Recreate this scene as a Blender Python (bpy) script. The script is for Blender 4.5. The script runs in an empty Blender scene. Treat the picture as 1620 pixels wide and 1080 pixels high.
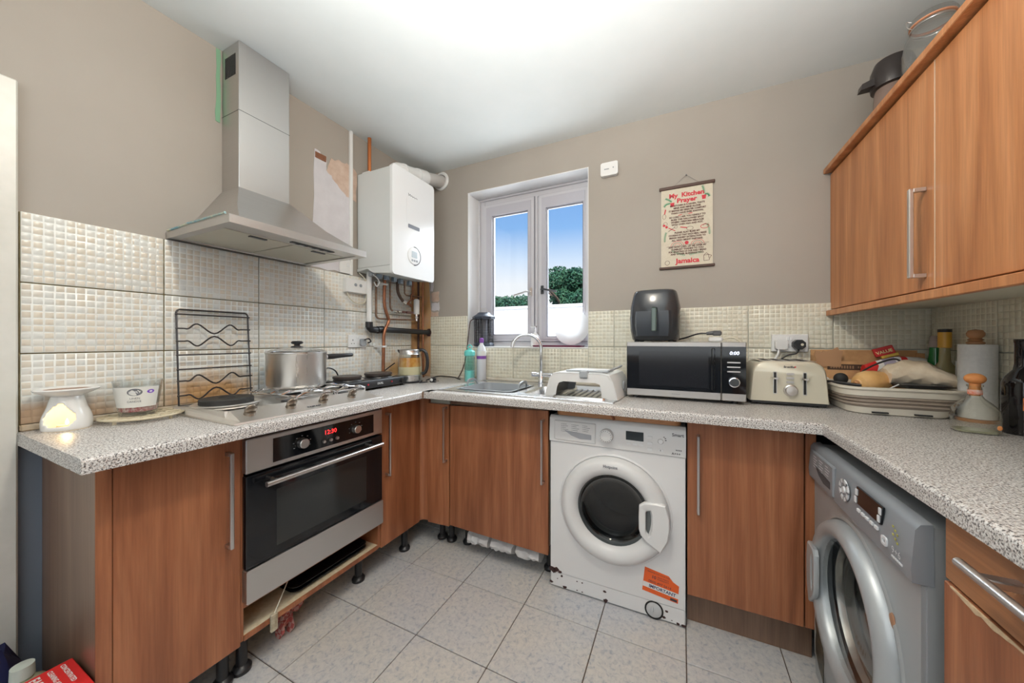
import bpy, math, random
from mathutils import Vector, Matrix
random.seed(7)
PI = math.pi
scene = bpy.context.scene
COL = scene.collection

# ------------------------------------------------------------------ camera
cam_data = bpy.data.cameras.new('camera')
cam = bpy.data.objects.new('camera', cam_data)
COL.objects.link(cam)
cam.location = (1.841, -2.090, 1.204)
cam.rotation_euler = (PI / 2, 0, 0.4377)
cam_data.sensor_width = 36
cam_data.lens = 538.711 / 1620 * 36
cam_data.shift_x = (810 - 825.04) / 1620
cam_data.shift_y = (537.6 - 540) / 1620
cam_data.clip_start = 0.05
cam_data.clip_end = 300
scene.camera = cam

# ------------------------------------------------------------------ sky, sun, lights, exposure
scene.view_settings.view_transform = 'Standard'
scene.view_settings.look = 'None'
scene.view_settings.gamma = 1
scene.view_settings.use_curve_mapping = False
scene.view_settings.exposure = 0.0
scene.cycles.use_denoising = True
scene.cycles.max_bounces = 8
scene.cycles.diffuse_bounces = 4
scene.cycles.transparent_max_bounces = 12
scene.cycles.sample_clamp_indirect = 4.0
scene.cycles.caustics_reflective = False
scene.cycles.caustics_refractive = False

world = bpy.data.worlds.new('sky')
scene.world = world
world.use_nodes = True
wn = world.node_tree
wn.nodes.clear()
w_out = wn.nodes.new('ShaderNodeOutputWorld')
w_bg = wn.nodes.new('ShaderNodeBackground')
w_tc = wn.nodes.new('ShaderNodeTexCoord')
w_sep = wn.nodes.new('ShaderNodeSeparateXYZ')
w_ramp = wn.nodes.new('ShaderNodeValToRGB')
wn.links.new(w_tc.outputs['Generated'], w_sep.inputs[0])
wn.links.new(w_sep.outputs['Z'], w_ramp.inputs[0])
wn.links.new(w_ramp.outputs[0], w_bg.inputs[0])
wn.links.new(w_bg.outputs[0], w_out.inputs[0])
r = w_ramp.color_ramp
r.elements[0].position = 0.0
r.elements[0].color = (1.0, 1.0, 1.0, 1)
r.elements[1].position = 0.16
r.elements[1].color = (0.92, 0.95, 1.0, 1)
for p_, c_ in ((0.23, (0.66, 0.80, 1.0, 1)), (0.31, (0.26, 0.50, 0.90, 1)), (0.5, (0.13, 0.33, 0.78, 1)), (1.0, (0.08, 0.22, 0.62, 1))):
    e_ = r.elements.new(p_)
    e_.color = c_
w_bg.inputs[1].default_value = 1.05


def light(name, kind, loc, energy, color=(1, 1, 1), rot=(0, 0, 0), **kw):
    d = bpy.data.lights.new(name, kind)
    d.energy = energy
    d.color = color
    for k, v in kw.items():
        setattr(d, k, v)
    o = bpy.data.objects.new(name, d)
    o.location = loc
    o.rotation_euler = rot
    COL.objects.link(o)
    return o


light('sun', 'SUN', (0, -5, 8), 7.0, (1, 0.97, 0.92), (math.radians(48), 0, math.radians(20)), angle=0.01)
light('window_daylight', 'AREA', (0.90, 1.55, 3.05), 300, (0.86, 0.94, 1.0), (math.radians(-52), 0, 0), shape='RECTANGLE', size=2.6, size_y=1.3)
light('ceiling_bulb', 'POINT', (1.45, -1.60, 2.36), 36, (1.0, 0.90, 0.76), shadow_soft_size=0.05)
light('sill_fill', 'AREA', (0.90, 0.95, 0.85), 48, (0.96, 0.98, 1.0), (math.radians(-152), 0, 0), shape='RECTANGLE', size=2.2, size_y=1.0)  # added area light outside, under the sill, to brighten the ceiling
light('bounce_fill_spot', 'SPOT', (1.80, -2.15, 1.45), 165, (0.97, 0.99, 1.0), (math.radians(168), 0, math.radians(10)), spot_size=math.radians(125), spot_blend=0.6, shadow_soft_size=0.08)  # added upward spot; its bounce lifts ceiling, floor and upper doors
light('rear_fill', 'AREA', (1.7, -3.45, 1.75), 20, (0.88, 0.95, 1.0), (math.radians(90), 0, 0), shape='RECTANGLE', size=2.0, size_y=1.5)  # added fill light behind the camera; no window stands there

# ------------------------------------------------------------------ materials
MATS = {}


def mat(name, color=(0.8, 0.8, 0.8), rough=0.5, metal=0.0, **kw):
    if name in MATS:
        return MATS[name]
    m = bpy.data.materials.new(name)
    m.use_nodes = True
    b = m.node_tree.nodes['Principled BSDF']
    b.inputs['Base Color'].default_value = (*color, 1)
    b.inputs['Roughness'].default_value = rough
    b.inputs['Metallic'].default_value = metal
    for k, v in kw.items():
        b.inputs[k.replace('_', ' ')].default_value = v
    MATS[name] = m
    m['b'] = 1
    return m


def nodes(m):
    nt = m.node_tree
    return nt, nt.nodes, nt.links, nt.nodes['Principled BSDF']


def mapped(nt, scale=(1, 1, 1), space='Object'):
    tc = nt.nodes.new('ShaderNodeTexCoord')
    mp = nt.nodes.new('ShaderNodeMapping')
    mp.inputs['Scale'].default_value = scale
    if space == 'World':
        g = nt.nodes.new('ShaderNodeNewGeometry')
        nt.links.new(g.outputs['Position'], mp.inputs['Vector'])
    else:
        nt.links.new(tc.outputs[space], mp.inputs['Vector'])
    return mp


def noise(nt, vec, scale, detail=3, rough=0.5, distort=0.0):
    n = nt.nodes.new('ShaderNodeTexNoise')
    n.inputs['Scale'].default_value = scale
    n.inputs['Detail'].default_value = detail
    n.inputs['Roughness'].default_value = rough
    n.inputs['Distortion'].default_value = distort
    nt.links.new(vec.outputs[0], n.inputs['Vector'])
    return n


def ramp(nt, fac, stops, interp='LINEAR'):
    rp = nt.nodes.new('ShaderNodeValToRGB')
    rp.color_ramp.interpolation = interp
    el = rp.color_ramp.elements
    el[0].position, el[0].color = stops[0][0], (*stops[0][1], 1)
    el[1].position, el[1].color = stops[-1][0], (*stops[-1][1], 1)
    for p, c in stops[1:-1]:
        e = el.new(p)
        e.color = (*c, 1)
    nt.links.new(fac, rp.inputs[0])
    return rp


def mix(nt, fac, a, b, mode='MIX'):
    x = nt.nodes.new('ShaderNodeMix')
    x.data_type = 'RGBA'
    x.blend_type = mode
    for sock, v in ((x.inputs[0], fac), (x.inputs[6], a), (x.inputs[7], b)):
        if hasattr(v, 'is_linked') or hasattr(v, 'links'):
            nt.links.new(v, sock)
        elif isinstance(v, (tuple, list)):
            sock.default_value = (*v, 1)
        else:
            sock.default_value = v
    return x.outputs[2]


def bump(nt, b, height, strength=0.2, dist=0.002):
    n = nt.nodes.new('ShaderNodeBump')
    n.inputs['Strength'].default_value = strength
    n.inputs['Distance'].default_value = dist
    nt.links.new(height, n.inputs['Height'])
    nt.links.new(n.outputs[0], b.inputs['Normal'])


def wood(name, c0, c1, c2, rough=0.42, axis='z', seed=0.0):
    m = mat(name, c1, rough)
    nt, N, L, b = nodes(m)
    s = {'z': (9, 9, 0.55), 'y': (9, 0.55, 9)}[axis]
    mp = mapped(nt, s, 'World')
    mp.inputs['Location'].default_value = (seed, seed * 2, seed)
    n1 = noise(nt, mp, 0.9, 6, 0.55, 2.2)
    s2 = {'z': (160, 160, 5), 'y': (160, 5, 160)}[axis]
    mp2 = mapped(nt, s2, 'World')
    n2 = noise(nt, mp2, 1.0, 3, 0.6)
    rp = ramp(nt, n1.outputs[0], [(0.28, c0), (0.5, c1), (0.72, c2)])
    rp2 = ramp(nt, n2.outputs[0], [(0.35, (0.72, 0.72, 0.72)), (0.62, (1.05, 1.05, 1.05))])
    out = mix(nt, 0.55, rp.outputs[0], rp2.outputs[0], 'MULTIPLY')
    L.new(out, b.inputs['Base Color'])
    bump(nt, b, n2.outputs[0], 0.08, 0.001)
    return m


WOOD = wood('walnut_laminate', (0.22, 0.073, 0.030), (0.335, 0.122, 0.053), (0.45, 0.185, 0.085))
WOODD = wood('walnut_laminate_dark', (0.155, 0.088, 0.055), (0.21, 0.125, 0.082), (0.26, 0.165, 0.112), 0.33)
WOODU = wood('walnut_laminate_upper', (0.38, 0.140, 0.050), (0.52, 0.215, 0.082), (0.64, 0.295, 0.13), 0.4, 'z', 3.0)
WOODH = wood('walnut_laminate_across', (0.28, 0.115, 0.045), (0.38, 0.165, 0.07), (0.47, 0.225, 0.105), 0.4, 'y', 3.0)


def make_worktop():
    m = mat('speckled_laminate', (0.6, 0.55, 0.5), 0.34)
    nt, N, L, b = nodes(m)
    mp = mapped(nt, (1, 1, 1), 'World')
    n1 = noise(nt, mp, 260, 2, 0.6)
    rp = ramp(nt, n1.outputs[0], [(0.34, (0.035, 0.033, 0.035)), (0.41, (0.18, 0.165, 0.16)), (0.465, (0.50, 0.475, 0.455)), (0.58, (0.68, 0.665, 0.645)), (0.72, (0.76, 0.755, 0.75))])
    n2 = noise(nt, mp, 330, 2, 0.6)
    rp2 = ramp(nt, n2.outputs[0], [(0.56, (1, 1, 1)), (0.63, (0.66, 0.53, 0.45))])
    out = mix(nt, 0.8, rp.outputs[0], rp2.outputs[0], 'MULTIPLY')
    L.new(out, b.inputs['Base Color'])
    return m


WORKTOP = make_worktop()


def make_paint():
    m = mat('taupe_paint', (0.5, 0.42, 0.35), 0.75)
    nt, N, L, b = nodes(m)
    mp = mapped(nt, (1, 1, 1), 'World')
    n1 = noise(nt, mp, 1.6, 4, 0.55)
    rp = ramp(nt, n1.outputs[0], [(0.3, (0.372, 0.336, 0.294)), (0.7, (0.405, 0.368, 0.324))])
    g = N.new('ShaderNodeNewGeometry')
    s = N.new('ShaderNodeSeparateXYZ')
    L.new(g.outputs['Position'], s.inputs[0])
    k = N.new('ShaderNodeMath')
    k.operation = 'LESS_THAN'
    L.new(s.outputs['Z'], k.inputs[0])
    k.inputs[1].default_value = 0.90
    out = mix(nt, k.outputs[0], rp.outputs[0], (0.17, 0.20, 0.25))  # blue-grey tone below worktop height
    L.new(out, b.inputs['Base Color'])
    n3 = noise(nt, mp, 60, 4, 0.6)
    bump(nt, b, n3.outputs[0], 0.08, 0.002)
    return m


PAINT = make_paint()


def simple_noise_mat(name, c0, c1, scale, rough, bumpk=0.0, space='World', metal=0.0, stretch=(1, 1, 1)):
    m = mat(name, c0, rough, metal)
    nt, N, L, b = nodes(m)
    mp = mapped(nt, stretch, space)
    n1 = noise(nt, mp, scale, 4, 0.6)
    rp = ramp(nt, n1.outputs[0], [(0.35, c0), (0.65, c1)])
    L.new(rp.outputs[0], b.inputs['Base Color'])
    if bumpk:
        bump(nt, b, n1.outputs[0], bumpk, 0.002)
    return m


CEIL = simple_noise_mat('ceiling_white', (0.76, 0.80, 0.79), (0.80, 0.83, 0.82), 3, 0.8, 0.05)
REVEAL = simple_noise_mat('white_reveal_paint', (0.80, 0.80, 0.80), (0.84, 0.84, 0.84), 5, 0.6)
WHITEGLOSS = simple_noise_mat('off_white_gloss', (0.66, 0.655, 0.60), (0.73, 0.72, 0.67), 9, 0.35)
UPVC = mat('white_upvc', (0.60, 0.595, 0.63), 0.3)
PLASTER = simple_noise_mat('bare_plaster_white', (0.62, 0.60, 0.63), (0.68, 0.66, 0.69), 12, 0.85, 0.1)
PLASTERP = simple_noise_mat('bare_plaster_pink', (0.56, 0.40, 0.31), (0.66, 0.52, 0.43), 18, 0.9, 0.2)


def tile_mat(name, light_c, beige, stain_kind):
    m = mat(name, light_c, 0.28)
    nt, N, L, b = nodes(m)
    tc = N.new('ShaderNodeTexCoord')
    oi = N.new('ShaderNodeObjectInfo')
    sn = N.new('ShaderNodeVectorMath')
    sn.operation = 'SNAP'
    L.new(tc.outputs['Object'], sn.inputs[0])
    sn.inputs[1].default_value = (0.02195, 1.0, 0.02195)
    ad = N.new('ShaderNodeVectorMath')
    ad.operation = 'ADD'
    L.new(sn.outputs[0], ad.inputs[0])
    L.new(oi.outputs['Random'], ad.inputs[1])
    wnz = N.new('ShaderNodeTexWhiteNoise')
    L.new(ad.outputs[0], wnz.inputs['Vector'])
    mp = mapped(nt, (1, 1, 1), 'World')
    nn = noise(nt, mp, 9, 2)
    add = N.new('ShaderNodeMath')
    add.operation = 'ADD'
    L.new(wnz.outputs[0], add.inputs[0])
    L.new(nn.outputs[0], add.inputs[1])
    rp = ramp(nt, add.outputs[0], [(0.50, tuple(a * 0.94 for a in light_c)), (0.95, tuple(a * 0.70 + c * 0.26 for a, c in zip(light_c, beige))), (1.0, tuple(a * 0.45 + c * 0.50 for a, c in zip(light_c, beige)))])
    rp.color_ramp.elements[0].position = 0.70
    # relief height tells the proud squares from the joints
    so = N.new('ShaderNodeSeparateXYZ')
    L.new(tc.outputs['Object'], so.inputs[0])
    k = N.new('ShaderNodeMath')
    k.operation = 'GREATER_THAN'
    k.inputs[1].default_value = -0.0075
    L.new(so.outputs['Y'], k.inputs[0])
    jc = tuple(min(1, c * 1.07) for c in light_c)
    col = mix(nt, k.outputs[0], rp.outputs[0], jc)
    # old stains fixed on the wall (world position)
    g = N.new('ShaderNodeNewGeometry')
    def blob(cx, cy, cz, rx, ry, rz, thr0=0.35, thr1=0.9):
        v = N.new('ShaderNodeVectorMath'); v.operation = 'SUBTRACT'
        L.new(g.outputs['Position'], v.inputs[0]); v.inputs[1].default_value = (cx, cy, cz)
        w = N.new('ShaderNodeVectorMath'); w.operation = 'DIVIDE'
        L.new(v.outputs[0], w.inputs[0]); w.inputs[1].default_value = (rx, ry, rz)
        l = N.new('ShaderNodeVectorMath'); l.operation = 'LENGTH'
        L.new(w.outputs[0], l.inputs[0])
        nz = noise(nt, mp, 14, 4)
        s_ = N.new('ShaderNodeMath'); s_.operation = 'MULTIPLY_ADD'
        L.new(nz.outputs[0], s_.inputs[0]); s_.inputs[1].default_value = 1.1
        L.new(l.outputs[1], s_.inputs[2])
        r_ = N.new('ShaderNodeMapRange')
        r_.inputs[1].default_value = 1.55; r_.inputs[2].default_value = 0.9
        L.new(s_.outputs[0], r_.inputs[0])
        return r_.outputs[0]
    if stain_kind == 'left':
        col = mix(nt, blob(0, -1.32, 0.97, 0.2, 0.20, 0.12), col, (0.60, 0.36, 0.17))
        col = mix(nt, blob(0, -1.74, 0.955, 0.2, 0.20, 0.07), col, (0.58, 0.40, 0.26))
        col = mix(nt, blob(0, -0.28, 1.0, 0.2, 0.12, 0.12), col, (0.60, 0.36, 0.15))
    L.new(col, b.inputs['Base Color'])
    return m


TILE_L = tile_mat('mosaic_tile_left', (0.76, 0.765, 0.725), (0.74, 0.62, 0.46), 'left')
TILE_B = tile_mat('mosaic_tile_back', (0.74, 0.715, 0.60), (0.66, 0.60, 0.46), 'back')
TILE_R = tile_mat('mosaic_tile_right', (0.60, 0.53, 0.45), (0.56, 0.42, 0.31), 'back')
GROUT_L = simple_noise_mat('dark_grout', (0.16, 0.12, 0.05), (0.30, 0.25, 0.14), 30, 0.9)
GROUT_B = simple_noise_mat('pale_grout', (0.42, 0.42, 0.36), (0.52, 0.51, 0.45), 30, 0.9)
GROUT_F = simple_noise_mat('floor_grout', (0.07, 0.045, 0.03), (0.12, 0.08, 0.055), 30, 0.9)
RUST = simple_noise_mat('rust_stained_plaster', (0.33, 0.17, 0.07), (0.56, 0.33, 0.15), 16, 0.85, 0.25)


def floor_mat():
    m = mat('grey_vinyl_look_tile', (0.5, 0.5, 0.5), 0.3)
    nt, N, L, b = nodes(m)
    mp = mapped(nt, (1, 1, 1), 'World')
    n1 = noise(nt, mp, 55, 5, 0.7, 0.6)
    rp = ramp(nt, n1.outputs[0], [(0.34, (0.36, 0.38, 0.42)), (0.45, (0.53, 0.52, 0.51)), (0.6, (0.61, 0.59, 0.56))])
    n2 = noise(nt, mp, 2.2, 3)
    rp2 = ramp(nt, n2.outputs[0], [(0.35, (0.9, 0.93, 1.0)), (0.65, (1.03, 1.0, 0.96))])
    out = mix(nt, 1.0, rp.outputs[0], rp2.outputs[0], 'MULTIPLY')
    L.new(out, b.inputs['Base Color'])
    return m


FLOORT = floor_mat()


def steel(name, c, rough, stretch):
    m = mat(name, c, rough, 1.0)
    nt, N, L, b = nodes(m)
    mp = mapped(nt, stretch, 'World')
    n1 = noise(nt, mp, 1, 3, 0.6)
    rp = ramp(nt, n1.outputs[0], [(0.3, (rough - 0.06,) * 3), (0.7, (rough + 0.08,) * 3)])
    L.new(rp.outputs[0], b.inputs['Roughness'])
    return m


def translucent(name, color):
    m = mat(name, color, 0.5)
    nt, N, L, b = nodes(m)
    t = N.new('ShaderNodeBsdfTranslucent'); t.inputs[0].default_value = (*color, 1)
    x = N.new('ShaderNodeMixShader'); x.inputs[0].default_value = 0.6
    L.new(b.outputs[0], x.inputs[1]); L.new(t.outputs[0], x.inputs[2])
    L.new(x.outputs[0], N['Material Output'].inputs[0])
    return m


GLARE = translucent('glare_white', (0.9, 0.9, 0.9))
STEEL = steel('brushed_steel', (0.62, 0.60, 0.58), 0.30, (6, 400, 400))
STEELV = steel('brushed_steel_hood', (0.60, 0.585, 0.57), 0.34, (8, 8, 500))
STEELO = steel('brushed_steel_oven', (0.66, 0.65, 0.64), 0.36, (8, 8, 500))
POTM = steel('worn_aluminium', (0.68, 0.66, 0.64), 0.30, (60, 60, 3))
CHROME = mat('chrome', (0.85, 0.85, 0.87), 0.08, 1.0)
NICKEL = mat('satin_nickel', (0.66, 0.63, 0.61), 0.28, 1.0)
BRONZE = mat('worn_knob_metal', (0.20, 0.165, 0.13), 0.36, 0.8)
COPPER = simple_noise_mat('copper_pipe', (0.40, 0.17, 0.09), (0.27, 0.12, 0.07), 25, 0.35, 0, 'World', 0.85)
COPPERD = simple_noise_mat('tarnished_pipe', (0.20, 0.12, 0.08), (0.34, 0.22, 0.15), 25, 0.45, 0, 'World', 0.6)
COPPERB = mat('bright_copper', (0.75, 0.25, 0.09), 0.25, 0.9)
BLACK = mat('black_plastic', (0.015, 0.015, 0.017), 0.35)
BLACKM = mat('black_matt', (0.012, 0.012, 0.012), 0.7)
BLACKG = mat('black_glass', (0.006, 0.007, 0.009), 0.06)
DGREY = mat('dark_grey_plastic', (0.05, 0.055, 0.06), 0.3)
GREYP = mat('grey_plastic', (0.30, 0.32, 0.34), 0.4)
WHITEP = mat('white_plastic', (0.80, 0.80, 0.79), 0.35)
WHITEB = mat('white_boiler_enamel', (0.84, 0.85, 0.86), 0.25)
WHITEM = mat('white_machine_enamel', (0.80, 0.80, 0.80), 0.22)
WHITEMP = mat('white_machine_plastic', (0.77, 0.77, 0.765), 0.3)
SILVER = mat('silver_machine_paint', (0.44, 0.465, 0.48), 0.38, 0.4)
SILVERP = mat('silver_machine_panel', (0.27, 0.29, 0.315), 0.40, 0.2)
SILVERL = mat('pale_print', (0.72, 0.73, 0.75), 0.4)
CREAM = mat('cream_enamel', (0.62, 0.575, 0.46), 0.28, 0.15)
CERAMIC = mat('white_ceramic', (0.80, 0.79, 0.76), 0.2)
GREYINK = mat('grey_ink', (0.16, 0.165, 0.18), 0.6)
DARKINK = mat('dark_ink', (0.05, 0.05, 0.06), 0.6)
REDINK = mat('red_ink', (0.62, 0.03, 0.05), 0.6)
GREENINK = mat('green_ink', (0.06, 0.28, 0.14), 0.6)
BROWNINK = mat('brown_ink', (0.10, 0.035, 0.025), 0.6)
PURPLE = mat('purple_plastic', (0.22, 0.07, 0.36), 0.4)
ORANGE = mat('orange_sticker', (0.78, 0.12, 0.02), 0.45)
RUSTD = mat('rust_brown', (0.05, 0.022, 0.02), 0.8)
REDP = mat('red_card', (0.62, 0.02, 0.02), 0.4)
CARD = simple_noise_mat('cardboard', (0.50, 0.27, 0.12), (0.60, 0.34, 0.16), 25, 0.8, 0.1)
CARDD = mat('cardboard_print', (0.07, 0.035, 0.02), 0.7)
RAWWOOD = simple_noise_mat('raw_chipboard', (0.62, 0.52, 0.34), (0.72, 0.63, 0.46), 60, 0.8)
MELAM = mat('pale_melamine', (0.62, 0.60, 0.50), 0.5)
SILICONE = mat('taupe_silicone', (0.33, 0.27, 0.22), 0.55)
BASIN = mat('cream_plastic', (0.68, 0.63, 0.54), 0.35)


def emis(name, color, strength):
    m = mat(name, (0, 0, 0), 0.5)
    b = m.node_tree.nodes['Principled BSDF']
    b.inputs['Emission Color'].default_value = (*color, 1)
    b.inputs['Emission Strength'].default_value = strength
    return m


LEDRED = emis('red_led', (1, 0.03, 0.03), 3.0)
LEDWHITE = emis('white_led', (0.75, 0.8, 1.0), 4.0)


def glass(name, color=(1, 1, 1), rough=0.0, ior=1.45, shadow_clear=False, alpha=None):
    m = mat(name, color, rough)
    b = m.node_tree.nodes['Principled BSDF']
    b.inputs['Transmission Weight'].default_value = 1.0
    b.inputs['IOR'].default_value = ior
    return m


def thin_glass(name, color, gloss=0.12, tint_alpha=0.0):
    """clear thin sheet: mostly transparent with a fresnel sheen"""
    m = bpy.data.materials.new(name)
    m.use_nodes = True
    nt = m.node_tree
    nt.nodes.clear()
    out = nt.nodes.new('ShaderNodeOutputMaterial')
    tr = nt.nodes.new('ShaderNodeBsdfTransparent')
    tr.inputs[0].default_value = (*color, 1)
    gl = nt.nodes.new('ShaderNodeBsdfGlossy')
    gl.inputs['Roughness'].default_value = 0.03
    lw = nt.nodes.new('ShaderNodeLayerWeight')
    lw.inputs[0].default_value = gloss
    mx = nt.nodes.new('ShaderNodeMixShader')
    nt.links.new(lw.outputs['Facing'], mx.inputs[0])
    nt.links.new(tr.outputs[0], mx.inputs[1])
    nt.links.new(gl.outputs[0], mx.inputs[2])
    nt.links.new(mx.outputs[0], out.inputs[0])
    MATS[name] = m
    return m


PANE = thin_glass('window_glass', (0.97, 0.98, 0.98), 0.08)
CLEAR = thin_glass('clear_glass', (0.955, 0.965, 0.96), 0.22)
CLEARB = thin_glass('clear_bottle_glass', (0.93, 0.93, 0.885), 0.28)
AQUA = thin_glass('aqua_plastic', (0.60, 0.92, 0.90), 0.30)
SMOKE = thin_glass('smoked_glass', (0.30, 0.32, 0.33), 0.25)
GREENG = mat('green_bottle_glass', (0.02, 0.20, 0.05), 0.08)
BLACKGL = mat('dark_bottle_glass', (0.008, 0.007, 0.008), 0.06)
TEA = thin_glass('amber_water', (0.86, 0.50, 0.13), 0.1)
WATER = thin_glass('pale_yellow_water', (0.90, 0.86, 0.62), 0.1)

# ------------------------------------------------------------------ mesh builder


class G:
    def __init__(s):
        s.v, s.f, s.mi, s.m = [], [], [], 0
        s.T = None

    def add(s, vs, fs):
        o = len(s.v)
        if s.T is not None:
            vs = [tuple(s.T @ Vector(p)) for p in vs]
        s.v += [tuple(p) for p in vs]
        for f in fs:
            s.f.append([o + i for i in f])
            s.mi.append(s.m)
        return s

    def box(s, x0, x1, y0, y1, z0, z1, b=0.0):
        x0, x1 = min(x0, x1), max(x0, x1)
        y0, y1 = min(y0, y1), max(y0, y1)
        z0, z1 = min(z0, z1), max(z0, z1)
        if b <= 0:
            v = [(x, y, z) for x in (x0, x1) for y in (y0, y1) for z in (z0, z1)]
            return s.add(v, [(0, 1, 3, 2), (4, 6, 7, 5), (0, 4, 5, 1), (2, 3, 7, 6), (0, 2, 6, 4), (1, 5, 7, 3)])
        b = min(b, (x1 - x0) / 2.01, (y1 - y0) / 2.01, (z1 - z0) / 2.01)
        c, h = ((x0 + x1) / 2, (y0 + y1) / 2, (z0 + z1) / 2), ((x1 - x0) / 2, (y1 - y0) / 2, (z1 - z0) / 2)
        v, idx = [], {}
        for sx in (-1, 1):
            for sy in (-1, 1):
                for sz in (-1, 1):
                    for a in range(3):
                        p = [sx * (h[0] - (0 if a == 0 else b)), sy * (h[1] - (0 if a == 1 else b)), sz * (h[2] - (0 if a == 2 else b))]
                        idx[(sx, sy, sz, a)] = len(v)
                        v.append((c[0] + p[0], c[1] + p[1], c[2] + p[2]))
        f = []
        S = (-1, 1)
        for q in S:
            f.append([idx[(q, a, d, 0)] for a, d in ((-1, -1), (-1 if q > 0 else -1, 1), (1, 1), (1, -1))][::(1 if q < 0 else -1)])
            f.append([idx[(a, q, d, 1)] for a, d in ((-1, -1), (-1, 1), (1, 1), (1, -1))][::(-1 if q < 0 else 1)])
            f.append([idx[(a, d, q, 2)] for a, d in ((-1, -1), (-1, 1), (1, 1), (1, -1))][::(1 if q < 0 else -1)])
        for p in S:
            for q in S:
                e = [idx[(p, q, -1, 0)], idx[(p, q, 1, 0)], idx[(p, q, 1, 1)], idx[(p, q, -1, 1)]]
                f.append(e if p * q > 0 else e[::-1])
                e = [idx[(p, -1, q, 0)], idx[(p, 1, q, 0)], idx[(p, 1, q, 2)], idx[(p, -1, q, 2)]]
                f.append(e if p * q < 0 else e[::-1])
                e = [idx[(-1, p, q, 1)], idx[(1, p, q, 1)], idx[(1, p, q, 2)], idx[(-1, p, q, 2)]]
                f.append(e if p * q > 0 else e[::-1])
                for t in S:
                    e = [idx[(p, q, t, 0)], idx[(p, q, t, 1)], idx[(p, q, t, 2)]]
                    f.append(e if p * q * t < 0 else e[::-1])
        return s.add(v, f)

    def cyl(s, p, q, r, r2=None, n=16, cap=True):
        r2 = r if r2 is None else r2
        p, q = Vector(p), Vector(q)
        d = (q - p).normalized()
        a = d.orthogonal().normalized()
        b = d.cross(a)
        v = []
        for c, rr in ((p, r), (q, r2)):
            for i in range(n):
                t = 2 * PI * i / n
                v.append(c + (a * math.cos(t) + b * math.sin(t)) * rr)
        f = [(i, (i + 1) % n, n + (i + 1) % n, n + i) for i in range(n)]
        if cap:
            f += [list(range(n))[::-1], list(range(n, 2 * n))]
        return s.add(v, f)

    def tube(s, pts, r, n=8, closed=False):
        pts = [Vector(p) for p in pts]
        m = len(pts)
        v, prev = [], None
        for i, p in enumerate(pts):
            if closed:
                d = pts[(i + 1) % m] - pts[i - 1]
            else:
                d = pts[min(i + 1, m - 1)] - pts[max(i - 1, 0)]
            d.normalize()
            if prev is None:
                a = d.orthogonal().normalized()
            else:
                a = (prev - d * prev.dot(d))
                a = a.normalized() if a.length > 1e-6 else d.orthogonal().normalized()
            prev = a
            b = d.cross(a)
            for k in range(n):
                t = 2 * PI * k / n
                v.append(p + (a * math.cos(t) + b * math.sin(t)) * r)
        f = []
        rng = m if closed else m - 1
        for i in range(rng):
            j = (i + 1) % m
            for k in range(n):
                k2 = (k + 1) % n
                f.append((i * n + k, i * n + k2, j * n + k2, j * n + k))
        if not closed:
            f += [list(range(n))[::-1], [(m - 1) * n + k for k in range(n)]]
        return s.add(v, f)

    def lathe(s, prof, c=(0, 0, 0), n=32, axis='z', a0=0.0, a1=2 * PI, sx=1.0, sy=1.0):
        full = abs(a1 - a0 - 2 * PI) < 1e-6
        cols = n if full else n + 1
        v = []
        for rr, h in prof:
            for i in range(cols):
                t = a0 + (a1 - a0) * i / n
                x, y = rr * math.cos(t) * sx, rr * math.sin(t) * sy
                if axis == 'z':
                    p = (c[0] + x, c[1] + y, c[2] + h)
                elif axis == 'y':      # h runs toward -y
                    p = (c[0] + x, c[1] - h, c[2] + y)
                else:
                    p = (c[0] + h, c[1] + x, c[2] + y)
                v.append(p)
        f = []
        for j in range(len(prof) - 1):
            for i in range(n):
                i2 = (i + 1) % cols
                f.append((j * cols + i, j * cols + i2, (j + 1) * cols + i2, (j + 1) * cols + i))
        return s.add(v, f)

    def prism(s, poly, d0, d1, plane='xz'):
        """poly in a plane, extruded along the third axis"""
        def P(a, b, d):
            return {'xz': (a, d, b), 'yz': (d, a, b), 'xy': (a, b, d)}[plane]
        n = len(poly)
        v = [P(a, b, d0) for a, b in poly] + [P(a, b, d1) for a, b in poly]
        f = [list(range(n)), list(range(n, 2 * n))[::-1]]
        f += [(i, n + i, n + (i + 1) % n, (i + 1) % n) for i in range(n)]
        return s.add(v, f)

    def ring(s, outer, inner, d0, d1, plane='xz'):
        """flat frame between two polygons with the same vertex count"""
        def P(a, b, d):
            return {'xz': (a, d, b), 'yz': (d, a, b), 'xy': (a, b, d)}[plane]
        n = len(outer)
        v = [P(*p, d0) for p in outer] + [P(*p, d0) for p in inner] + [P(*p, d1) for p in outer] + [P(*p, d1) for p in inner]
        f = []
        for i in range(n):
            j = (i + 1) % n
            f += [(i, j, n + j, n + i), (2 * n + i, 3 * n + i, 3 * n + j, 2 * n + j), (i, 2 * n + i, 2 * n + j, j), (n + i, n + j, 3 * n + j, 3 * n + i)]
        return s.add(v, f)

    def loft(s, rings, cap=True):
        n = len(rings[0])
        v = [p for rg in rings for p in rg]
        f = []
        for j in range(len(rings) - 1):
            for i in range(n):
                k = (i + 1) % n
                f.append((j * n + i, j * n + k, (j + 1) * n + k, (j + 1) * n + i))
        if cap:
            f += [list(range(n))[::-1], [(len(rings) - 1) * n + i for i in range(n)]]
        return s.add(v, f)

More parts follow.
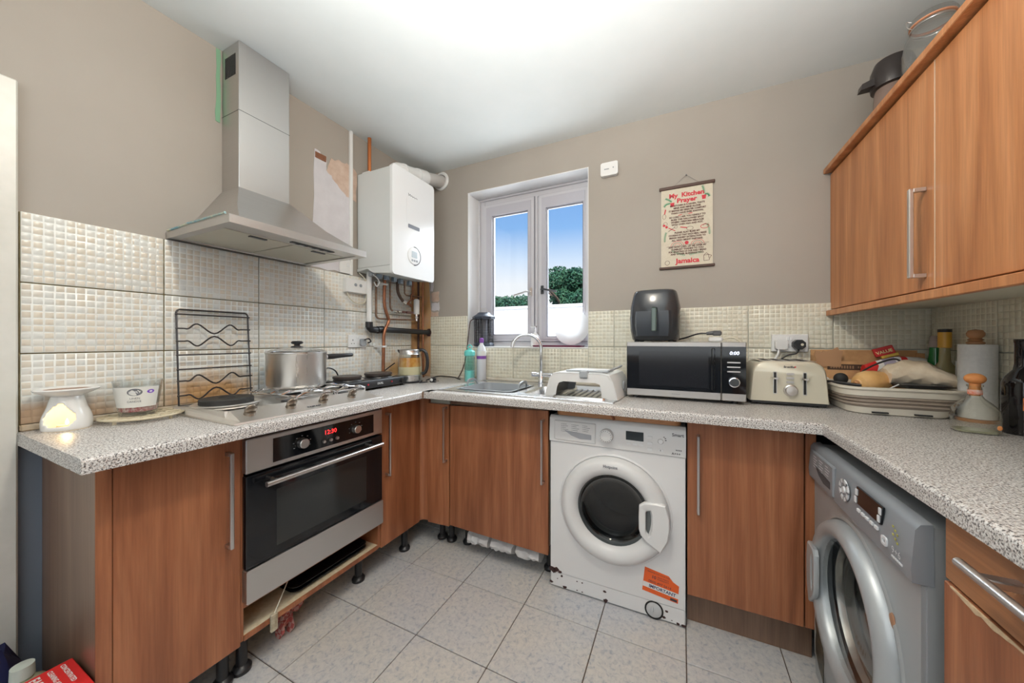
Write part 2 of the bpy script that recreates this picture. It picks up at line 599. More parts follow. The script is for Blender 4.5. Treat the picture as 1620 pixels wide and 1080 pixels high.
    def ell(s, c, rx, ry, rz, n=20, m=12):
        prof = [(math.sin(PI * i / m) + 1e-5, -math.cos(PI * i / m)) for i in range(m + 1)]
        v, f = [], []
        for rr, h in prof:
            for i in range(n):
                t = 2 * PI * i / n
                v.append((c[0] + rx * rr * math.cos(t), c[1] + ry * rr * math.sin(t), c[2] + rz * h))
        for j in range(m):
            for i in range(n):
                i2 = (i + 1) % n
                f.append((j * n + i, j * n + i2, (j + 1) * n + i2, (j + 1) * n + i))
        return s.add(v, f)


def rrect(x0, x1, y0, y1, r, n=5):
    pts = []
    for cx, cy, a in ((x1 - r, y1 - r, 0), (x0 + r, y1 - r, PI / 2), (x0 + r, y0 + r, PI), (x1 - r, y0 + r, 1.5 * PI)):
        for i in range(n + 1):
            t = a + PI / 2 * i / n
            pts.append((cx + r * math.cos(t), cy + r * math.sin(t)))
    return pts


OFF = {}


def build(g, name, mats, parent=None, kind=None, label=None, smooth=True, angle=35):
    if not isinstance(mats, (list, tuple)):
        mats = [mats]
    me = bpy.data.meshes.new(name)
    o3 = OFF.get(parent.name, (0, 0, 0)) if parent else (0, 0, 0)
    me.from_pydata([(p[0] - o3[0], p[1] - o3[1], p[2] - o3[2]) for p in g.v], [], g.f)
    for m in mats:
        me.materials.append(m)
    if len(mats) > 1:
        me.polygons.foreach_set('material_index', g.mi)
    me.update()
    import bmesh
    bm = bmesh.new()
    bm.from_mesh(me)
    bmesh.ops.recalc_face_normals(bm, faces=bm.faces)
    bm.to_mesh(me)
    bm.free()
    if smooth:
        me.polygons.foreach_set('use_smooth', [True] * len(me.polygons))
        me.set_sharp_from_angle(angle=math.radians(angle))
    o = bpy.data.objects.new(name, me)
    COL.objects.link(o)
    if parent:
        o.parent = parent
    OFF[o.name] = o3
    if kind:
        o['kind'] = kind
    if label:
        o['label'] = label
    return o


def thing(name, label, cat, loc, rot=0, group=None, world=False):
    """Empty at the thing's base. world=True: parts are given in room coordinates."""
    o = bpy.data.objects.new(name, None)
    o.empty_display_size = 0.05
    COL.objects.link(o)
    o.location = loc
    o.rotation_euler = (0, 0, math.radians(rot))
    o['label'] = label
    o['category'] = cat
    if group:
        o['group'] = group
    OFF[o.name] = tuple(loc) if world else (0, 0, 0)
    return o


def tag(o, label, cat, group=None):
    o['label'] = label
    o['category'] = cat
    if group:
        o['group'] = group
    return o


def text(parent, s, size, o, mt, right=(1, 0, 0), up=(0, 0, 1), ext=0.0004, name='lettering', align='LEFT', sx=1.0, bold=0.0, skew=0.0):
    cu = bpy.data.curves.new('t', 'FONT')
    cu.body = s
    cu.size = size
    cu.align_x = align
    cu.offset = bold
    cu.resolution_u = 2
    cu.shear = skew
    tmp = bpy.data.objects.new('t', cu)
    COL.objects.link(tmp)
    bpy.context.view_layer.update()
    me0 = bpy.data.meshes.new_from_object(tmp.evaluated_get(bpy.context.evaluated_depsgraph_get()))
    R, U = Vector(right), Vector(up)
    Nn = R.cross(U)
    g = G()
    v, f = [], []
    n = len(me0.vertices)
    for p in me0.vertices:
        v.append(Vector(o) + R * p.co.x * sx + U * p.co.y + Nn * ext)
    for p in me0.polygons:
        f.append(list(p.vertices))
    g.add(v, f)
    bpy.data.objects.remove(tmp)
    bpy.data.curves.remove(cu)
    bpy.data.meshes.remove(me0)
    return build(g, name, mt, parent, smooth=False)

# measured points: a direction read off the photograph, met with a real plane of the room
F_ = Vector((-math.sin(0.4377), math.cos(0.4377), 0))
R_ = Vector((math.cos(0.4377), math.sin(0.4377), 0))
C_ = Vector((1.841, -2.090, 1.204))


def on(axis, val, px, py):
    d = F_ + R_ * ((px - 825.04) / 538.71) + Vector((0, 0, 1)) * ((537.6 - py) / 538.71)
    i = 'xyz'.index(axis)
    return C_ + d * ((val - C_[i]) / d[i])


def XP(x, px, py):
    return on('x', x, px, py)


def YP(y, px, py):
    return on('y', y, px, py)


def qbez(a, b, c, n=8):
    a, b, c = Vector(a), Vector(b), Vector(c)
    return [a * (1 - t) ** 2 + b * 2 * t * (1 - t) + c * t * t for t in [i / n for i in range(n + 1)]]


def spline(pts, n=6):
    P = [Vector(p) for p in pts]
    P = [P[0] * 2 - P[1]] + P + [P[-1] * 2 - P[-2]]
    out = []
    for i in range(1, len(P) - 2):
        for k in range(n):
            t = k / n
            a, b, c, d = P[i - 1], P[i], P[i + 1], P[i + 2]
            out.append(0.5 * ((2 * b) + (c - a) * t + (2 * a - 5 * b + 4 * c - d) * t * t + (3 * b - a - 3 * c + d) * t ** 3))
    out.append(P[-2])
    return out


WT = 0.9225      # worktop height
CE = 2.483       # ceiling height
XR = 2.828       # right wall
YF = -3.55       # wall behind the camera

# ================================================================== setting
g = G(); g.box(-0.1, XR + 0.1, YF - 0.1, 0.25, -0.08, -0.005)
floor = build(g, 'floor', GROUT_F, kind='structure', smooth=False)
TS = 0.3333
cache = {}
for i in range(-1, 9):
    for j in range(-1, 10):
        x0, x1 = 0.1935 + i * TS, 0.1935 + (i + 1) * TS
        y1, y0 = -0.3445 - j * TS, -0.3445 - (j + 1) * TS
        x0, x1, y0, y1 = max(x0, 0.002), min(x1, XR - 0.002), max(y0, YF + 0.01), min(y1, -0.002)
        if x1 - x0 < 0.02 or y1 - y0 < 0.02:
            continue
        k = (round(x1 - x0, 3), round(y1 - y0, 3))
        if k not in cache:
            g = G(); g.box(0.0018, x1 - x0 - 0.0018, 0.0018, y1 - y0 - 0.0018, -0.006, 0.0, 0.0015)
            t = build(g, 'tile', FLOORT, floor)
            cache[k] = t
        else:
            t = cache[k].copy()
            COL.objects.link(t)
        t.location = (x0, y0, 0)

g = G(); g.box(-0.1, XR + 0.1, YF - 0.1, 0.25, CE, CE + 0.1)
build(g, 'ceiling', CEIL, kind='structure', smooth=False)
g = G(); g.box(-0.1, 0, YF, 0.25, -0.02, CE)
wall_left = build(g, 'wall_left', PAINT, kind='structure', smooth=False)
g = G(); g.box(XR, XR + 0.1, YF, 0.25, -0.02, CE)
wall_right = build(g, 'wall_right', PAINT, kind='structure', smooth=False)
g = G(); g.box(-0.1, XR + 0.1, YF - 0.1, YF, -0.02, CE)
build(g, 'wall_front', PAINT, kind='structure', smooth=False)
WX0, WX1, WZ0, WZ1 = 0.430, 1.322, 1.150, 2.277
g = G()
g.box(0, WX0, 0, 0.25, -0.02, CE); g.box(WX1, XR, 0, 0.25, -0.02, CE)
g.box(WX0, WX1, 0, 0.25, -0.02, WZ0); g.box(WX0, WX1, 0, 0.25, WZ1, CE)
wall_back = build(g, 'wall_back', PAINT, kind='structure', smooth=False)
# white painted reveal round the window
g = G()
g.box(WX0, WX0 + 0.004, -0.001, 0.25, WZ0, WZ1); g.box(WX1 - 0.004, WX1, -0.001, 0.25, WZ0, WZ1)
g.box(WX0 + 0.004, WX1 - 0.004, -0.001, 0.25, WZ1 - 0.004, WZ1)
build(g, 'trim_1', REVEAL, kind='structure', smooth=False)
g = G(); g.box(WX0 + 0.004, WX1 - 0.004, -0.004, 0.2, WZ0 - 0.001, WZ0 + 0.008, 0.002)
build(g, 'trim_2', WHITEP, kind='structure')

# ---- window
g = G()
FY0, FY1 = 0.150, 0.21
ox0, ox1, oz0, oz1 = WX0 + 0.005, WX1 - 0.005, WZ0 + 0.009, WZ1 - 0.005
bw = 0.052
g.box(ox0, ox0 + bw, FY0, FY1, oz0, oz1, 0.004); g.box(ox1 - 0.035, ox1, FY0, FY1, oz0, oz1, 0.004)
g.box(ox0 + bw, ox1 - 0.035, FY0, FY1, oz1 - bw, oz1, 0.004); g.box(ox0 + bw, ox1 - 0.035, FY0, FY1, oz0, oz0 + 0.04, 0.004)
g.box(0.893, 0.937, FY0, FY1, oz0 + 0.04, oz1 - bw, 0.004)
window = build(g, 'window_1', UPVC, kind='structure')
g = G()
o_ = [(ox0, oz0), (ox1, oz0), (ox1, oz1), (ox0, oz1)]
i_ = [(ox0 + 0.014, oz0 + 0.012), (ox1 - 0.012, oz0 + 0.012), (ox1 - 0.012, oz1 - 0.014), (ox0 + 0.014, oz1 - 0.014)]
g.ring(o_, i_, FY0 - 0.016, FY0, 'xz')
build(g, 'outer_bead', UPVC, window)
g = G(); g.box(0.908, 0.922, FY0 - 0.010, FY0, oz0 + 0.04, oz1 - bw, 0.002)
build(g, 'mullion_bead', UPVC, window)
g = G(); g.box(ox0, ox1, FY0 - 0.012, FY0, oz0, oz0 + 0.012, 0.003)
build(g, 'sill_bead', UPVC, window)


def sash(x0, x1, z0, z1, sl, sr, st, sb, y0):
    g = G()
    o = [(x0, z0), (x1, z0), (x1, z1), (x0, z1)]
    i = [(x0 + sl, z0 + sb), (x1 - sr, z0 + sb), (x1 - sr, z1 - st), (x0 + sl, z1 - st)]
    g.ring(o, i, y0, y0 + 0.045, 'xz')
    i2 = [(i[0][0] + 0.008, i[0][1] + 0.008), (i[1][0] - 0.008, i[1][1] + 0.008), (i[2][0] - 0.008, i[2][1] - 0.008), (i[3][0] + 0.008, i[3][1] - 0.008)]
    g.ring(i, i2, y0 + 0.010, y0 + 0.03, 'xz')
    s = build(g, 'sash', UPVC, window)
    def gasket(P, d, ya):
        q = [(P[0][0] - d, P[0][1] - d), (P[1][0] + d, P[1][1] - d), (P[2][0] + d, P[2][1] + d), (P[3][0] - d, P[3][1] + d)]
        g = G(); g.ring(q, P, ya, ya + 0.004, 'xz')
        build(g, 'gasket', mat('grey_gasket', (0.16, 0.155, 0.19), 0.6), s)
    gasket(i2, 0.0045, y0 + 0.0085)
    gasket(o, 0.0035, y0 + 0.006)
    e_ = 0.022
    g = G(); g.ring([(x0 + e_, z0 + e_ * 0.6), (x1 - e_, z0 + e_ * 0.6), (x1 - e_, z1 - e_), (x0 + e_, z1 - e_)], i, y0 - 0.006, y0 + 0.002, 'xz')
    build(g, 'raised_bead', mat('sash_upvc', (0.50, 0.49, 0.54), 0.3), s)
    g = G(); g.box(i[0][0], i[1][0], y0 + 0.018, y0 + 0.023, i[0][1], i[2][1])
    build(g, 'pane', PANE, s, smooth=False)
    return s


s1 = sash(0.484, 0.896, 1.196, 2.223, 0.071, 0.045, 0.088, 0.043, 0.138)
s2 = sash(0.934, 1.286, 1.196, 2.223, 0.053, 0.032, 0.094, 0.027, 0.138)


def casement_handle(sashobj, x, z, d, mt):
    g = G()
    g.box(x - 0.011, x + 0.011, 0.126, 0.138, z - 0.03, z + 0.03, 0.003)
    g.tube([(x, 0.126, z), (x, 0.108, z), (x + d * 0.02, 0.100, z), (x + d * 0.115, 0.098, z - 0.022)], 0.0065, 8)
    build(g, 'handle', mt, sashobj)


casement_handle(s1, 0.872, 1.545, -1, NICKEL)
casement_handle(s2, 0.962, 1.555, 1, DGREY)

# ---- tiles on the walls
tcache = {}


def wall_tile(parent, loc, rot, w, h, nc, nr, mt):
    k = (round(w, 3), round(h, 3), nc, nr, mt.name)
    if k in tcache:
        t = tcache[k].copy()
        COL.objects.link(t)
        t.parent = parent
    else:
        g = G()
        g.box(0.0020, w - 0.0020, -0.0070, 0.0, 0.0020, h - 0.0020, 0.0012)
        cw, ch = (w - 0.003) / nc, (h - 0.003) / nr
        rnd = random.Random(3)
        for a in range(nc):
            for b in range(nr):
                j = [rnd.uniform(-0.0006, 0.0006) for _ in range(4)]
                x0, x1 = 0.0015 + a * cw + 0.0014 + j[0], 0.0015 + (a + 1) * cw - 0.0014 + j[1]
                z0, z1 = 0.0015 + b * ch + 0.0014 + j[2], 0.0015 + (b + 1) * ch - 0.0014 + j[3]
                e = 0.0012
                y0, y1 = -0.0070, -0.0077
                v = [(x0, y0, z0), (x1, y0, z0), (x1, y0, z1), (x0, y0, z1), (x0 + e, y1, z0 + e), (x1 - e, y1, z0 + e), (x1 - e, y1, z1 - e), (x0 + e, y1, z1 - e)]
                g.add(v, [(4, 5, 6, 7), (0, 1, 5, 4), (1, 2, 6, 5), (2, 3, 7, 6), (3, 0, 4, 7)])
        t = build(g, 'tile', mt, parent, angle=70)
        tcache[k] = t
    t.location = loc
    t.rotation_euler = (0, 0, math.radians(rot))
    return t


# left wall backing grout and tiles
g = G(); g.box(0, 0.0045, -1.798, -0.125, WT, 1.598)
grout_left = build(g, 'grout', GROUT_L, wall_left, smooth=False)
LP = 0.3305
ys = [(-1.798, -1.476, 15)] + [(-1.476 + k * LP, -1.476 + (k + 1) * LP, 15) for k in range(3)] + [(-0.4845, -0.125, 16)]
rows = [(0.943, 1.162, 10), (1.162, 1.3815, 10), (1.3815, 1.600, 10)]
for y0, y1, nc in ys:
    for z0, z1, nr in rows:
        wall_tile(wall_left, (0.003, y0, z0), 90, y1 - y0, z1 - z0, nc, nr, TILE_L)
g = G(); g.box(0.0, 0.016, -1.798, -0.2, WT + 0.0005, 0.943, 0.004)
build(g, 'trim_3', simple_noise_mat('old_sealant', (0.62, 0.56, 0.46), (0.50, 0.36, 0.22), 12, 0.6), kind='structure')
# back wall
g = G()
g.box(0.09, WX0, -0.0045, 0, WT, 1.380); g.box(WX1, XR, -0.0045, 0, WT, 1.380); g.box(WX0, WX1, -0.0045, 0, WT, WZ0 - 0.002)
build(g, 'grout', GROUT_B, wall_back, smooth=False)
bx = [0.092, 0.430]
spans = [(0.092, 0.430, 15), (0.430, 0.803, 15), (0.803, 1.141, 15), (1.141, 1.3225, 8), (1.3225, 1.479, 7), (1.479, 1.817, 15), (1.817, 2.155, 15), (2.155, 2.493, 15), (2.493, 2.826, 15)]
for x0, x1, nc in spans:
    inwin = x0 >= 0.42 and x1 < 1.33
    wall_tile(wall_back, (x0, -0.003, 0.943), 0, x1 - x0, (1.149 if inwin else 1.162) - 0.943, nc, 9 if inwin else 10, TILE_B)
    if not inwin:
        wall_tile(wall_back, (x0, -0.003, 1.162), 0, x1 - x0, 0.2195, nc, 10, TILE_B)
g = G(); g.box(XR - 0.0045, XR, -2.4, 0, WT, 1.345)
build(g, 'grout', GROUT_B, wall_right, smooth=False)
for k in range(6):
    y1 = -0.012 - k * 0.338
    for z0, z1, nr in ((0.943, 1.162, 10), (1.162, 1.344, 8)):
        wall_tile(wall_right, (XR - 0.003, y1, z0), -90, 0.338, z1 - z0, 15, nr, TILE_B)
g = G(); g.box(0.09, XR - 0.01, -0.014, 0, WT + 0.0005, 0.943, 0.004); g.box(XR - 0.014, XR, -2.4, -0.015, WT + 0.0005, 0.943, 0.004)
build(g, 'trim_4', simple_noise_mat('pale_sealant', (0.66, 0.63, 0.55), (0.56, 0.50, 0.40), 12, 0.6), kind='structure')

# stripped, rust stained strip in the corner behind the pipes
def ragged(pts, amp=0.004, n=5, seed=1):
    rnd = random.Random(seed)
    out = []
    for i in range(len(pts)):
        a, b = pts[i], pts[(i + 1) % len(pts)]
        for k in range(n):
            t = k / n
            out.append((a[0] + (b[0] - a[0]) * t + rnd.uniform(-amp, amp), a[1] + (b[1] - a[1]) * t + rnd.uniform(-amp, amp)))
    return out


g = G(); g.prism(ragged([(-0.120, WT + 0.001), (-0.004, WT + 0.001), (-0.004, 1.70), (-0.09, 1.70), (-0.10, 1.62), (-0.12, 1.60)], 0.003, 6), 0.0, 0.003, 'yz')
build(g, 'stained_plaster', RUST, wall_left, smooth=False)
g = G(); g.prism(ragged([(0.005, WT + 0.001), (0.088, WT + 0.001), (0.088, 1.42), (0.07, 1.62), (0.05, 1.80), (0.005, 1.85)], 0.004, 6, 4), -0.003, 0.0, 'xz')
build(g, 'stained_plaster', simple_noise_mat('orange_stained_plaster', (0.58, 0.34, 0.14), (0.50, 0.33, 0.22), 9, 0.85, 0.2), wall_back, smooth=False)
for k, (x0, x1, z0, z1, m_) in enumerate([(0.095, 0.165, 1.50, 1.57, PLASTERP), (0.10, 0.17, 1.43, 1.49, PLASTER), (0.092, 0.16, 1.385, 1.42, PLASTERP), (0.088, 0.11, 1.58, 1.72, PLASTER)]):
    g = G(); g.prism(ragged([(x0, z0), (x1, z0), (x1, z1), (x0, z1)], 0.005, 4, k), -0.0015, 0.0, 'xz')
    build(g, 'plaster_patch', m_, wall_back, smooth=False)
# bare patches left of the boiler
g = G(); g.prism(ragged([(-0.885, 1.61), (-0.645, 1.61), (-0.645, 2.07), (-0.70, 2.09), (-0.77, 2.16), (-0.80, 2.17), (-0.80, 2.24), (-0.865, 2.27)], 0.006, 5, 3), 0.0, 0.002, 'yz')
build(g, 'plaster_patch', PLASTER, wall_left, smooth=False)
g = G(); g.prism(ragged([(-0.80, 2.175), (-0.72, 2.09), (-0.60, 2.06), (-0.59, 2.25), (-0.66, 2.28), (-0.76, 2.26)], 0.008, 5, 9), 0.0, 0.0016, 'yz')
build(g, 'plaster_patch', PLASTERP, wall_left, smooth=False)
g = G(); g.prism(ragged([(-1.310, 2.16), (-1.2925, 2.16), (-1.2925, 2.48), (-1.306, 2.48)], 0.002, 8, 5), 0.0, 0.003, 'yz')
build(g, 'filler_smear', mat('green_primer', (0.22, 0.42, 0.27), 0.8), wall_left, smooth=False)
g = G(); g.box(0.002, 0.006, -0.864, -0.800, 2.219, 2.252, 0.001); g.cyl((0.006, -0.85, 2.236), (0.008, -0.85, 2.236), 0.005); g.cyl((0.006, -0.815, 2.234), (0.008, -0.815, 2.234), 0.005)
tag(build(g, 'fixing_plate', mat('rusty_metal', (0.25, 0.10, 0.05), 0.6)), 'small rusty metal fixing plate left on the bare plaster beside the hood', 'metal plate')

# door frame at the far left
g = G()
g.box(0, 0.024, -1.875, -1.802, 0, 1.99, 0.004)
g.box(0, 0.024, -2.70, -1.875, 1.93, 1.99, 0.004); g.box(0, 0.024, -2.76, -2.70, 0, 1.99, 0.004)
door = build(g, 'door_1', WHITEGLOSS, kind='structure')
g = G(); g.box(0, 0.010, -2.70, -1.875, 0.005, 1.93, 0.002)
for z0, z1 in ((0.25, 0.85), (1.0, 1.8)):
    for y0 in (-2.62, -2.22):
        g.box(0.010, 0.014, y0, y0 + 0.28, z0, z1, 0.003)
build(g, 'door_leaf', WHITEGLOSS, door)

# ================================================================== worktops
def nose(x_in, x_out):
    """edge profile across the worktop: (across, z)"""
    zb, zt = 0.885, WT
    s = 1 if x_out > x_in else -1
    pts = [(x_in, zb), (x_out, zb)]
    for t in (0, 30, 60, 90):
        pts.append((x_out - s * 0.010 + s * 0.010 * math.cos(math.radians(t)), zt - 0.010 + 0.010 * math.sin(math.radians(t))))
    pts.append((x_in, zt))
    return pts


wl = thing('worktop', 'speckled grey laminate worktop along the left wall, carrying the hob', 'worktop', (0, -1.80, 0.885), world=True)
g = G(); g.prism(nose(0.001, 0.562), -1.803, -0.629, 'xz'); g.box(0.001, 0.60, -0.629, -0.001, 0.885, WT)
build(g, 'surface', WORKTOP, wl)
wb = thing('worktop', 'speckled laminate worktop under the window, with the sink let into it', 'worktop', (0.60, -0.6, 0.885), world=True)
SX0, SX1, SY0, SY1 = 0.610, 1.565, -0.560, -0.075
g = G(); g.prism(nose(SY0, -0.627), 0.562, 2.272, 'yz')
g.box(0.601, SX0 + 0.01, SY0, -0.001, 0.885, WT); g.box(SX0 + 0.01, SX1 - 0.01, SY1 - 0.01, -0.001, 0.885, WT); g.box(SX1 - 0.01, 2.272, SY0, -0.001, 0.885, WT)
g.box(0.562, 0.60, SY0, -0.63 + 0.003, 0.885, WT)
build(g, 'surface', WORKTOP, wb)
wr = thing('worktop', 'speckled beige laminate worktop along the right side, over the silver machine', 'worktop', (2.3, -1.2, 0.885), world=True)
g = G(); g.prism(nose(XR - 0.001, 2.2725), -2.45, -0.628, 'xz'); g.box(2.2730, XR - 0.001, -0.628, -0.001, 0.885, WT)
build(g, 'surface', WORKTOP, wr)
g = G(); g.box(0.5635, 0.5665, -0.638, -0.6275, 0.888, WT + 0.001)
build(g, 'joint_strip', COPPERD, wb)


# ================================================================== cabinets
def bow_handle(parent, p, length, out, along=(0, 0, 1), w=0.011, mt=None):
    """square bow handle: p = fixing point at one end on the door face, out = direction off the door"""
    p, out, along = Vector(p), Vector(out), Vector(along)
    side = out.cross(along)
    g = G()
    M = Matrix.Identity(4)
    for i in range(3):
        M[i][0], M[i][1], M[i][2], M[i][3] = side[i], out[i], along[i], p[i]
    g.T = M
    g.box(-w / 2, w / 2, 0.026, 0.037, 0, length, 0.002)
    g.box(-w / 2, w / 2, 0.0, 0.027, 0, 0.012, 0.001)
    g.box(-w / 2, w / 2, 0.0, 0.027, length - 0.012, length, 0.001)
    return build(g, 'handle', mt or NICKEL, parent)


def feet(parent, pts, h=0.155, r=0.017):
    for x, y in pts:
        g = G()
        g.lathe([(0.0, 0.0), (0.030, 0.0), (0.031, 0.012), (0.024, 0.022), (r, 0.026), (r, h - 0.004), (0.0, h - 0.004)], (x, y, 0), 16)
        build(g, 'leg', BLACK, parent)


DX = 0.456      # front of the doors on the left run
DT = 0.018
DY = -0.520     # front of the doors under the window
# left end cabinet
c = thing('base_cabinet', 'walnut-effect base cabinet with bare end panel at the left end of the run', 'cabinet', (0.23, -1.6, 0), world=True)
g = G(); g.box(0.010, DX, -1.757, -1.741, 0.0, 0.872, 0.001)
build(g, 'end_panel', WOODD, c, label='greyish brown end panel')
g = G(); g.box(DX, DX + 0.002, -1.757, -1.728, 0.0, 0.872)
build(g, 'edge_strip', WOOD, c)
g = G(); g.box(0.03, DX - DT - 0.002, -1.740, -1.432, 0.155, 0.870)
build(g, 'carcass', MELAM, c, smooth=False)
g = G(); g.box(DX - DT, DX + 0.001, -1.7265, -1.433, 0.140, 0.868, 0.0015)
d = build(g, 'door', WOOD, c)
bow_handle(d, (DX, -1.472, 0.507), 0.320, (1, 0, 0))
feet(c, [(0.39, -1.455), (0.39, -1.69), (0.08, -1.455)], 0.155)

# oven housing
c = thing('oven_housing', 'open walnut-effect oven housing with a worn bottom shelf on black legs', 'cabinet', (0.23, -1.13, 0), world=True)
g = G(); g.box(0.03, DX - 0.004, -1.431, -1.422, 0.150, 0.870)
build(g, 'side_panel', WOOD, c)
g = G(); g.box(0.03, DX - 0.004, -0.838, -0.824, 0.150, 0.870)
build(g, 'side_panel', WOOD, c)
g = G(); g.box(0.03, DX - 0.006, -1.4215, -0.8385, 0.150, 0.168)
build(g, 'shelf', RAWWOOD, c, label='worn pale bottom shelf')
g = G(); g.box(DX - 0.008, DX, -1.4215, -0.8385, 0.149, 0.166)
build(g, 'shelf_edge', WOOD, c)
g = G(); g.box(0.03, DX - 0.02, -1.4215, -0.8385, 0.262, 0.282); g.box(DX - 0.02, DX - 0.004, -1.4215, -0.8385, 0.262, 0.282)
build(g, 'oven_shelf', WOOD, c)
g = G(); g.box(0.03, 0.04, -1.4215, -0.8385, 0.170, 0.262)
build(g, 'back_panel', MELAM, c)
g = G(); g.box(DX - 0.03, DX - 0.012, -1.4215, -0.8385, 0.862, 0.884)
build(g, 'top_rail', WOOD, c)
feet(c, [(0.375, -0.889), (0.39, -1.398), (0.10, -0.889), (0.10, -1.398)], 0.150)

# corner cabinet
c = thing('corner_cabinet', 'walnut-effect corner cabinet with two narrow doors meeting beside the sink', 'cabinet', (0.30, -0.4, 0), world=True)
g = G(); g.box(0.03, DX - DT - 0.002, -0.822, -0.05, 0.155, 0.870); g.box(DX - DT - 0.002, 0.640, -0.495, -0.05, 0.155, 0.870)
build(g, 'carcass', MELAM, c, smooth=False)
g = G(); g.box(DX - DT, DX + 0.001, -0.820, -0.540, 0.142, 0.862, 0.0015)
d = build(g, 'door', WOOD, c)
bow_handle(d, (DX, -0.790, 0.504), 0.325, (1, 0, 0))
# concave corner post
pts = qbez((DX + 0.002, -0.538, 0), (DX + 0.004, -0.516, 0), (0.506, -0.516, 0), 8)
poly = [(p.x, p.y) for p in pts] + [(0.506, -0.500), (DX - 0.015, -0.500), (DX - 0.015, -0.538)]
g = G(); g.prism(poly, 0.150, 0.858, 'xy')
build(g, 'corner_post', WOOD, c)
# warped narrow door
g = G()
rings = []
for k in range(9):
    z = 0.150 + (0.838 - 0.150) * k / 8
    bow = -0.010 * math.sin(PI * k / 8) ** 2
    rings.append([(0.512 + bow, DY - 0.010, z), (0.652, DY, z), (0.652, DY + DT, z), (0.512 + bow, DY + DT - 0.004, z)])
g.loft(rings)
d = build(g, 'door', WOOD, c, label='narrow warped door')
bow_handle(d, (0.640, DY - 0.001, 0.518), 0.310, (0, -1, 0), w=0.010)
feet(c, [(0.523, -0.41), (0.592, -0.41), (0.10, -0.78), (0.40, -0.60)], 0.152)

# sink cabinet
c = thing('base_cabinet', 'wide walnut-effect cabinet under the sink, white cloth showing below its door', 'cabinet', (0.95, -0.3, 0), world=True)
g = G(); g.box(0.664, 1.240, DY + 0.022, -0.05, 0.165, 0.72)
build(g, 'carcass', MELAM, c, smooth=False)
g = G(); g.box(0.664, 1.240, DY + 0.004, DY + 0.020, 0.843, 0.880)
build(g, 'top_rail', WOODD, c)
g = G(); g.prism([(0.6625, 0.160), (1.250, 0.146), (1.250, 0.856), (0.6625, 0.834)], DY, DY + DT, 'xz')
d = build(g, 'door', WOOD, c)
bow_handle(d, (1.228, DY, 0.500), 0.315, (0, -1, 0), w=0.010)
feet(c, [(0.695, -0.39), (1.215, -0.40), (0.70, -0.1), (1.2, -0.1)], 0.163)

# cabinet right of the white machine
c = thing('base_cabinet', 'walnut-effect base cabinet with plinth between the two washing machines', 'cabinet', (2.06, -0.3, 0), world=True)
g = G(); g.box(1.868, 2.280, DY + 0.022, -0.05, 0.137, 0.872)
build(g, 'carcass', WOODD, c, smooth=False)
g = G(); g.box(1.8655, 2.250, DY, DY + DT, 0.150, 0.866, 0.0015)
d = build(g, 'door', WOOD, c)
bow_handle(d, (1.905, DY, 0.502), 0.316, (0, -1, 0), w=0.010)
g = G(); g.box(2.2545, 2.286, DY + 0.002, DY + DT, 0.150, 0.866, 0.001)
build(g, 'filler_strip', WOOD, c)
g = G(); g.box(1.866, 2.290, -0.456, -0.440, 0.001, 0.135)
build(g, 'plinth', WOODD, c)

# drawer cabinet at the right
c = thing('drawer_cabinet', 'walnut-effect drawer and door cabinet at the right edge, beside the silver machine', 'cabinet', (2.55, -1.5, 0), world=True)
g = G(); g.box(2.312, 2.80, -2.40, -1.172, 0.10, 0.880)
build(g, 'carcass', WOODD, c, smooth=False)
g = G(); g.box(2.292, 2.310, -1.78, -1.171, 0.758, 0.882, 0.0015)
d = build(g, 'drawer', WOODH, c)
g = G()
hx = 2.2475
g.cyl((hx, -1.292, 0.845), (hx, -1.66, 0.845), 0.0075, n=14)
g.ell((hx, -1.292, 0.845), 0.0075, 0.003, 0.0075)
g.box(hx, 2.292, -1.345, -1.325, 0.839, 0.851, 0.002); g.box(hx, 2.292, -1.64, -1.62, 0.839, 0.851, 0.002)
build(g, 'handle', NICKEL, d)
g = G(); g.box(2.290, 2.310, -1.78, -1.171, 0.12, 0.753, 0.0015)
d2 = build(g, 'door', WOOD, c)
# chipped edge
g = G()
rnd = random.Random(5)
top, bot = [], []
for k in range(22):
    y = -1.190 - k * 0.012
    a = 0.002 + 0.006 * math.exp(-((k - 6) / 4.0) ** 2) * (1 + rnd.uniform(-0.5, 0.5))
    top.append((y, 0.7530)); bot.append((y, 0.7530 - a))
g.prism(top + bot[::-1], 2.2885, 2.2915, 'yz')
build(g, 'chipped_edge', simple_noise_mat('chipboard_core', (0.62, 0.47, 0.30), (0.52, 0.36, 0.22), 90, 0.9), d2, smooth=False)
g = G(); g.box(2.292, 2.310, -2.40, -1.784, 0.12, 0.882, 0.0015)
build(g, 'door', WOOD, c)
g = G(); g.box(2.345, 2.36, -2.40, -1.18, 0.001, 0.10)
build(g, 'plinth', WOODD, c)

# wall cabinet on the right
c = thing('wall_cabinet', 'walnut-effect wall cabinet with two doors on the right wall, jars on top', 'cabinet', (2.65, -0.8, 1.33), world=True)
UX = 2.483
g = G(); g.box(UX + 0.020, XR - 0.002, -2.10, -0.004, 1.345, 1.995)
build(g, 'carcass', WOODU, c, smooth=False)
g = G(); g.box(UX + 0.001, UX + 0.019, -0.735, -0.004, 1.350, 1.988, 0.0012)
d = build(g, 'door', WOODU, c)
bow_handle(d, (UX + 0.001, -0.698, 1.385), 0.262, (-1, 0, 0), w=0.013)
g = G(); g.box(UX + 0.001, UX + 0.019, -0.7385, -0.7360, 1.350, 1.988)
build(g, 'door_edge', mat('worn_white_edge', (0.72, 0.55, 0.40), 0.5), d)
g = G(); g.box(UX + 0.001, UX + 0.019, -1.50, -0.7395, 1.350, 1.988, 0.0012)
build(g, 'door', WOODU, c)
g = G(); g.box(UX + 0.001, UX + 0.019, -2.10, -1.503, 1.350, 1.988, 0.0012)
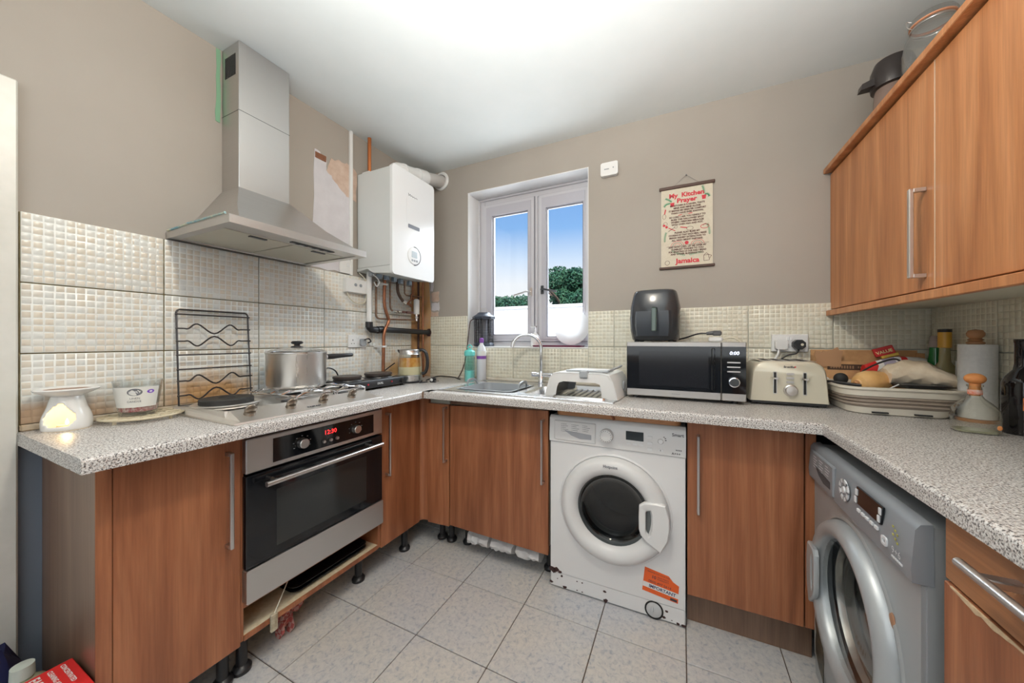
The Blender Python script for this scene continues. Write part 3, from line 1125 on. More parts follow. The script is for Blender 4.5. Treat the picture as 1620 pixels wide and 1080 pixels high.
build(g, 'door', WOODU, c)
g = G(); g.box(2.458, XR - 0.002, -2.12, -0.002, 1.996, 2.018, 0.002)
build(g, 'cornice', WOODU, c)
g = G(); g.box(2.466, 2.486, -2.12, -0.002, 1.318, 1.343, 0.002)
build(g, 'pelmet', WOODU, c)
g = G(); g.box(2.490, XR - 0.004, -2.10, -0.006, 1.3395, 1.3445)
build(g, 'underside', MELAM, c, smooth=False)

# ================================================================== appliances (local frame: front face y=0, viewer on -y, x to the viewer's right)
# ---- oven
ov = thing('oven', 'built-in stainless steel oven with black glass door and red clock', 'oven', (DX, -1.1285, 0.0), 90)
g = G(); g.box(-0.285, 0.285, 0.010, 0.40, 0.285, 0.858)
build(g, 'body', BLACKM, ov, smooth=False)
g = G(); g.box(-0.297, 0.297, -0.020, 0.008, 0.735, 0.856, 0.003)
pn = build(g, 'control_panel', STEELO, ov)
g = G(); g.box(-0.211, 0.242, -0.0215, -0.0195, 0.752, 0.840)
build(g, 'display_panel', BLACKG, pn, smooth=False)
def knob(parent, x, z, r, d, mt, y0=-0.0215, name='knob', rib=True):
    g = G()
    g.lathe([(0.0, d), (r * 0.85, d), (r * 0.95, d - 0.002), (r, d * 0.3), (r * 1.05, 0), (0, 0)][::-1], (x, y0, z), 24, 'y')
    if rib:
        g.box(x - 0.001, x + 0.001, y0 - d - 0.0008, y0 - d, z + r * 0.2, z + r * 0.8)
    return build(g, name, mt, parent)
knob(ov, -0.105, 0.795, 0.020, 0.020, NICKEL)
knob(ov, 0.140, 0.793, 0.019, 0.020, NICKEL)
for k, x in enumerate((-0.015, 0.016, 0.046)):
    knob(pn, x, 0.776, 0.007, 0.008, NICKEL, name='button', rib=False)
text(pn, '12:30', 0.026, (0.016, -0.0217, 0.803), LEDRED, align='CENTER', ext=0.0003, bold=0.0001, name='clock_digits')
g = G()
for cx in (-0.105, 0.140):
    for a in range(-3, 4):
        t = math.radians(90 + a * 38)
        g.box(cx + 0.034 * math.cos(t) - 0.0025, cx + 0.034 * math.cos(t) + 0.0025, -0.0222, -0.0214, 0.794 + 0.030 * math.sin(t) - 0.0015, 0.794 + 0.030 * math.sin(t) + 0.0015)
build(g, 'dial_marks', GREYP, pn, smooth=False)
g = G(); g.box(-0.297, 0.297, -0.022, 0.006, 0.402, 0.727, 0.003)
dr = build(g, 'door', BLACKG, ov)
g = G(); g.box(-0.200, 0.200, -0.0224, -0.0218, 0.440, 0.650)
build(g, 'viewing_window', mat('oven_window', (0.022, 0.024, 0.024), 0.10), dr, smooth=False)
g = G(); g.prism(rrect(-0.298, 0.298, 0.284, 0.400, 0.006), -0.025, 0.004, 'xz')
build(g, 'lower_trim', STEELO, ov)
g = G()
g.cyl((-0.255, -0.062, 0.694), (0.262, -0.062, 0.694), 0.0095, n=18)
g.cyl((-0.215, -0.062, 0.694), (-0.215, -0.022, 0.694), 0.0065); g.cyl((0.222, -0.062, 0.694), (0.222, -0.022, 0.694), 0.0065)
build(g, 'handle', NICKEL, ov)

# ---- hob
hob = thing('hob', 'stainless steel hob with one solid plate, gas burners and four knobs', 'hob', (0.28, -1.19, WT), world=True)
HX0, HX1, HY0, HY1 = 0.045, 0.522, -1.482, -0.868
HZ = WT + 0.001
g = G()
o = [(HX0, HY0), (HX1, HY0), (HX1, HY1), (HX0, HY1)]
def inset(o, d):
    (x0, y0), (x1, _), (_, y1), _ = o
    return [(x0 + d, y0 + d), (x1 - d, y0 + d), (x1 - d, y1 - d), (x0 + d, y1 - d)]
i1 = inset(o, 0.012)
i2 = [(HX0 + 0.016, HY0 + 0.018), (HX1 - 0.100, HY0 + 0.018), (HX1 - 0.100, HY1 - 0.018), (HX0 + 0.016, HY1 - 0.018)]
rings = [[(x, y, HZ) for x, y in o], [(x, y, HZ + 0.006) for x, y in inset(o, 0.002)], [(i1[0][0], i1[0][1], HZ + 0.020), (HX1 - 0.014, i1[1][1] + 0.012, HZ + 0.008), (HX1 - 0.014, i1[2][1] - 0.012, HZ + 0.008), (i1[3][0], i1[3][1], HZ + 0.020)],
         [(i1[0][0] + 0.002, i1[0][1] + 0.010, HZ + 0.024), (HX1 - 0.092, i1[1][1] + 0.018, HZ + 0.034), (HX1 - 0.092, i1[2][1] - 0.018, HZ + 0.034), (i1[3][0] + 0.002, i1[3][1] - 0.010, HZ + 0.024)],
         [(i2[0][0], i2[0][1], HZ + 0.024), (i2[1][0], i2[1][1], HZ + 0.034), (i2[2][0], i2[2][1], HZ + 0.034), (i2[3][0], i2[3][1], HZ + 0.024)],
         [(x + (0.004 if k in (0, 3) else -0.004), y + (0.004 if k < 2 else -0.004), HZ + 0.010) for k, (x, y) in enumerate(i2)]]
g.loft(rings)
HOBM = steel('hob_steel', (0.84, 0.81, 0.77), 0.42, (6, 400, 400))
build(g, 'tray', HOBM, hob, angle=25)
for k, y in enumerate((-1.412, -1.273, -1.141, -1.003)):
    g = G()
    cx, cz = 0.470, HZ + 0.020
    dirn = Vector((0.40, 0, 0.92))
    p0 = Vector((cx, y, cz))
    g.cyl(p0, p0 + dirn * 0.012, 0.018, 0.016, 20)
    M = Matrix.Translation(p0 + dirn * 0.010) @ dirn.to_track_quat('Z', 'Y').to_matrix().to_4x4()
    g.T = M
    g.ell((0, 0, 0.010), 0.020, 0.009, 0.019, 16, 8)
    build(g, 'knob', BRONZE, hob)
g = G()
for k in range(7):
    y = -1.222 + k * 0.0085
    g.box(0.492, 0.500 if k in (0, 2) else 0.498, y, y + 0.0022 + 0.002 * (k % 3), HZ + 0.0125, HZ + 0.0150)
build(g, 'brand_mark', DARKINK, hob, smooth=False)
# solid plate
g = G(); g.lathe([(0.0, 0.0), (0.100, 0.0), (0.103, 0.005), (0.092, 0.012), (0.088, 0.012)], (0.185, -1.350, HZ + 0.016), 36)
g.lathe([(0.088, 0.0), (0.088, 0.010), (0.110, 0.012), (0.108, 0.014), (0.086, 0.013)], (0.185, -1.350, HZ + 0.016), 36)
build(g, 'drip_ring', HOBM, hob)
g = G(); g.lathe([(0.0, 0.036), (0.025, 0.036), (0.028, 0.039), (0.082, 0.039), (0.086, 0.035), (0.086, 0.010), (0.0, 0.010)], (0.185, -1.350, HZ + 0.011), 36)
build(g, 'hot_plate', mat('cast_iron', (0.02, 0.019, 0.018), 0.55), hob)
# gas burners
for k, (x, y, rr) in enumerate(((0.36, -1.215, 0.030), (0.17, -1.09, 0.042), (0.36, -0.975, 0.036), (0.17, -0.93, 0.028))):
    g = G(); g.lathe([(0, 0), (rr * 1.5, 0), (rr * 1.5, 0.003), (rr * 1.05, 0.006), (rr, 0.014), (0, 0.014)], (x, y, HZ + 0.010), 24)
    b_ = build(g, 'burner', NICKEL, hob)
    g = G(); g.lathe([(0, 0.014), (rr * 0.9, 0.014), (rr * 0.92, 0.018), (rr * 0.8, 0.022), (0, 0.022)], (x, y, HZ + 0.010), 24)
    build(g, 'burner_cap', BLACK, b_)
# wire pan supports
def pan_support(y0, y1):
    g = G()
    z = HZ + 0.056
    x0, x1 = 0.075, 0.415
    g.tube([(x0, y0, z - 0.01), (x1, y0, z - 0.01), (x1, y1, z - 0.01), (x0, y1, z - 0.01)], 0.0036, 6, closed=True)
    for cx in (0.17, 0.36):
        ym = (y0 + y1) / 2
        for a in range(4):
            t = math.radians(45 + a * 90)
            ex = max(x0, min(x1, cx + 0.13 * math.cos(t)))
            ey = y0 if math.sin(t) < 0 else y1
            p = [(ex, ey, z - 0.010), (cx + 0.055 * math.cos(t), ym + 0.05 * math.sin(t), z), (cx + 0.020 * math.cos(t), ym + 0.018 * math.sin(t), z)]
            g.tube(p, 0.0034, 6)
    for x in (0.115, 0.225, 0.305, 0.415):
        g.tube([(x, y0, z - 0.010), (x, y0 + 0.030, z + 0.002), (x, y0 + 0.055, z + 0.002)], 0.0034, 6)
        g.tube([(x, y1, z - 0.010), (x, y1 - 0.030, z + 0.002), (x, y1 - 0.055, z + 0.002)], 0.0034, 6)
    for x, y in ((x0, y0), (x1, y0), (x0, y1), (x1, y1)):
        g.cyl((x, y, z - 0.010), (x, y, HZ + 0.010), 0.003)
    return build(g, 'pan_support', CHROME, hob)
pan_support(-1.215, -1.045)
pan_support(-1.035, -0.885)

# ---- wire rack standing on the hob against the tiles
rk = thing('wire_rack', 'dark wire pan rack with wavy bars, leaning upright on the tiles behind the hob', 'rack', (0.05, -1.33, HZ + 0.02), world=True)
def RP(u, v):           # u along the wall 0..1, v up the rack 0..1
    a = XP(0.022, 278, 491) * (1 - u) + XP(0.022, 391, 496) * u
    b = XP(0.070, 283, 638) * (1 - u) + XP(0.070, 397, 619) * u
    p = b * (1 - v) + a * v
    return (0.070 - 0.045 * v, p.y, HZ + 0.024 + (1.326 - HZ - 0.024) * v)
g = G()
fr = [RP(0, 0), RP(0, 0.97)] + [RP(0.015, 0.99), RP(0.04, 1.0)] + [RP(0.96, 1.0), RP(0.985, 0.99), RP(1, 0.97), RP(1, 0)]
g.tube(fr, 0.0035, 8, closed=True)
build(g, 'frame', mat('dark_wire', (0.06, 0.055, 0.055), 0.35, 0.6), rk)
WIRE = MATS['dark_wire']
for v0, amp in ((0.95, 0), (0.80, 1), (0.665, -1), (0.52, 0), (0.37, 0), (0.25, 1), (0.10, -1)):
    g = G()
    pts = [(-0.02, 0)]
    if amp:
        for u, s in ((0.08, 0), (0.14, 0.0), (0.26, 0.60), (0.48, -0.62), (0.70, 0.60), (0.82, 0), (0.88, 0)):
            pts.append((u, s * amp))
    pts.append((1.02, 0))
    P = []
    for u, s in pts:
        q = RP(u, v0 + s * 0.085)
        P.append((q[0] + 0.004, q[1], q[2]))
    if amp:
        P = spline(P, 5)
    g.tube(P, 0.0031, 6)
    build(g, 'bar', WIRE, rk)

# ---- saucepan
sp = thing('saucepan', 'large worn aluminium pan with glass lid and black handle on the gas burners', 'pan', (0.20, -1.083, HZ + 0.0595), world=False)
g = G()
g.lathe([(0.0, 0.0), (0.104, 0.0), (0.114, 0.006), (0.120, 0.018), (0.121, 0.155), (0.124, 0.160), (0.122, 0.162), (0.118, 0.156), (0.117, 0.02), (0.0, 0.008)], (0, 0, 0), 48)
build(g, 'body', POTM, sp)
g = G()
g.lathe([(0.122, 0.162), (0.126, 0.165), (0.122, 0.168)], (0, 0, 0), 48)
build(g, 'lid_rim', CHROME, sp)
g = G(); g.lathe([(0.122, 0.166), (0.10, 0.176), (0.06, 0.184), (0.02, 0.187), (0.0, 0.187)], (0, 0, 0), 48)
build(g, 'lid', CLEAR, sp)
g = G(); g.lathe([(0.0, 0.187), (0.026, 0.187), (0.024, 0.191), (0.012, 0.194), (0.012, 0.200), (0.023, 0.204), (0.025, 0.210), (0.020, 0.216), (0.0, 0.217)], (0, 0, 0), 28)
build(g, 'lid_knob', BLACK, sp)
hd = Vector((0.10, 0.99, 0)).normalized()
g = G()
p0 = hd * 0.119 + Vector((0, 0, 0.135))
g.cyl(p0, p0 + hd * 0.02, 0.014, 0.013)
build(g, 'handle_ferrule', NICKEL, sp)
g = G()
sd = Vector((-hd.y, hd.x, 0))
rings = []
for t, w_, h_ in ((0.018, 0.010, 0.013), (0.05, 0.011, 0.014), (0.10, 0.010, 0.011), (0.155, 0.0105, 0.0095), (0.16, 0.008, 0.007)):
    c_ = p0 + hd * t + Vector((0, 0, t * 0.04))
    rings.append([tuple(c_ + sd * (w_ * math.cos(a)) + Vector((0, 0, h_ * math.sin(a)))) for a in [2 * PI * i / 12 for i in range(12)]])
g.loft(rings)
build(g, 'handle', BLACK, sp)

# ---- cooker hood
hd_ = thing('cooker_hood', 'stainless steel chimney cooker hood above the hob', 'cooker hood', (0.0, -1.185, 1.6), world=True)
g = G(); g.box(0.001, 0.137, -1.287, -1.080, 1.853, CE - 0.001, 0.002)
ch = build(g, 'chimney', STEELV, hd_)
g = G()
for k in range(9):
    x = 0.030 + k * 0.0095
    g.box(x, x + 0.004, -1.2885, -1.2865, 2.345, 2.435)
build(g, 'vent_slots', BLACKM, ch, smooth=False)
g = G(); g.box(0.0008, 0.1378, -1.2878, -1.0792, 2.185, 2.1865)
build(g, 'seam', DGREY, ch, smooth=False)
g = G()
lo = [(0.001, -1.420), (0.430, -1.438), (0.430, -0.950), (0.001, -0.950)]
lo = [(0.001, -1.430), (0.447, -1.432), (0.447, -0.945), (0.001, -0.945)]
hi = [(0.001, -1.288), (0.138, -1.288), (0.138, -1.079), (0.001, -1.079)]
mid = [(lo[k][0] * 0.55 + hi[k][0] * 0.45 - (0.012 if k in (1, 2) else 0), lo[k][1] * 0.55 + hi[k][1] * 0.45, 1.725) for k in range(4)]
g.loft([[(x, y, 1.630) for x, y in lo], mid, [(x, y, 1.856) for x, y in hi]])
build(g, 'canopy', STEELV, hd_, angle=20)
g = G(); g.ring([(0.001, -1.468), (0.462, -1.468), (0.462, -0.915), (0.001, -0.915)], [(0.03, -1.44), (0.43, -1.44), (0.43, -0.945), (0.03, -0.945)], 1.603, 1.628, 'xy')
g.box(0.001, 0.462, -1.468, -0.915, 1.6275, 1.632, 0.001)
build(g, 'rim', STEELO, hd_)
for y0, y1 in ((-1.435, -1.197), (-1.190, -0.950)):
    g = G(); g.box(0.05, 0.350, y0, y1, 1.606, 1.612, 0.001)
    f_ = build(g, 'filter', mat('filter_mesh', (0.62, 0.60, 0.52), 0.5, 0.5), hd_)
    g = G(); g.box(0.325, 0.342, (y0 + y1) / 2 - 0.03, (y0 + y1) / 2 + 0.03, 1.602, 1.6065, 0.001)
    build(g, 'filter_catch', DGREY, f_)
g = G(); g.box(0.352, 0.430, -1.440, -0.945, 1.608, 1.616)
build(g, 'front_plate', STEELO, hd_, smooth=False)
g = G(); g.box(0.03, 0.05, -1.44, -0.945, 1.606, 1.614)
build(g, 'rear_plate', STEELO, hd_, smooth=False)
g = G(); g.box(0.380, 0.398, -1.225, -1.035, 1.6045, 1.608, 0.001)
sw = build(g, 'switch_strip', DGREY, hd_)
g = G()
for k in range(5):
    g.box(0.384, 0.394, -1.205 + k * 0.035, -1.190 + k * 0.035, 1.6025, 1.605, 0.001)
build(g, 'switch', BLACK, sw)
g = G(); g.tube([(0.02, -1.4695, 1.632), (0.12, -1.4695, 1.634), (0.18, -1.4695, 1.637), (0.26, -1.4695, 1.636), (0.44, -1.4695, 1.637)], 0.004, 6)
build(g, 'tape', simple_noise_mat('old_tape', (0.10, 0.32, 0.42), (0.66, 0.60, 0.40), 22, 0.6), hd_)

# ---- trunking, switches, boiler
g = G(); g.box(0.001, 0.018, -0.652, -0.634, 1.600, CE - 0.001, 0.002)
tag(build(g, 'cable_trunking', WHITEP), 'white plastic cable trunking running up the wall left of the boiler', 'trunking')
bo = thing('boiler', 'white wall-hung combination boiler in the corner', 'boiler', (0.16, -0.42, 1.6), world=True)
g = G(); g.box(0.012, 0.292, -0.600, -0.240, 1.645, 2.236, 0.006)
build(g, 'casing', mat('boiler_casing', (0.66, 0.68, 0.67), 0.35), bo)
g = G(); g.prism([(0.012, 1.628), (0.10, 1.640), (0.15, 1.612), (0.292, 1.600), (0.292, 1.646), (0.012, 1.646)], -0.600, -0.240, 'xz')
build(g, 'base_tray', mat('boiler_casing', (0.66, 0.68, 0.67), 0.35), bo)
g = G(); g.prism(rrect(-0.606, -0.234, 1.594, 2.246, 0.024, 6), 0.292, 0.312, 'yz')
fc = build(g, 'front_cover', WHITEB, bo)
g = G(); g.prism(rrect(-0.492, -0.372, 1.93, 2.085, 0.012, 4), 0.3118, 0.3128, 'yz')
build(g, 'flap', WHITEB, fc)
g = G(); g.prism(rrect(-0.478, -0.378, 1.902, 1.925, 0.004, 4), 0.3121, 0.3135, 'yz')
build(g, 'pressure_slot', mat('slot_grey', (0.20, 0.21, 0.25), 0.4), fc)
g = G(); g.lathe([(0.0, 0.0), (0.054, 0.0), (0.054, 0.004), (0.048, 0.006), (0.0, 0.004)], (0.312, -0.428, 1.734), 32, 'x')
dl = build(g, 'control_dial', WHITEB, fc)
g = G(); g.lathe([(0.055, 0.0), (0.059, 0.0), (0.059, 0.004), (0.055, 0.005)], (0.312, -0.428, 1.734), 32, 'x', -0.5 * PI, 0.5 * PI)
build(g, 'dial_rim', DARKINK, dl)
g = G(); g.prism(rrect(-0.452, -0.404, 1.722, 1.762, 0.004), 0.317, 0.3185, 'yz')
build(g, 'screen', mat('lcd_screen', (0.50, 0.56, 0.60), 0.2), dl)
g = G()
for k in range(3):
    g.prism(rrect(-0.455 + k * 0.020, -0.440 + k * 0.020, 1.697, 1.710, 0.004), 0.3165, 0.3185, 'yz')
build(g, 'button', GREYP, dl)
g = G()
g.tube(spline([(0.3125, -0.476, 2.115), (0.3125, -0.470, 2.100), (0.3125, -0.462, 2.112), (0.3125, -0.455, 2.101), (0.3125, -0.447, 2.108), (0.3125, -0.438, 2.100), (0.3125, -0.430, 2.107), (0.3125, -0.420, 2.100), (0.3125, -0.411, 2.106), (0.3125, -0.398, 2.101)], 4), 0.0013, 5)
build(g, 'script_mark', GREYINK, fc)
fl = thing('flue_pipe', 'white flue pipe from the boiler top into the window wall', 'flue', (0.19, -0.45, 2.23), world=True)
g = G()
g.cyl((0.185, -0.455, 2.2365), (0.185, -0.455, 2.262), 0.056, n=24)
pts = [(0.185, -0.462, 2.258)] + qbez((0.185, -0.462, 2.270), (0.185, -0.455, 2.305), (0.187, -0.385, 2.308), 8) + [(0.190, -0.20, 2.350)]
g.tube(pts, 0.047, 24)
g.cyl((0.1885, -0.27, 2.334), (0.1895, -0.185, 2.354), 0.052, n=24)
g.cyl((0.187, -0.40, 2.307), (0.187, -0.385, 2.309), 0.052, n=24)
build(g, 'elbow', WHITEP, fl)
g = G(); g.cyl((0.190, -0.20, 2.350), (0.193, -0.002, 2.404), 0.045, n=24)
build(g, 'pipe', mat('aged_white_plastic', (0.62, 0.60, 0.58), 0.4), fl)
g = G(); g.lathe([(0.046, 0.0), (0.068, 0.0), (0.069, 0.006), (0.060, 0.013), (0.048, 0.013)], (0.193, -0.001, 2.408), 32, 'y')
build(g, 'wall_collar', WHITEP, fl)
g = G(); g.cyl((0.055, -0.545, 2.236), (0.055, -0.545, CE - 0.002), 0.011, n=14)
cp = thing('copper_pipe', 'bright copper pipe rising from the boiler top to the ceiling', 'pipe', (0.055, -0.545, 2.236), world=True)
build(g, 'pipe', COPPERB, cp)
g = G(); g.box(0.004, 0.068, -0.560, -0.530, 2.255, 2.268, 0.003)
build(g, 'clip', WHITEP, cp)

def pipe_thing(name, label, pts, r, mt, cat='pipe', extra=None, group=None):
    t = thing(name, label, cat, tuple(pts[0]), world=True, group=group)
    g = G(); g.tube(pts, r, 12)
    build(g, 'pipe', mt, t)
    return t
# white waste pipe and black waste run
t = pipe_thing('waste_pipe', 'white plastic pipe dropping from the boiler into the black elbow', [XP(0.05, 584, 428), XP(0.05, 584, 470), XP(0.05, 584, 512)], 0.0155, WHITEP)
bp = thing('waste_pipe', 'thick black pipe running along the wall under the boiler into the corner', 'pipe', (0.05, -0.55, 1.27), world=True)
g = G()
a_ = XP(0.05, 584, 509)
g.cyl(a_, a_ + Vector((0, 0, -0.035)), 0.022, n=16)
g.tube([a_ + Vector((0, 0, -0.015)), a_ + Vector((0, 0.004, -0.036)), a_ + Vector((0, 0.018, -0.048)), a_ + Vector((0, 0.05, -0.05)), a_ + Vector((0.003, 0.08, -0.048))], 0.0215, 14)
g.cyl(a_ + Vector((0.003, 0.06, -0.049)), a_ + Vector((0.006, 0.105, -0.046)), 0.024, n=16)
build(g, 'elbow', BLACK, bp)
g = G(); g.cyl(a_ + Vector((0.004, 0.09, -0.046)), (0.075, -0.004, 1.262), 0.019, n=16)
build(g, 'pipe', BLACK, bp)
g = G(); g.lathe([(0.018, 0), (0.030, 0.0), (0.028, 0.008), (0.019, 0.010)], (0.075, -0.0035, 1.262), 16, 'y')
build(g, 'wall_collar', RUSTD, bp)
# copper
X1 = 0.085
def lp(*px, x=0.04):
    return [XP(x, *p) for p in px]
t = pipe_thing('copper_pipe', 'copper gas pipe from the boiler down past the black pipe to the worktop', spline(lp((609, 434), (608, 478), (613, 500), (615, 508), (608, 525), (607, 545), (606, 592), x=X1), 4), 0.0105, COPPER)
g = G()
p = XP(X1, 607, 548); g.box(0.012, X1 + 0.012, p.y - 0.015, p.y + 0.015, p.z - 0.006, p.z + 0.006, 0.002)
p = XP(X1, 609, 450); g.box(0.03, X1 + 0.012, p.y - 0.03, p.y + 0.015, p.z - 0.006, p.z + 0.006, 0.002)
build(g, 'clip', WHITEP, t)
pipe_thing('copper_pipe', 'thin tarnished pipe turning right below the boiler, leftmost of the thin pipes', spline(lp((595, 445), (595, 470), (595, 496)), 3) + qbez(*lp((595, 498), (596, 504), (602, 504)), 6) + lp((620, 505), (655, 506)), 0.0065, COPPERD)
pipe_thing('copper_pipe', 'thin tarnished pipe ending in the row of valve fittings', lp((617, 446), (617, 480)) + qbez(*lp((617, 484), (618, 491), (622, 492)), 6) + lp((652, 495)), 0.006, COPPERD)
vf = thing('pipe_fitting', 'row of chrome and brown valve fittings below the boiler', 'valve', tuple(XP(0.05, 635, 493)), world=True)
for k, px in enumerate((622, 629, 636, 643, 648)):
    p = XP(0.05, px, 492.2 + (px - 622) * 0.08); q = XP(0.05, px + 5, 492.6 + (px - 622) * 0.08)
    g = G(); g.cyl(p, q, 0.010 if k < 2 else 0.0085, n=10)
    build(g, 'fitting', CHROME if k < 2 else mat('brown_brass', (0.22, 0.12, 0.11), 0.4, 0.5), vf)
t = pipe_thing('flexible_hose', 'curved brown flexible hose from the boiler to the brass joint', spline(lp((629, 442), (629, 458), (632, 468), (638, 477), x=0.06), 5), 0.010, mat('brown_hose', (0.12, 0.075, 0.055), 0.5, 0.3), 'hose')
g = G(); p, q = XP(0.06, 637, 476), XP(0.06, 642, 479); g.cyl(p, q, 0.013, n=10)
build(g, 'coupling', CHROME, t)
g = G(); g.tube(spline([XP(0.06, 642, 479), XP(0.055, 647, 481), XP(0.05, 651, 484)], 4), 0.010, 10)
g.tube([XP(0.055, 645, 480), XP(0.05, 650, 474), XP(0.045, 651, 465)], 0.006, 8)
build(g, 'elbow', COPPER, t)
pipe_thing('copper_pipe', 'thin dark pipe curving right under the boiler base', lp((640, 444), (640, 458)) + qbez(*lp((640, 463), (641, 467), (646, 467.5)), 6) + lp((668, 470)), 0.0055, COPPERD)
pipe_thing('copper_pipe', 'brown pipe running down the corner behind the white filter', lp((653, 442), (653, 475), x=0.03), 0.007, COPPER)
pipe_thing('copper_pipe', 'black painted pipe dropping down the corner to the worktop', lp((662, 445), (662, 520), (662, 597), x=0.035), 0.008, RUSTD)
pipe_thing('copper_pipe', 'rusty copper pipe down the corner, nearest the window wall', lp((669, 447), (669, 520), (670, 597), x=0.075), 0.007, COPPER)
fi = thing('water_filter', 'small white cylinder filter with chrome valve below the boiler', 'filter', tuple(XP(0.07, 659, 500)), world=True)
p = XP(0.07, 659, 474); q = XP(0.07, 659, 497)
g = G(); g.lathe([(0, 0), (0.019, 0), (0.021, 0.003), (0.021, p.z - q.z - 0.004), (0.012, p.z - q.z + 0.004), (0, p.z - q.z + 0.004)], tuple(q), 20)
build(g, 'body', WHITEP, fi)
g = G(); g.cyl(q, q + Vector((0, 0, -0.018)), 0.009); g.ell(q + Vector((0, 0, -0.024)), 0.013, 0.013, 0.010); g.cyl(q + Vector((0, 0, -0.03)), q + Vector((0, 0, -0.05)), 0.008)
build(g, 'valve', CHROME, fi)
vb = thing('boiler_valves', 'grey-blue isolation valves in a row under the boiler base', 'valve', tuple(XP(0.12, 615, 440)), world=True)
BLG = mat('valve_grey_blue', (0.30, 0.36, 0.43), 0.4)
for k, (px, py) in enumerate(((588, 434), (600, 438), (612, 440), (624, 443), (634, 446), (648, 449))):
    g = G(); p = XP(0.10, px, py)
    g.cyl((p.x, p.y, 1.648), (p.x, p.y, p.z - 0.008), 0.012, n=10)
    g.box(p.x - 0.012, p.x + 0.016, p.y - 0.018, p.y + 0.010, p.z - 0.012, p.z + 0.018, 0.003)
    build(g, 'valve', BLG if k != 0 else GREYP, vb)
g = G(); g.tube(spline(lp((590, 434), (597, 440), (600, 447), (596, 453), (592, 446), x=0.13), 4), 0.003, 6)
build(g, 'wire', WHITEP, vb)

def faceplate(name, label, P, right, up, w, h, mt=WHITEP, d=0.012, cat='socket'):
    """a wall plate; P lower left corner on the wall surface"""
    R, U = Vector(right), Vector(up)
    N = R.cross(U)
    t = thing(name, label, cat, tuple(P))
    M = Matrix.Identity(4)
    for i in range(3):
        M[i][0], M[i][1], M[i][2] = R[i], -N[i], U[i]
    g = G(); g.T = M
    g.box(0, w, -d, 0, 0, h, 0.003)
    build(g, 'plate', mt, t)
    return t, M
def plate_part(t, M, name, mt, fn, label=None):
    g = G(); g.T = M; fn(g)
    return build(g, name, mt, t, label=label)

# spur switch with cable, left of boiler pipes
t, M = faceplate('spur_switch', 'white twin switch box on the tiles left of the boiler pipes', (0.0095, -0.700, 1.492), (0, 1, 0), (0, 0, 1), 0.150, 0.083, d=0.035, cat='switch')
for x in (0.062, 0.098):
    plate_part(t, M, 'switch', GREYP, lambda g: g.lathe([(0.009, 0), (0.010, 0.002), (0.006, 0.003), (0, 0.003)], (x, -0.035, 0.048), 14, 'y'))
g = G(); g.tube(spline([(0.03, -0.685, 1.493), (0.035, -0.670, 1.455), (0.03, -0.62, 1.430), (0.03, -0.565, 1.438), (0.03, -0.545, 1.50), (0.03, -0.55, 1.58), (0.03, -0.60, 1.62)], 6), 0.0035, 6)
tag(build(g, 'cable', mat('ivory_cable', (0.66, 0.62, 0.50), 0.5)), 'ivory cable looping from the twin switch up to the boiler', 'cable')
t, M = faceplate('spur_switch', 'small white fused switch just under the right end of the cooker hood', (0.002, -0.72, 1.605), (0, 1, 0), (0, 0, 1), 0.085, 0.085, d=0.012, cat='switch')
plate_part(t, M, 'rocker', WHITEB, lambda g: g.box(0.045, 0.060, -0.017, -0.012, 0.04, 0.065, 0.002))
t, M = faceplate('wall_socket', 'white double socket on the left wall behind the saucepan handle', (0.0095, -0.668, 1.156), (0, 1, 0), (0, 0, 1), 0.132, 0.080, d=0.010)
plate_part(t, M, 'rocker', WHITEB, lambda g: (g.box(0.056, 0.064, -0.014, -0.010, 0.055, 0.070, 0.001), g.box(0.070, 0.078, -0.014, -0.010, 0.055, 0.070, 0.001)))
plate_part(t, M, 'pin_holes', BLACKM, lambda g: (g.box(0.029, 0.033, -0.0105, -0.0098, 0.042, 0.052), g.box(0.019, 0.025, -0.0105, -0.0098, 0.024, 0.028), g.box(0.037, 0.043, -0.0105, -0.0098, 0.024, 0.028)))
pl = thing('plug', 'black plug in the double socket behind the pan, cable hanging down', 'plug', (0.02, -0.57, 1.19), world=True)
g = G(); g.prism(rrect(-0.590, -0.552, 1.168, 1.212, 0.010), 0.020, 0.036, 'yz')
build(g, 'body', GREYP, pl)
g = G(); g.tube(spline([(0.036, -0.568, 1.205), (0.05, -0.548, 1.212), (0.05, -0.53, 1.195), (0.03, -0.535, 1.185)], 5), 0.0045, 8)
build(g, 'cable', BLACK, pl)

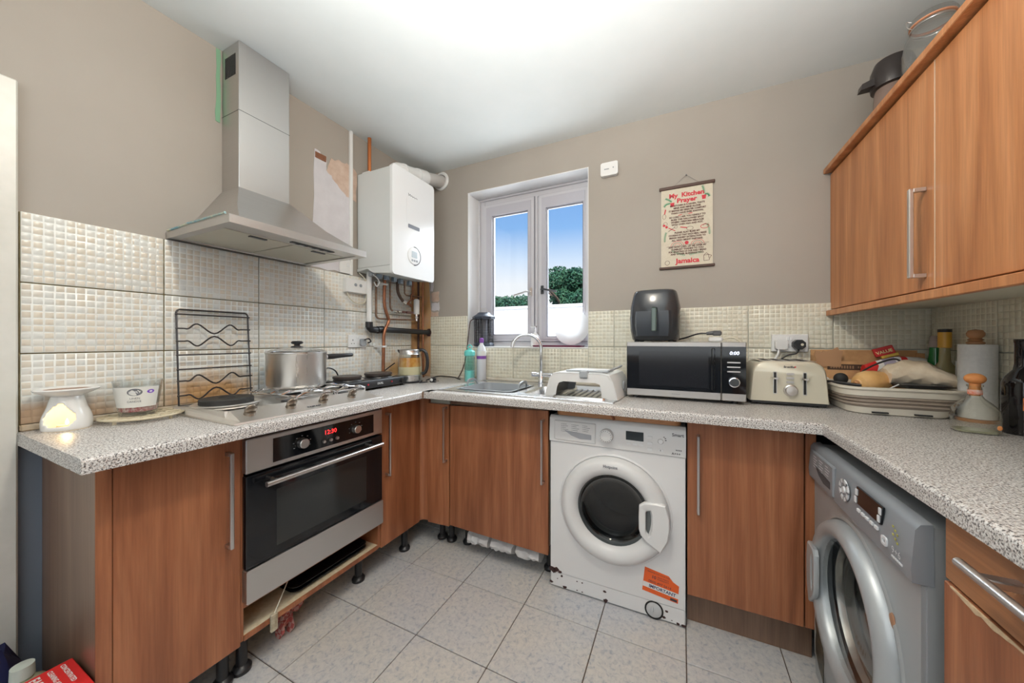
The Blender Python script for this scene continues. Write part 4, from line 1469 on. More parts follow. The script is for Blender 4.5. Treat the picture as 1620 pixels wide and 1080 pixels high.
# ---- washing machines
def washer(name, label, loc, rot, body, panel, ringm, silver=False):
    W_ = 0.5975 if not silver else 0.604
    hw = W_ / 2
    t = thing(name, label, 'washing machine', loc, rot)
    H = 0.838
    PZ = 0.712
    g = G()
    D_ = 0.50 if silver else 0.46
    zt_ = H - 0.006
    g.box(-hw, -hw + 0.004, 0.002, D_, 0.004, zt_); g.box(hw - 0.004, hw, 0.002, D_, 0.004, zt_)
    g.box(-hw + 0.004, hw - 0.004, D_ - 0.004, D_, 0.004, zt_); g.box(-hw + 0.004, hw - 0.004, 0.002, D_ - 0.004, zt_ - 0.004, zt_); g.box(-hw + 0.004, hw - 0.004, 0.002, D_ - 0.004, 0.004, 0.008)
    build(g, 'body', body, t)
    # front sheet with a round opening
    zc, ro = 0.437, 0.243
    g = G()
    n = 48
    c_ = [(ro * math.cos(2 * PI * i / n), zc + ro * math.sin(2 * PI * i / n)) for i in range(n)]
    z0, z1 = 0.078, PZ
    out = []
    for i in range(n):
        a = 2 * PI * i / n
        dx, dz = math.cos(a), math.sin(a)
        k = min((hw - 0.002) / abs(dx) if abs(dx) > 1e-6 else 9, ((z1 - zc) if dz > 0 else (zc - z0)) / abs(dz) if abs(dz) > 1e-6 else 9)
        out.append((dx * k, zc + dz * k))
    # snap corners
    for cx, cz in ((-hw + 0.002, z0), (hw - 0.002, z0), (hw - 0.002, z1), (-hw + 0.002, z1)):
        b = min(range(n), key=lambda i: (out[i][0] - cx) ** 2 + (out[i][1] - cz) ** 2)
        out[b] = (cx, cz)
    g.ring(out, c_, -0.006, 0.002, 'xz')
    g.lathe([(ro + 0.010, 0.004), (ro + 0.004, 0.009), (ro, 0.010), (ro - 0.012, -0.004), (ro - 0.012, -0.02)], (0, 0, zc), 48, 'y')
    fr = build(g, 'front_panel', body, t)
    g = G(); g.box(-hw + 0.003, hw - 0.003, -0.004, 0.004, 0.008, 0.074, 0.002)
    kp = build(g, 'kick_panel', body, t)
    # control fascia: profile slightly leaning
    g = G()
    y_ = -0.012 if not silver else -0.020
    prof = [(0.012, PZ + 0.003), (y_, PZ + 0.003), (y_ - 0.002, PZ + 0.03), (y_ + 0.004, H - 0.016), (y_ + 0.012, H - 0.004), (0.01, H)]
    g.prism(prof, -hw - 0.0012, hw + 0.0012, 'yz')
    cp_ = build(g, 'control_panel', panel, t, angle=50)
    s = -1 if silver else 1
    # door
    g = G()
    if silver:
        g.lathe([(0.182, 0.000), (0.185, 0.016), (0.190, 0.026), (0.200, 0.034), (0.214, 0.036), (0.226, 0.030), (0.235, 0.018), (0.239, 0.006), (0.239, -0.004)], (0, -0.006, zc), 64, 'y')
    else:
        g.lathe([(0.150, -0.010), (0.158, 0.012), (0.168, 0.030), (0.190, 0.042), (0.215, 0.040), (0.232, 0.026), (0.238, 0.010), (0.238, -0.004)], (0, -0.006, zc), 56, 'y')
    dr_ = build(g, 'door', ringm, t)
    g = G()
    if silver:
        g.lathe([(0.188, 0.018), (0.180, 0.004), (0.160, -0.014), (0.130, -0.024), (0.060, -0.028), (0.0, -0.028)], (0, -0.006, zc), 48, 'y')
    else:
        g.lathe([(0.157, 0.010), (0.150, -0.004), (0.132, -0.022), (0.110, -0.028), (0.060, -0.030), (0.0, -0.030)], (0, -0.006, zc), 48, 'y')
    build(g, 'door_glass', SMOKE if not silver else CLEAR, dr_)
    # drum behind the glass
    g = G()
    g.lathe([(0.150, -0.030), (0.142, -0.050), (0.140, -0.10), (0.175, -0.11), (0.175, -0.33), (0.0, -0.34)], (0, -0.006, zc), 40, 'y')
    if silver:
        g = G(); g.lathe([(0.182, -0.020), (0.176, -0.045), (0.172, -0.09), (0.215, -0.10), (0.215, -0.34), (0.0, -0.35)], (0, -0.006, zc), 40, 'y')
    dm = build(g, 'drum', mat('dark_drum', (0.05, 0.055, 0.06), 0.35, 0.4) if not silver else mat('steel_drum', (0.50, 0.49, 0.46), 0.32, 0.9), t)
    g = G(); g.lathe([(0.151, -0.032), (0.158, -0.038), (0.150, -0.060), (0.128, -0.062), (0.124, -0.054), (0.140, -0.040)], (0, -0.006, zc), 40, 'y')
    if silver:
        g = G(); g.lathe([(0.183, -0.022), (0.188, -0.030), (0.180, -0.060), (0.158, -0.064), (0.152, -0.056), (0.170, -0.036)], (0, -0.006, zc), 40, 'y')
    build(g, 'door_seal', mat('rubber_seal', (0.13, 0.13, 0.12), 0.5), t)
    # handle
    g = G()
    o_ = [(0.120, 0.500), (0.140, 0.516), (0.190, 0.520), (0.224, 0.518), (0.2385, 0.470), (0.2395, 0.420), (0.232, 0.370), (0.205, 0.318), (0.150, 0.352), (0.126, 0.376), (0.119, 0.400), (0.118, 0.450)]
    i_ = [(0.146, 0.474), (0.150, 0.482), (0.164, 0.486), (0.168, 0.482), (0.172, 0.465), (0.173, 0.440), (0.171, 0.410), (0.164, 0.384), (0.158, 0.378), (0.150, 0.388), (0.146, 0.398), (0.146, 0.430)]
    if silver:
        o_ = [(-(0.150 + (x - 0.118) * 0.62), z) for x, z in o_]; i_ = [(-(0.150 + (x - 0.118) * 0.62), z) for x, z in i_]
    # loft the ring so its edges are soft
    def offs(P, k):
        cx = sum(p[0] for p in P) / len(P); cz = sum(p[1] for p in P) / len(P)
        return [(cx + (x - cx) * k, cz + (z - cz) * k) for x, z in P]
    y0, y1 = (-0.040, -0.058) if not silver else (-0.036, -0.050)
    rr = [[(x, y0, z) for x, z in o_], [(x, y1 + 0.004, z) for x, z in o_], [(x, y1, z) for x, z in offs(o_, 0.95)], [(x, y1, z) for x, z in offs(i_, 1.12)], [(x, y1 + 0.004, z) for x, z in i_], [(x, y0, z) for x, z in i_]]
    g.loft(rr, cap=False)
    build(g, 'door_handle', ringm, dr_)
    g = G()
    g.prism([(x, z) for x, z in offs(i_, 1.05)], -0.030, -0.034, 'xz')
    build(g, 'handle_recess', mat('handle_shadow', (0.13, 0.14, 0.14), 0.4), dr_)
    # detergent drawer
    g = G()
    g.box(-hw + 0.024, -hw + 0.225, y_ - 0.005, y_ + 0.006, PZ + 0.012, H - 0.020, 0.004)
    dw = build(g, 'drawer', panel, t)
    g = G()
    g.prism([(-hw + 0.075, PZ + 0.062), (-hw + 0.205, PZ + 0.052), (-hw + 0.205, PZ + 0.030), (-hw + 0.150, PZ + 0.028), (-hw + 0.110, PZ + 0.040)], y_ - 0.0056, y_ - 0.0040, 'xz')
    build(g, 'drawer_grip', mat('grip_shadow', (0.40, 0.41, 0.44), 0.4) if not silver else mat('grip_dark', (0.05, 0.06, 0.07), 0.5), dw)
    INK = GREYINK if not silver else SILVERL
    g = G()
    for c0 in range(3):
        for r0 in range(5 if c0 < 2 else 4):
            x = -hw + 0.060 + c0 * 0.052
            z = H - 0.036 - r0 * 0.0085
            if c0 == 0 and r0 > 3 and not silver:
                pass
            L_ = (0.022, 0.028, 0.018, 0.030, 0.024)[(r0 + c0) % 5]
            g.box(x, x + 0.0022, y_ - 0.0056, y_ - 0.0048, z, z + 0.0022)
            g.box(x + 0.005, x + 0.005 + L_, y_ - 0.0056, y_ - 0.0048, z + 0.0003, z + 0.0017)
    build(g, 'printed_list', INK, dw, smooth=False)
    return t, kp, cp_, dr_, fr, y_, hw, H, PZ

wmx = 1.5600
t, kp, cpn, drr, frp, y_, hw, H, PZ = washer('washing_machine', 'white front-loading washing machine with orange sticker and chipped kick panel', (wmx, -0.512, 0.0), 0, WHITEM, WHITEMP, WHITEMP)
knob(cpn, -0.024, 0.772, 0.030, 0.026, WHITEMP, y0=y_ - 0.001, rib=False)
g = G()
for k in range(16):
    a = 2 * PI * k / 16
    g.box(-0.024 + 0.0235 * math.cos(a) - 0.0013, -0.024 + 0.0235 * math.cos(a) + 0.0013, y_ - 0.0282, y_ - 0.0268, 0.772 + 0.0235 * math.sin(a) - 0.0013, 0.772 + 0.0235 * math.sin(a) + 0.0013)
build(g, 'dial_marks', GREYINK, cpn, smooth=False)
g = G(); g.box(0.060, 0.134, y_ - 0.0022, y_ + 0.001, 0.762, 0.801, 0.001)
build(g, 'display', mat('dark_display', (0.035, 0.045, 0.05), 0.15), cpn)
for x in (0.072, 0.099, 0.125):
    g = G(); g.prism(rrect(x - 0.009, x + 0.009, 0.741, 0.751, 0.003), y_ - 0.004, y_ + 0.001, 'xz'); build(g, 'button', WHITEB, cpn)
for z in (0.783, 0.758, 0.733):
    g = G(); g.prism(rrect(0.150, 0.170, z - 0.006, z + 0.006, 0.003), y_ - 0.004, y_ + 0.001, 'xz'); build(g, 'button', WHITEB, cpn)
knob(cpn, 0.203, 0.772, 0.011, 0.006, WHITEB, y0=y_ - 0.001, name='button', rib=False)
g = G(); g.prism(rrect(0.194, 0.214, 0.728, 0.740, 0.004), y_ - 0.004, y_ + 0.001, 'xz'); build(g, 'button', WHITEB, cpn)
text(cpn, 'II', 0.010, (0.200, y_ - 0.0045, 0.7305), DARKINK)
text(cpn, 'Smart', 0.019, (0.247, y_ - 0.0028, 0.800), GREYINK, bold=0.0003, ext=0.0002)
g = G()
for k in range(4):
    g.box(0.262 + k * 0.006, 0.266 + k * 0.006, y_ - 0.0030, y_ - 0.0015, 0.740, 0.745)
build(g, 'small_print', GREYINK, cpn, smooth=False)
text(cpn, 'A+++', 0.014, (0.246, y_ - 0.0032, 0.723), DARKINK, bold=0.0003, ext=0.0002)
g = G()
for k, (a, b, c_, d_) in enumerate(((0.214, 0.793, 0.219, 0.790), (0.219, 0.788, 0.224, 0.785), (0.220, 0.780, 0.226, 0.777))):
    g.box(a, c_, y_ - 0.0030, y_ - 0.0015, d_, b)
build(g, 'print_marks', DARKINK, cpn, smooth=False)
text(drr, 'Hotpoint', 0.017, (-0.034, -0.0492, 0.636), GREYINK, bold=0.0004, ext=0.0004, up=(0, 0.12, 0.99))
# chips in the kick panel
g = G()
rnd = random.Random(4)
for x, z, r_ in ((-0.285, 0.085, 0.020), (-0.268, 0.090, 0.015), (-0.250, 0.082, 0.010), (-0.294, 0.022, 0.010), (-0.240, 0.063, 0.007), (-0.225, 0.014, 0.012), (-0.262, 0.045, 0.003), (-0.165, 0.060, 0.004), (-0.14, 0.060, 0.004),
                (-0.165, 0.018, 0.004), (-0.14, 0.017, 0.004), (-0.035, 0.052, 0.008), (-0.03, 0.012, 0.012), (0.226, 0.050, 0.007), (0.216, 0.020, 0.008), (0.246, 0.018, 0.003), (0.270, 0.012, 0.007), (0.292, 0.010, 0.010)):
    n = 9
    g.prism([(x + r_ * rnd.uniform(0.6, 1.15) * math.cos(2 * PI * i / n), z + 0.75 * r_ * rnd.uniform(0.6, 1.15) * math.sin(2 * PI * i / n)) for i in range(n)], -0.0075 if z > 0.076 else -0.0046, -0.0035, 'xz')
build(g, 'chips', RUSTD, kp, smooth=False)
g = G(); g.lathe([(0.0, 0.0005), (0.035, 0.0005), (0.038, 0.001), (0.038, 0.004), (0.0, 0.003)], (0.176, -0.0035, 0.040), 28, 'y')
fp = build(g, 'filter_hole', BLACKM, kp)
g = G(); g.lathe([(0.031, 0.0), (0.031, 0.006), (0.026, 0.009), (0.0, 0.008)], (0.176, -0.0040, 0.042), 28, 'y'); g.ell((0.170, -0.014, 0.048), 0.005, 0.006, 0.013)
build(g, 'filter_cap', mat('cap_grey', (0.55, 0.56, 0.57), 0.4), kp)
# orange sticker
g = G(); g.prism([(0.128, 0.115), (0.270, 0.098), (0.274, 0.171), (0.252, 0.182), (0.235, 0.202), (0.139, 0.218)], -0.0072, -0.0062, 'xz')
st = build(g, 'sticker', ORANGE, frp, smooth=False)
for ch_ in [('IMPORTANT', 0.022, (0.148, -0.0074, 0.1195))]:
    pass
u_ = Vector((0.142, 0, -0.017)).normalized(); v_ = Vector((0.012, 0, 0.10)).normalized()
v_ = Vector((-u_.z * 0 + 0.119, 0, 0.993)).normalized()
ori = Vector((0.128, -0.0073, 0.115))
g = G()
q = [ori + v_ * 0.019, ori + v_ * 0.019 + u_ * 0.1435, ori + v_ * 0.041 + u_ * 0.1435, ori + v_ * 0.041]
g.add([tuple(p) for p in q], [(0, 1, 2, 3)])
build(g, 'white_band', WHITEP, st, smooth=False)
text(st, 'IMPORTANT', 0.0190, tuple(ori + v_ * 0.0235 + u_ * 0.024), mat('navy_ink', (0.04, 0.05, 0.13), 0.5), right=u_, up=v_, ext=0.0004, bold=0.0005)
text(st, '0800 497 5614', 0.0150, tuple(ori + v_ * 0.046 + u_ * 0.020), DARKINK, right=u_, up=v_, ext=0.0003)
text(st, 'REGISTER FOR YOUR FREE', 0.0075, tuple(ori + v_ * 0.088 + u_ * 0.012), DARKINK, right=u_, up=v_, ext=0.0003)
text(st, '10', 0.019, tuple(ori + v_ * 0.066 + u_ * 0.030), DARKINK, right=u_, up=v_, ext=0.0003, bold=0.0004)
text(st, 'YEAR PARTS\nWARRANTY', 0.0085, tuple(ori + v_ * 0.075 + u_ * 0.052), DARKINK, right=u_, up=v_, ext=0.0003)
q = [ori + v_ * 0.003 + u_ * 0.112, ori + v_ * 0.003 + u_ * 0.138, ori + v_ * 0.013 + u_ * 0.138, ori + v_ * 0.013 + u_ * 0.112]
g = G(); g.add([tuple(p) for p in q], [(0, 1, 2, 3)]); build(g, 'dark_label', DARKINK, st, smooth=False)
# board pushed in above the machine
g = G()
g.prism(rrect(1.285, 1.842, -0.505, -0.20, 0.03, 6), 0.8395, 0.858, 'xy')
bd = thing('wooden_board', 'thin orange-brown wooden board lying on the white washing machine under the worktop', 'board', (1.56, -0.35, 0.839), world=True)
build(g, 'board', simple_noise_mat('orange_ply', (0.50, 0.22, 0.09), (0.58, 0.30, 0.14), 12, 0.5, 0, 'World', 0, (2, 20, 20)), bd)
g = G(); g.tube(spline([(1.535, -0.508, 0.872), (1.55, -0.512, 0.866), (1.562, -0.513, 0.852), (1.566, -0.511, 0.842)], 4), 0.006, 6)
build(g, 'strap', mat('brown_leather', (0.33, 0.11, 0.05), 0.6), bd)

t, kp, cpn, drr, frp, y_, hw, H, PZ = washer('washing_machine', 'silver grey front-loading washing machine under the right worktop', (2.283, -0.8325, 0.0), -90, SILVER, SILVERP, SILVER, silver=True)
g = G(); g.lathe([(0.030, 0.0), (0.030, 0.002), (0.012, 0.002), (0.012, 0.0)], (-0.002, y_ - 0.002, 0.780), 32, 'y')
build(g, 'selector_ring', SILVERP, cpn)
for k in range(8):
    a = 2 * PI * (k + 0.5) / 8
    g = G()
    g.lathe([(0.020, 0.0), (0.030, 0.0), (0.030, 0.0035), (0.020, 0.0035), (0.020, 0.0)], (-0.002, y_ - 0.0022, 0.780), 4, 'y', a - 0.28, a + 0.28)
    build(g, 'selector_button', SILVERL, cpn)
knob(cpn, -0.002, 0.780, 0.010, 0.005, SILVERL, y0=y_ - 0.002, name='button', rib=False)
g = G(); g.prism([(0.074, 0.820), (0.200, 0.820), (0.190, 0.776), (0.064, 0.776)], y_ - 0.0035, y_ + 0.001, 'xz')
build(g, 'display', BLACKG, cpn)
for x, z in ((0.074, 0.805), (0.068, 0.784), (0.190, 0.807), (0.184, 0.787)):
    g = G(); g.box(x - 0.004, x + 0.005, y_ - 0.006, y_ - 0.002, z - 0.008, z + 0.008, 0.001)
    build(g, 'display_button', SILVERL, cpn)
for k in range(5):
    g = G(); x = 0.078 + k * 0.022
    g.box(x, x + 0.014, y_ - 0.006, y_ - 0.001, 0.757, 0.765, 0.001)
    build(g, 'button', SILVERL, cpn)
g = G(); g.ring(rrect(0.196, 0.218, 0.738, 0.758, 0.005), rrect(0.201, 0.213, 0.743, 0.753, 0.003), y_ - 0.005, y_ - 0.0015, 'xz')
build(g, 'start_button', SILVERL, cpn)
text(cpn, '9+6', 0.022, (0.236, y_ - 0.003, 0.740), SILVERL, ext=0.0004)
g = G()
for k in range(6):
    g.box(0.234 + k * 0.007, 0.239 + k * 0.007, y_ - 0.0030, y_ - 0.0015, 0.729, 0.733)
build(g, 'small_print', SILVERL, cpn, smooth=False)
g = G()
for k in range(6):
    x = 0.236 + (k % 3) * 0.008
    g.box(x, x + 0.005, y_ - 0.0022, y_ - 0.0012, 0.795 - k * 0.006, 0.799 - k * 0.006)
build(g, 'sticker_residue', mat('yellow_residue', (0.45, 0.42, 0.08), 0.6), cpn, smooth=False)
g = G()
g.prism(ragged([(-0.282, 0.09), (-0.215, 0.045), (-0.205, 0.12), (-0.235, 0.21), (-0.286, 0.25)], 0.005, 4, 8), -0.0075, -0.006, 'xz')
build(g, 'torn_sticker', simple_noise_mat('black_gold_sticker', (0.012, 0.011, 0.010), (0.10, 0.08, 0.045), 60, 0.4), frp, smooth=False, label='torn black and gold energy sticker')
g = G(); g.ell((0.2, -0.0075, 0.565), 0.012, 0.004, 0.020)
build(g, 'rust_spot', mat('rust_spot', (0.36, 0.19, 0.11), 0.6), frp)

# ================================================================== things on the left worktop
ob = thing('oil_burner', 'white ceramic oil burner with a lit tealight at the left end of the worktop', 'oil burner', (0.078, -1.722, WT))
g = G()
# body: wall with a rounded opening facing the room
n, m = 48, 14
def ob_r(z):
    t = z / 0.108
    return 0.050 + 0.004 * math.sin(PI * min(1, t * 1.6)) - 0.019 * t ** 1.6
face = math.radians(-35)
V, Fc = [], []
for j in range(m + 1):
    z = 0.108 * j / m
    for i in range(n):
        a = 2 * PI * i / n
        V.append((ob_r(z) * math.cos(a), ob_r(z) * math.sin(a), z))
for j in range(m):
    for i in range(n):
        zc_ = 0.108 * (j + 0.5) / m
        a = 2 * PI * (i + 0.5) / n
        da = (a - face + PI) % (2 * PI) - PI
        u, v = da / 0.78, (zc_ - 0.046) / 0.033
        if v > 0:
            v *= 0.85
            u *= 1 + 0.5 * max(0, v)
        if u * u + v * v < 1:
            continue
        i2 = (i + 1) % n
        Fc.append((j * n + i, j * n + i2, (j + 1) * n + i2, (j + 1) * n + i))
g.add(V, Fc)
body = build(g, 'body', CERAMIC, ob)
so = body.modifiers.new('thick', 'SOLIDIFY'); so.thickness = 0.005; so.offset = -1
sb = body.modifiers.new('soft', 'SUBSURF'); sb.levels = 1; sb.render_levels = 1
g = G(); g.lathe([(0.0, 0.104), (0.030, 0.104), (0.046, 0.112), (0.064, 0.122), (0.067, 0.127), (0.064, 0.130), (0.042, 0.124), (0.0, 0.120)], (0, 0, 0), 40)
build(g, 'dish', CERAMIC, ob)
g = G(); g.lathe([(0.0, 0.1225), (0.038, 0.1235), (0.047, 0.1262), (0.0, 0.1258)], (0, 0, 0), 32)
build(g, 'burnt_wax', mat('burnt_wax', (0.22, 0.08, 0.03), 0.3), ob)
tl = thing('tealight', 'lit tealight candle glowing inside the white oil burner', 'candle', (0.084, -1.724, WT + 0.001))
g = G(); g.lathe([(0.0, 0.0), (0.019, 0.0), (0.020, 0.014), (0.019, 0.014), (0.018, 0.011), (0.0, 0.011)], (0, 0, 0), 24)
build(g, 'cup', mat('tealight_wax', (0.85, 0.72, 0.45), 0.4), tl)
g = G(); g.lathe([(0.0, 0.012), (0.0035, 0.016), (0.0045, 0.021), (0.002, 0.030), (0.0, 0.034)], (0, 0, 0), 12)
build(g, 'flame', emis('candle_flame', (1.0, 0.66, 0.22), 6), tl)
light('tealight_glow', 'POINT', (0.084, -1.724, WT + 0.040), 0.20, (1.0, 0.66, 0.28), shadow_soft_size=0.01)

tv = thing('trivet', 'round cream openwork trivet on short feet under the glass candle', 'trivet', (0.100, -1.560, WT))
g = G()
g.lathe([(0.098, 0.012), (0.106, 0.012), (0.108, 0.016), (0.106, 0.019), (0.098, 0.018), (0.098, 0.012)], (0, 0, 0), 48)
g.lathe([(0.046, 0.013), (0.053, 0.013), (0.053, 0.018), (0.046, 0.018), (0.046, 0.013)], (0, 0, 0), 32)
for k in range(10):
    a = 2 * PI * k / 10
    g.tube([(0.05 * math.cos(a), 0.05 * math.sin(a), 0.0155), (0.075 * math.cos(a + 0.22), 0.075 * math.sin(a + 0.22), 0.0155), (0.101 * math.cos(a), 0.101 * math.sin(a), 0.0155)], 0.004, 6)
    g.lathe([(0.016, 0.013), (0.022, 0.013), (0.022, 0.018), (0.016, 0.018), (0.016, 0.013)], (0.076 * math.cos(a + 0.5), 0.076 * math.sin(a + 0.5), 0), 14)
for k in range(6):
    a = 2 * PI * k / 6
    g.tube([(0, 0, 0.0155), (0.048 * math.cos(a), 0.048 * math.sin(a), 0.0155)], 0.005, 6)
build(g, 'plate', mat('cream_iron', (0.62, 0.54, 0.38), 0.45), tv)
for k in range(4):
    a = 2 * PI * k / 4 + 0.5
    g = G(); g.cyl((0.092 * math.cos(a), 0.092 * math.sin(a), 0.0), (0.092 * math.cos(a), 0.092 * math.sin(a), 0.013), 0.005)
    build(g, 'foot', mat('cream_iron'), tv)

cn = thing('glass_candle', 'clear glass bowl candle with paper label and red petals inside', 'candle', (0.098, -1.572, WT + 0.0195))
g = G(); g.lathe([(0.0, 0.0), (0.043, 0.0), (0.047, 0.006), (0.062, 0.120), (0.060, 0.121), (0.044, 0.010), (0.0, 0.010)], (0, 0, 0), 40)
build(g, 'bowl', CLEAR, cn)
g = G(); g.lathe([(0.0, 0.014), (0.0455, 0.014), (0.0475, 0.032), (0.0, 0.032)], (0, 0, 0), 32)
build(g, 'wax', simple_noise_mat('petal_wax', (0.36, 0.04, 0.06), (0.66, 0.55, 0.50), 130, 0.5), cn)
a_c = math.radians(-32)
g = G(); rr0, rr1 = 0.0515, 0.0612
g.lathe([(0.0503, 0.030), (0.0595, 0.100)], (0, 0, 0), 30, 'z', a_c - 1.25, a_c + 1.25)
lb = build(g, 'label', mat('label_paper', (0.78, 0.77, 0.72), 0.6), cn)
def on_cone(pts_fn):
    pass
def cone_text(s, size, z, col, parent, bold=0.0, a_off=0.0, name='lettering'):
    o = text(parent, s, size, (0, 0, 0), col, right=(1, 0, 0), up=(0, 0, 1), ext=0, align='CENTER', bold=bold, name=name)
    for v in o.data.vertices:
        x, zz = v.co.x, v.co.z
        rad = 0.0506 + (z + zz - 0.030) / 0.070 * 0.0092 + 0.0006
        a = a_c + a_off + x / rad
        v.co = (rad * math.cos(a), rad * math.sin(a), z + zz)
    return o
def cone_ellipse(z, a_off, rx, rz, col, parent, name, extra=0.0003, inner=0.0):
    g = G(); n = 28
    V = []
    rings_ = [1.0] + ([inner] if inner else [])
    for q in rings_:
        for i in range(n):
            t = 2 * PI * i / n
            zz = z + rz * q * math.sin(t)
            rad = 0.0506 + (zz - 0.030) / 0.070 * 0.0092 + extra
            a = a_c + a_off + rx * q * math.cos(t) / rad
            V.append((rad * math.cos(a), rad * math.sin(a), zz))
    if inner:
        g.add(V, [(i, (i + 1) % n, n + (i + 1) % n, n + i) for i in range(n)])
    else:
        g.add(V, [list(range(n))])
    return build(g, name, col, parent, smooth=False)
cone_ellipse(0.083, 0.12, 0.0185, 0.0125, GREYINK, lb, 'oval')
cone_text('SIMPLY', 0.0095, 0.0798, WHITEP, lb, 0.0003, 0.12)
cone_text('LINEN', 0.0088, 0.059, GREYINK, lb, 0.0, 0.12)
cone_text('CANDLE', 0.0088, 0.048, GREYINK, lb, 0.0, 0.08)
cone_ellipse(0.083, 0.80, 0.010, 0.0065, mat('purple_ink', (0.20, 0.08, 0.50), 0.5), lb, 'emblem')
cone_ellipse(0.083, 0.80, 0.0042, 0.0030, WHITEP, lb, 'emblem_centre', 0.0005)

# double hot plate
hp = thing('double_hotplate', 'black portable double hotplate with red indicator lights beside the hob', 'hotplate', (0.16, -0.66, WT), 90)
# local x -> +y ; front (-y) -> +x
g = G()
o = rrect(-0.215, 0.215, -0.115, 0.115, 0.02)
g.loft([[(x, y, 0.012) for x, y in o], [(x, y, 0.045) for x, y in o], [(x * 0.975, y * 0.955, 0.055) for x, y in o]])
hb = build(g, 'body', BLACK, hp)
for x, y in ((-0.19, -0.09), (0.19, -0.09), (-0.19, 0.09), (0.19, 0.09)):
    g = G(); g.cyl((x, y, 0), (x, y, 0.0125), 0.013, 0.010); build(g, 'foot', BLACK, hp)
for x, rr in ((-0.115, 0.074), (0.100, 0.080)):
    g = G(); g.lathe([(rr * 0.9, 0.0545), (rr + 0.014, 0.055), (rr + 0.016, 0.060), (rr + 0.002, 0.064), (rr * 0.9, 0.062)], (x, 0.012, 0), 36); build(g, 'drip_ring', CHROME, hp)
    g = G(); g.lathe([(0, 0.058), (rr * 0.93, 0.058), (rr * 0.93, 0.068), (rr, 0.069), (rr, 0.078), (rr - 0.004, 0.081), (0.02, 0.0805), (0.0, 0.078)], (x, 0.012, 0), 36)
    build(g, 'plate', mat('seasoned_iron', (0.045, 0.032, 0.028), 0.45), hp)
for x in (-0.085, 0.085):
    g = G(); g.cyl((x, -0.1155, 0.034), (x, -0.119, 0.034), 0.005, n=12); build(g, 'indicator', mat('red_indicator', (0.45, 0.02, 0.04), 0.3), hb)
for x in (-0.165, 0.165):
    g = G(); g.cyl((x, -0.115, 0.033), (x, -0.130, 0.033), 0.015, 0.013, n=18); g.box(x - 0.002, x + 0.002, -0.133, -0.129, 0.022, 0.044); build(g, 'knob', BLACK, hb)
text(hb, 'DUAL', 0.016, (0, -0.1162, 0.029), SILVERL, align='CENTER', bold=0.0004)
g = G(); g.tube(spline([(-0.195, 0.09, 0.03), (-0.205, 0.10, 0.09), (-0.17, 0.105, 0.125), (-0.12, 0.105, 0.105), (-0.095, 0.10, 0.05)], 6), 0.004, 8)
build(g, 'cable', BLACK, hp)
# power lead from the hotplate leaning to the kettle
g = G(); g.tube(spline([(0.035, -0.412, 0.99), (0.04, -0.400, 1.003), (0.05, -0.36, 1.03), (0.055, -0.335, 1.045)], 5), 0.004, 7)
tag(build(g, 'cable', BLACK), 'short black cable sticking up behind the hotplate towards the kettle', 'cable')

# kettle
kt = thing('kettle', 'glass and steel kettle of amber tea-coloured water in the corner of the worktop', 'kettle', (0.200, -0.343, WT))
g = G(); g.lathe([(0.0, 0.0), (0.079, 0.0), (0.082, 0.004), (0.082, 0.010), (0.078, 0.013), (0.0, 0.013)], (0, 0, 0), 40)
build(g, 'base', BLACK, kt)
g = G(); g.lathe([(0.0, 0.013), (0.079, 0.013), (0.080, 0.016), (0.079, 0.050), (0.077, 0.052), (0.0, 0.052)], (0, 0, 0), 40)
build(g, 'heater_band', CHROME if False else STEEL, kt)
g = G(); g.lathe([(0.077, 0.052), (0.0765, 0.10), (0.074, 0.16), (0.068, 0.19)], (0, 0, 0), 40)
build(g, 'jug', CLEAR, kt)
g = G(); g.lathe([(0.0, 0.053), (0.074, 0.053), (0.0738, 0.105), (0.0, 0.105)], (0, 0, 0), 36)
build(g, 'water', mat('cloudy_yellow_water', (0.72, 0.66, 0.42), 0.15), kt)
g = G(); g.lathe([(0.0, 0.105), (0.0738, 0.105), (0.071, 0.165), (0.0, 0.165)], (0, 0, 0), 36)
m = simple_noise_mat('amber_tea', (0.52, 0.20, 0.03), (0.66, 0.40, 0.12), 22, 0.12, 0, 'World')
build(g, 'tea', m, kt)
g = G(); g.lathe([(0.070, 0.186), (0.067, 0.190), (0.066, 0.214), (0.062, 0.219), (0.0, 0.222)], (0, 0, 0), 40)
build(g, 'lid_band', STEEL, kt)
sdir = Vector((0.905, 0.425, 0))   # towards image right = handle side
g = G()
g.loft([[tuple(-sdir * 0.064 + Vector((0, 0, 0.192)) + Vector((-sdir.y, sdir.x, 0)) * a + Vector((0, 0, b))) for a, b in ((-0.02, 0), (0.02, 0), (0.02, 0.02), (-0.02, 0.02))],
        [tuple(-sdir * 0.080 + Vector((0, 0, 0.206)) + Vector((-sdir.y, sdir.x, 0)) * a + Vector((0, 0, b))) for a, b in ((-0.006, 0), (0.006, 0), (0.008, 0.012), (-0.008, 0.012))]])
build(g, 'spout', BLACK, kt)
g = G()
hp_ = [sdir * 0.060 + Vector((0, 0, 0.212)), sdir * 0.082 + Vector((0, 0, 0.216)), sdir * 0.106 + Vector((0, 0, 0.196)), sdir * 0.116 + Vector((0, 0, 0.15)), sdir * 0.114 + Vector((0, 0, 0.10)), sdir * 0.100 + Vector((0, 0, 0.064)), sdir * 0.080 + Vector((0, 0, 0.058))]
g.tube(spline(hp_, 5), 0.011, 10)
build(g, 'handle', BLACK, kt)
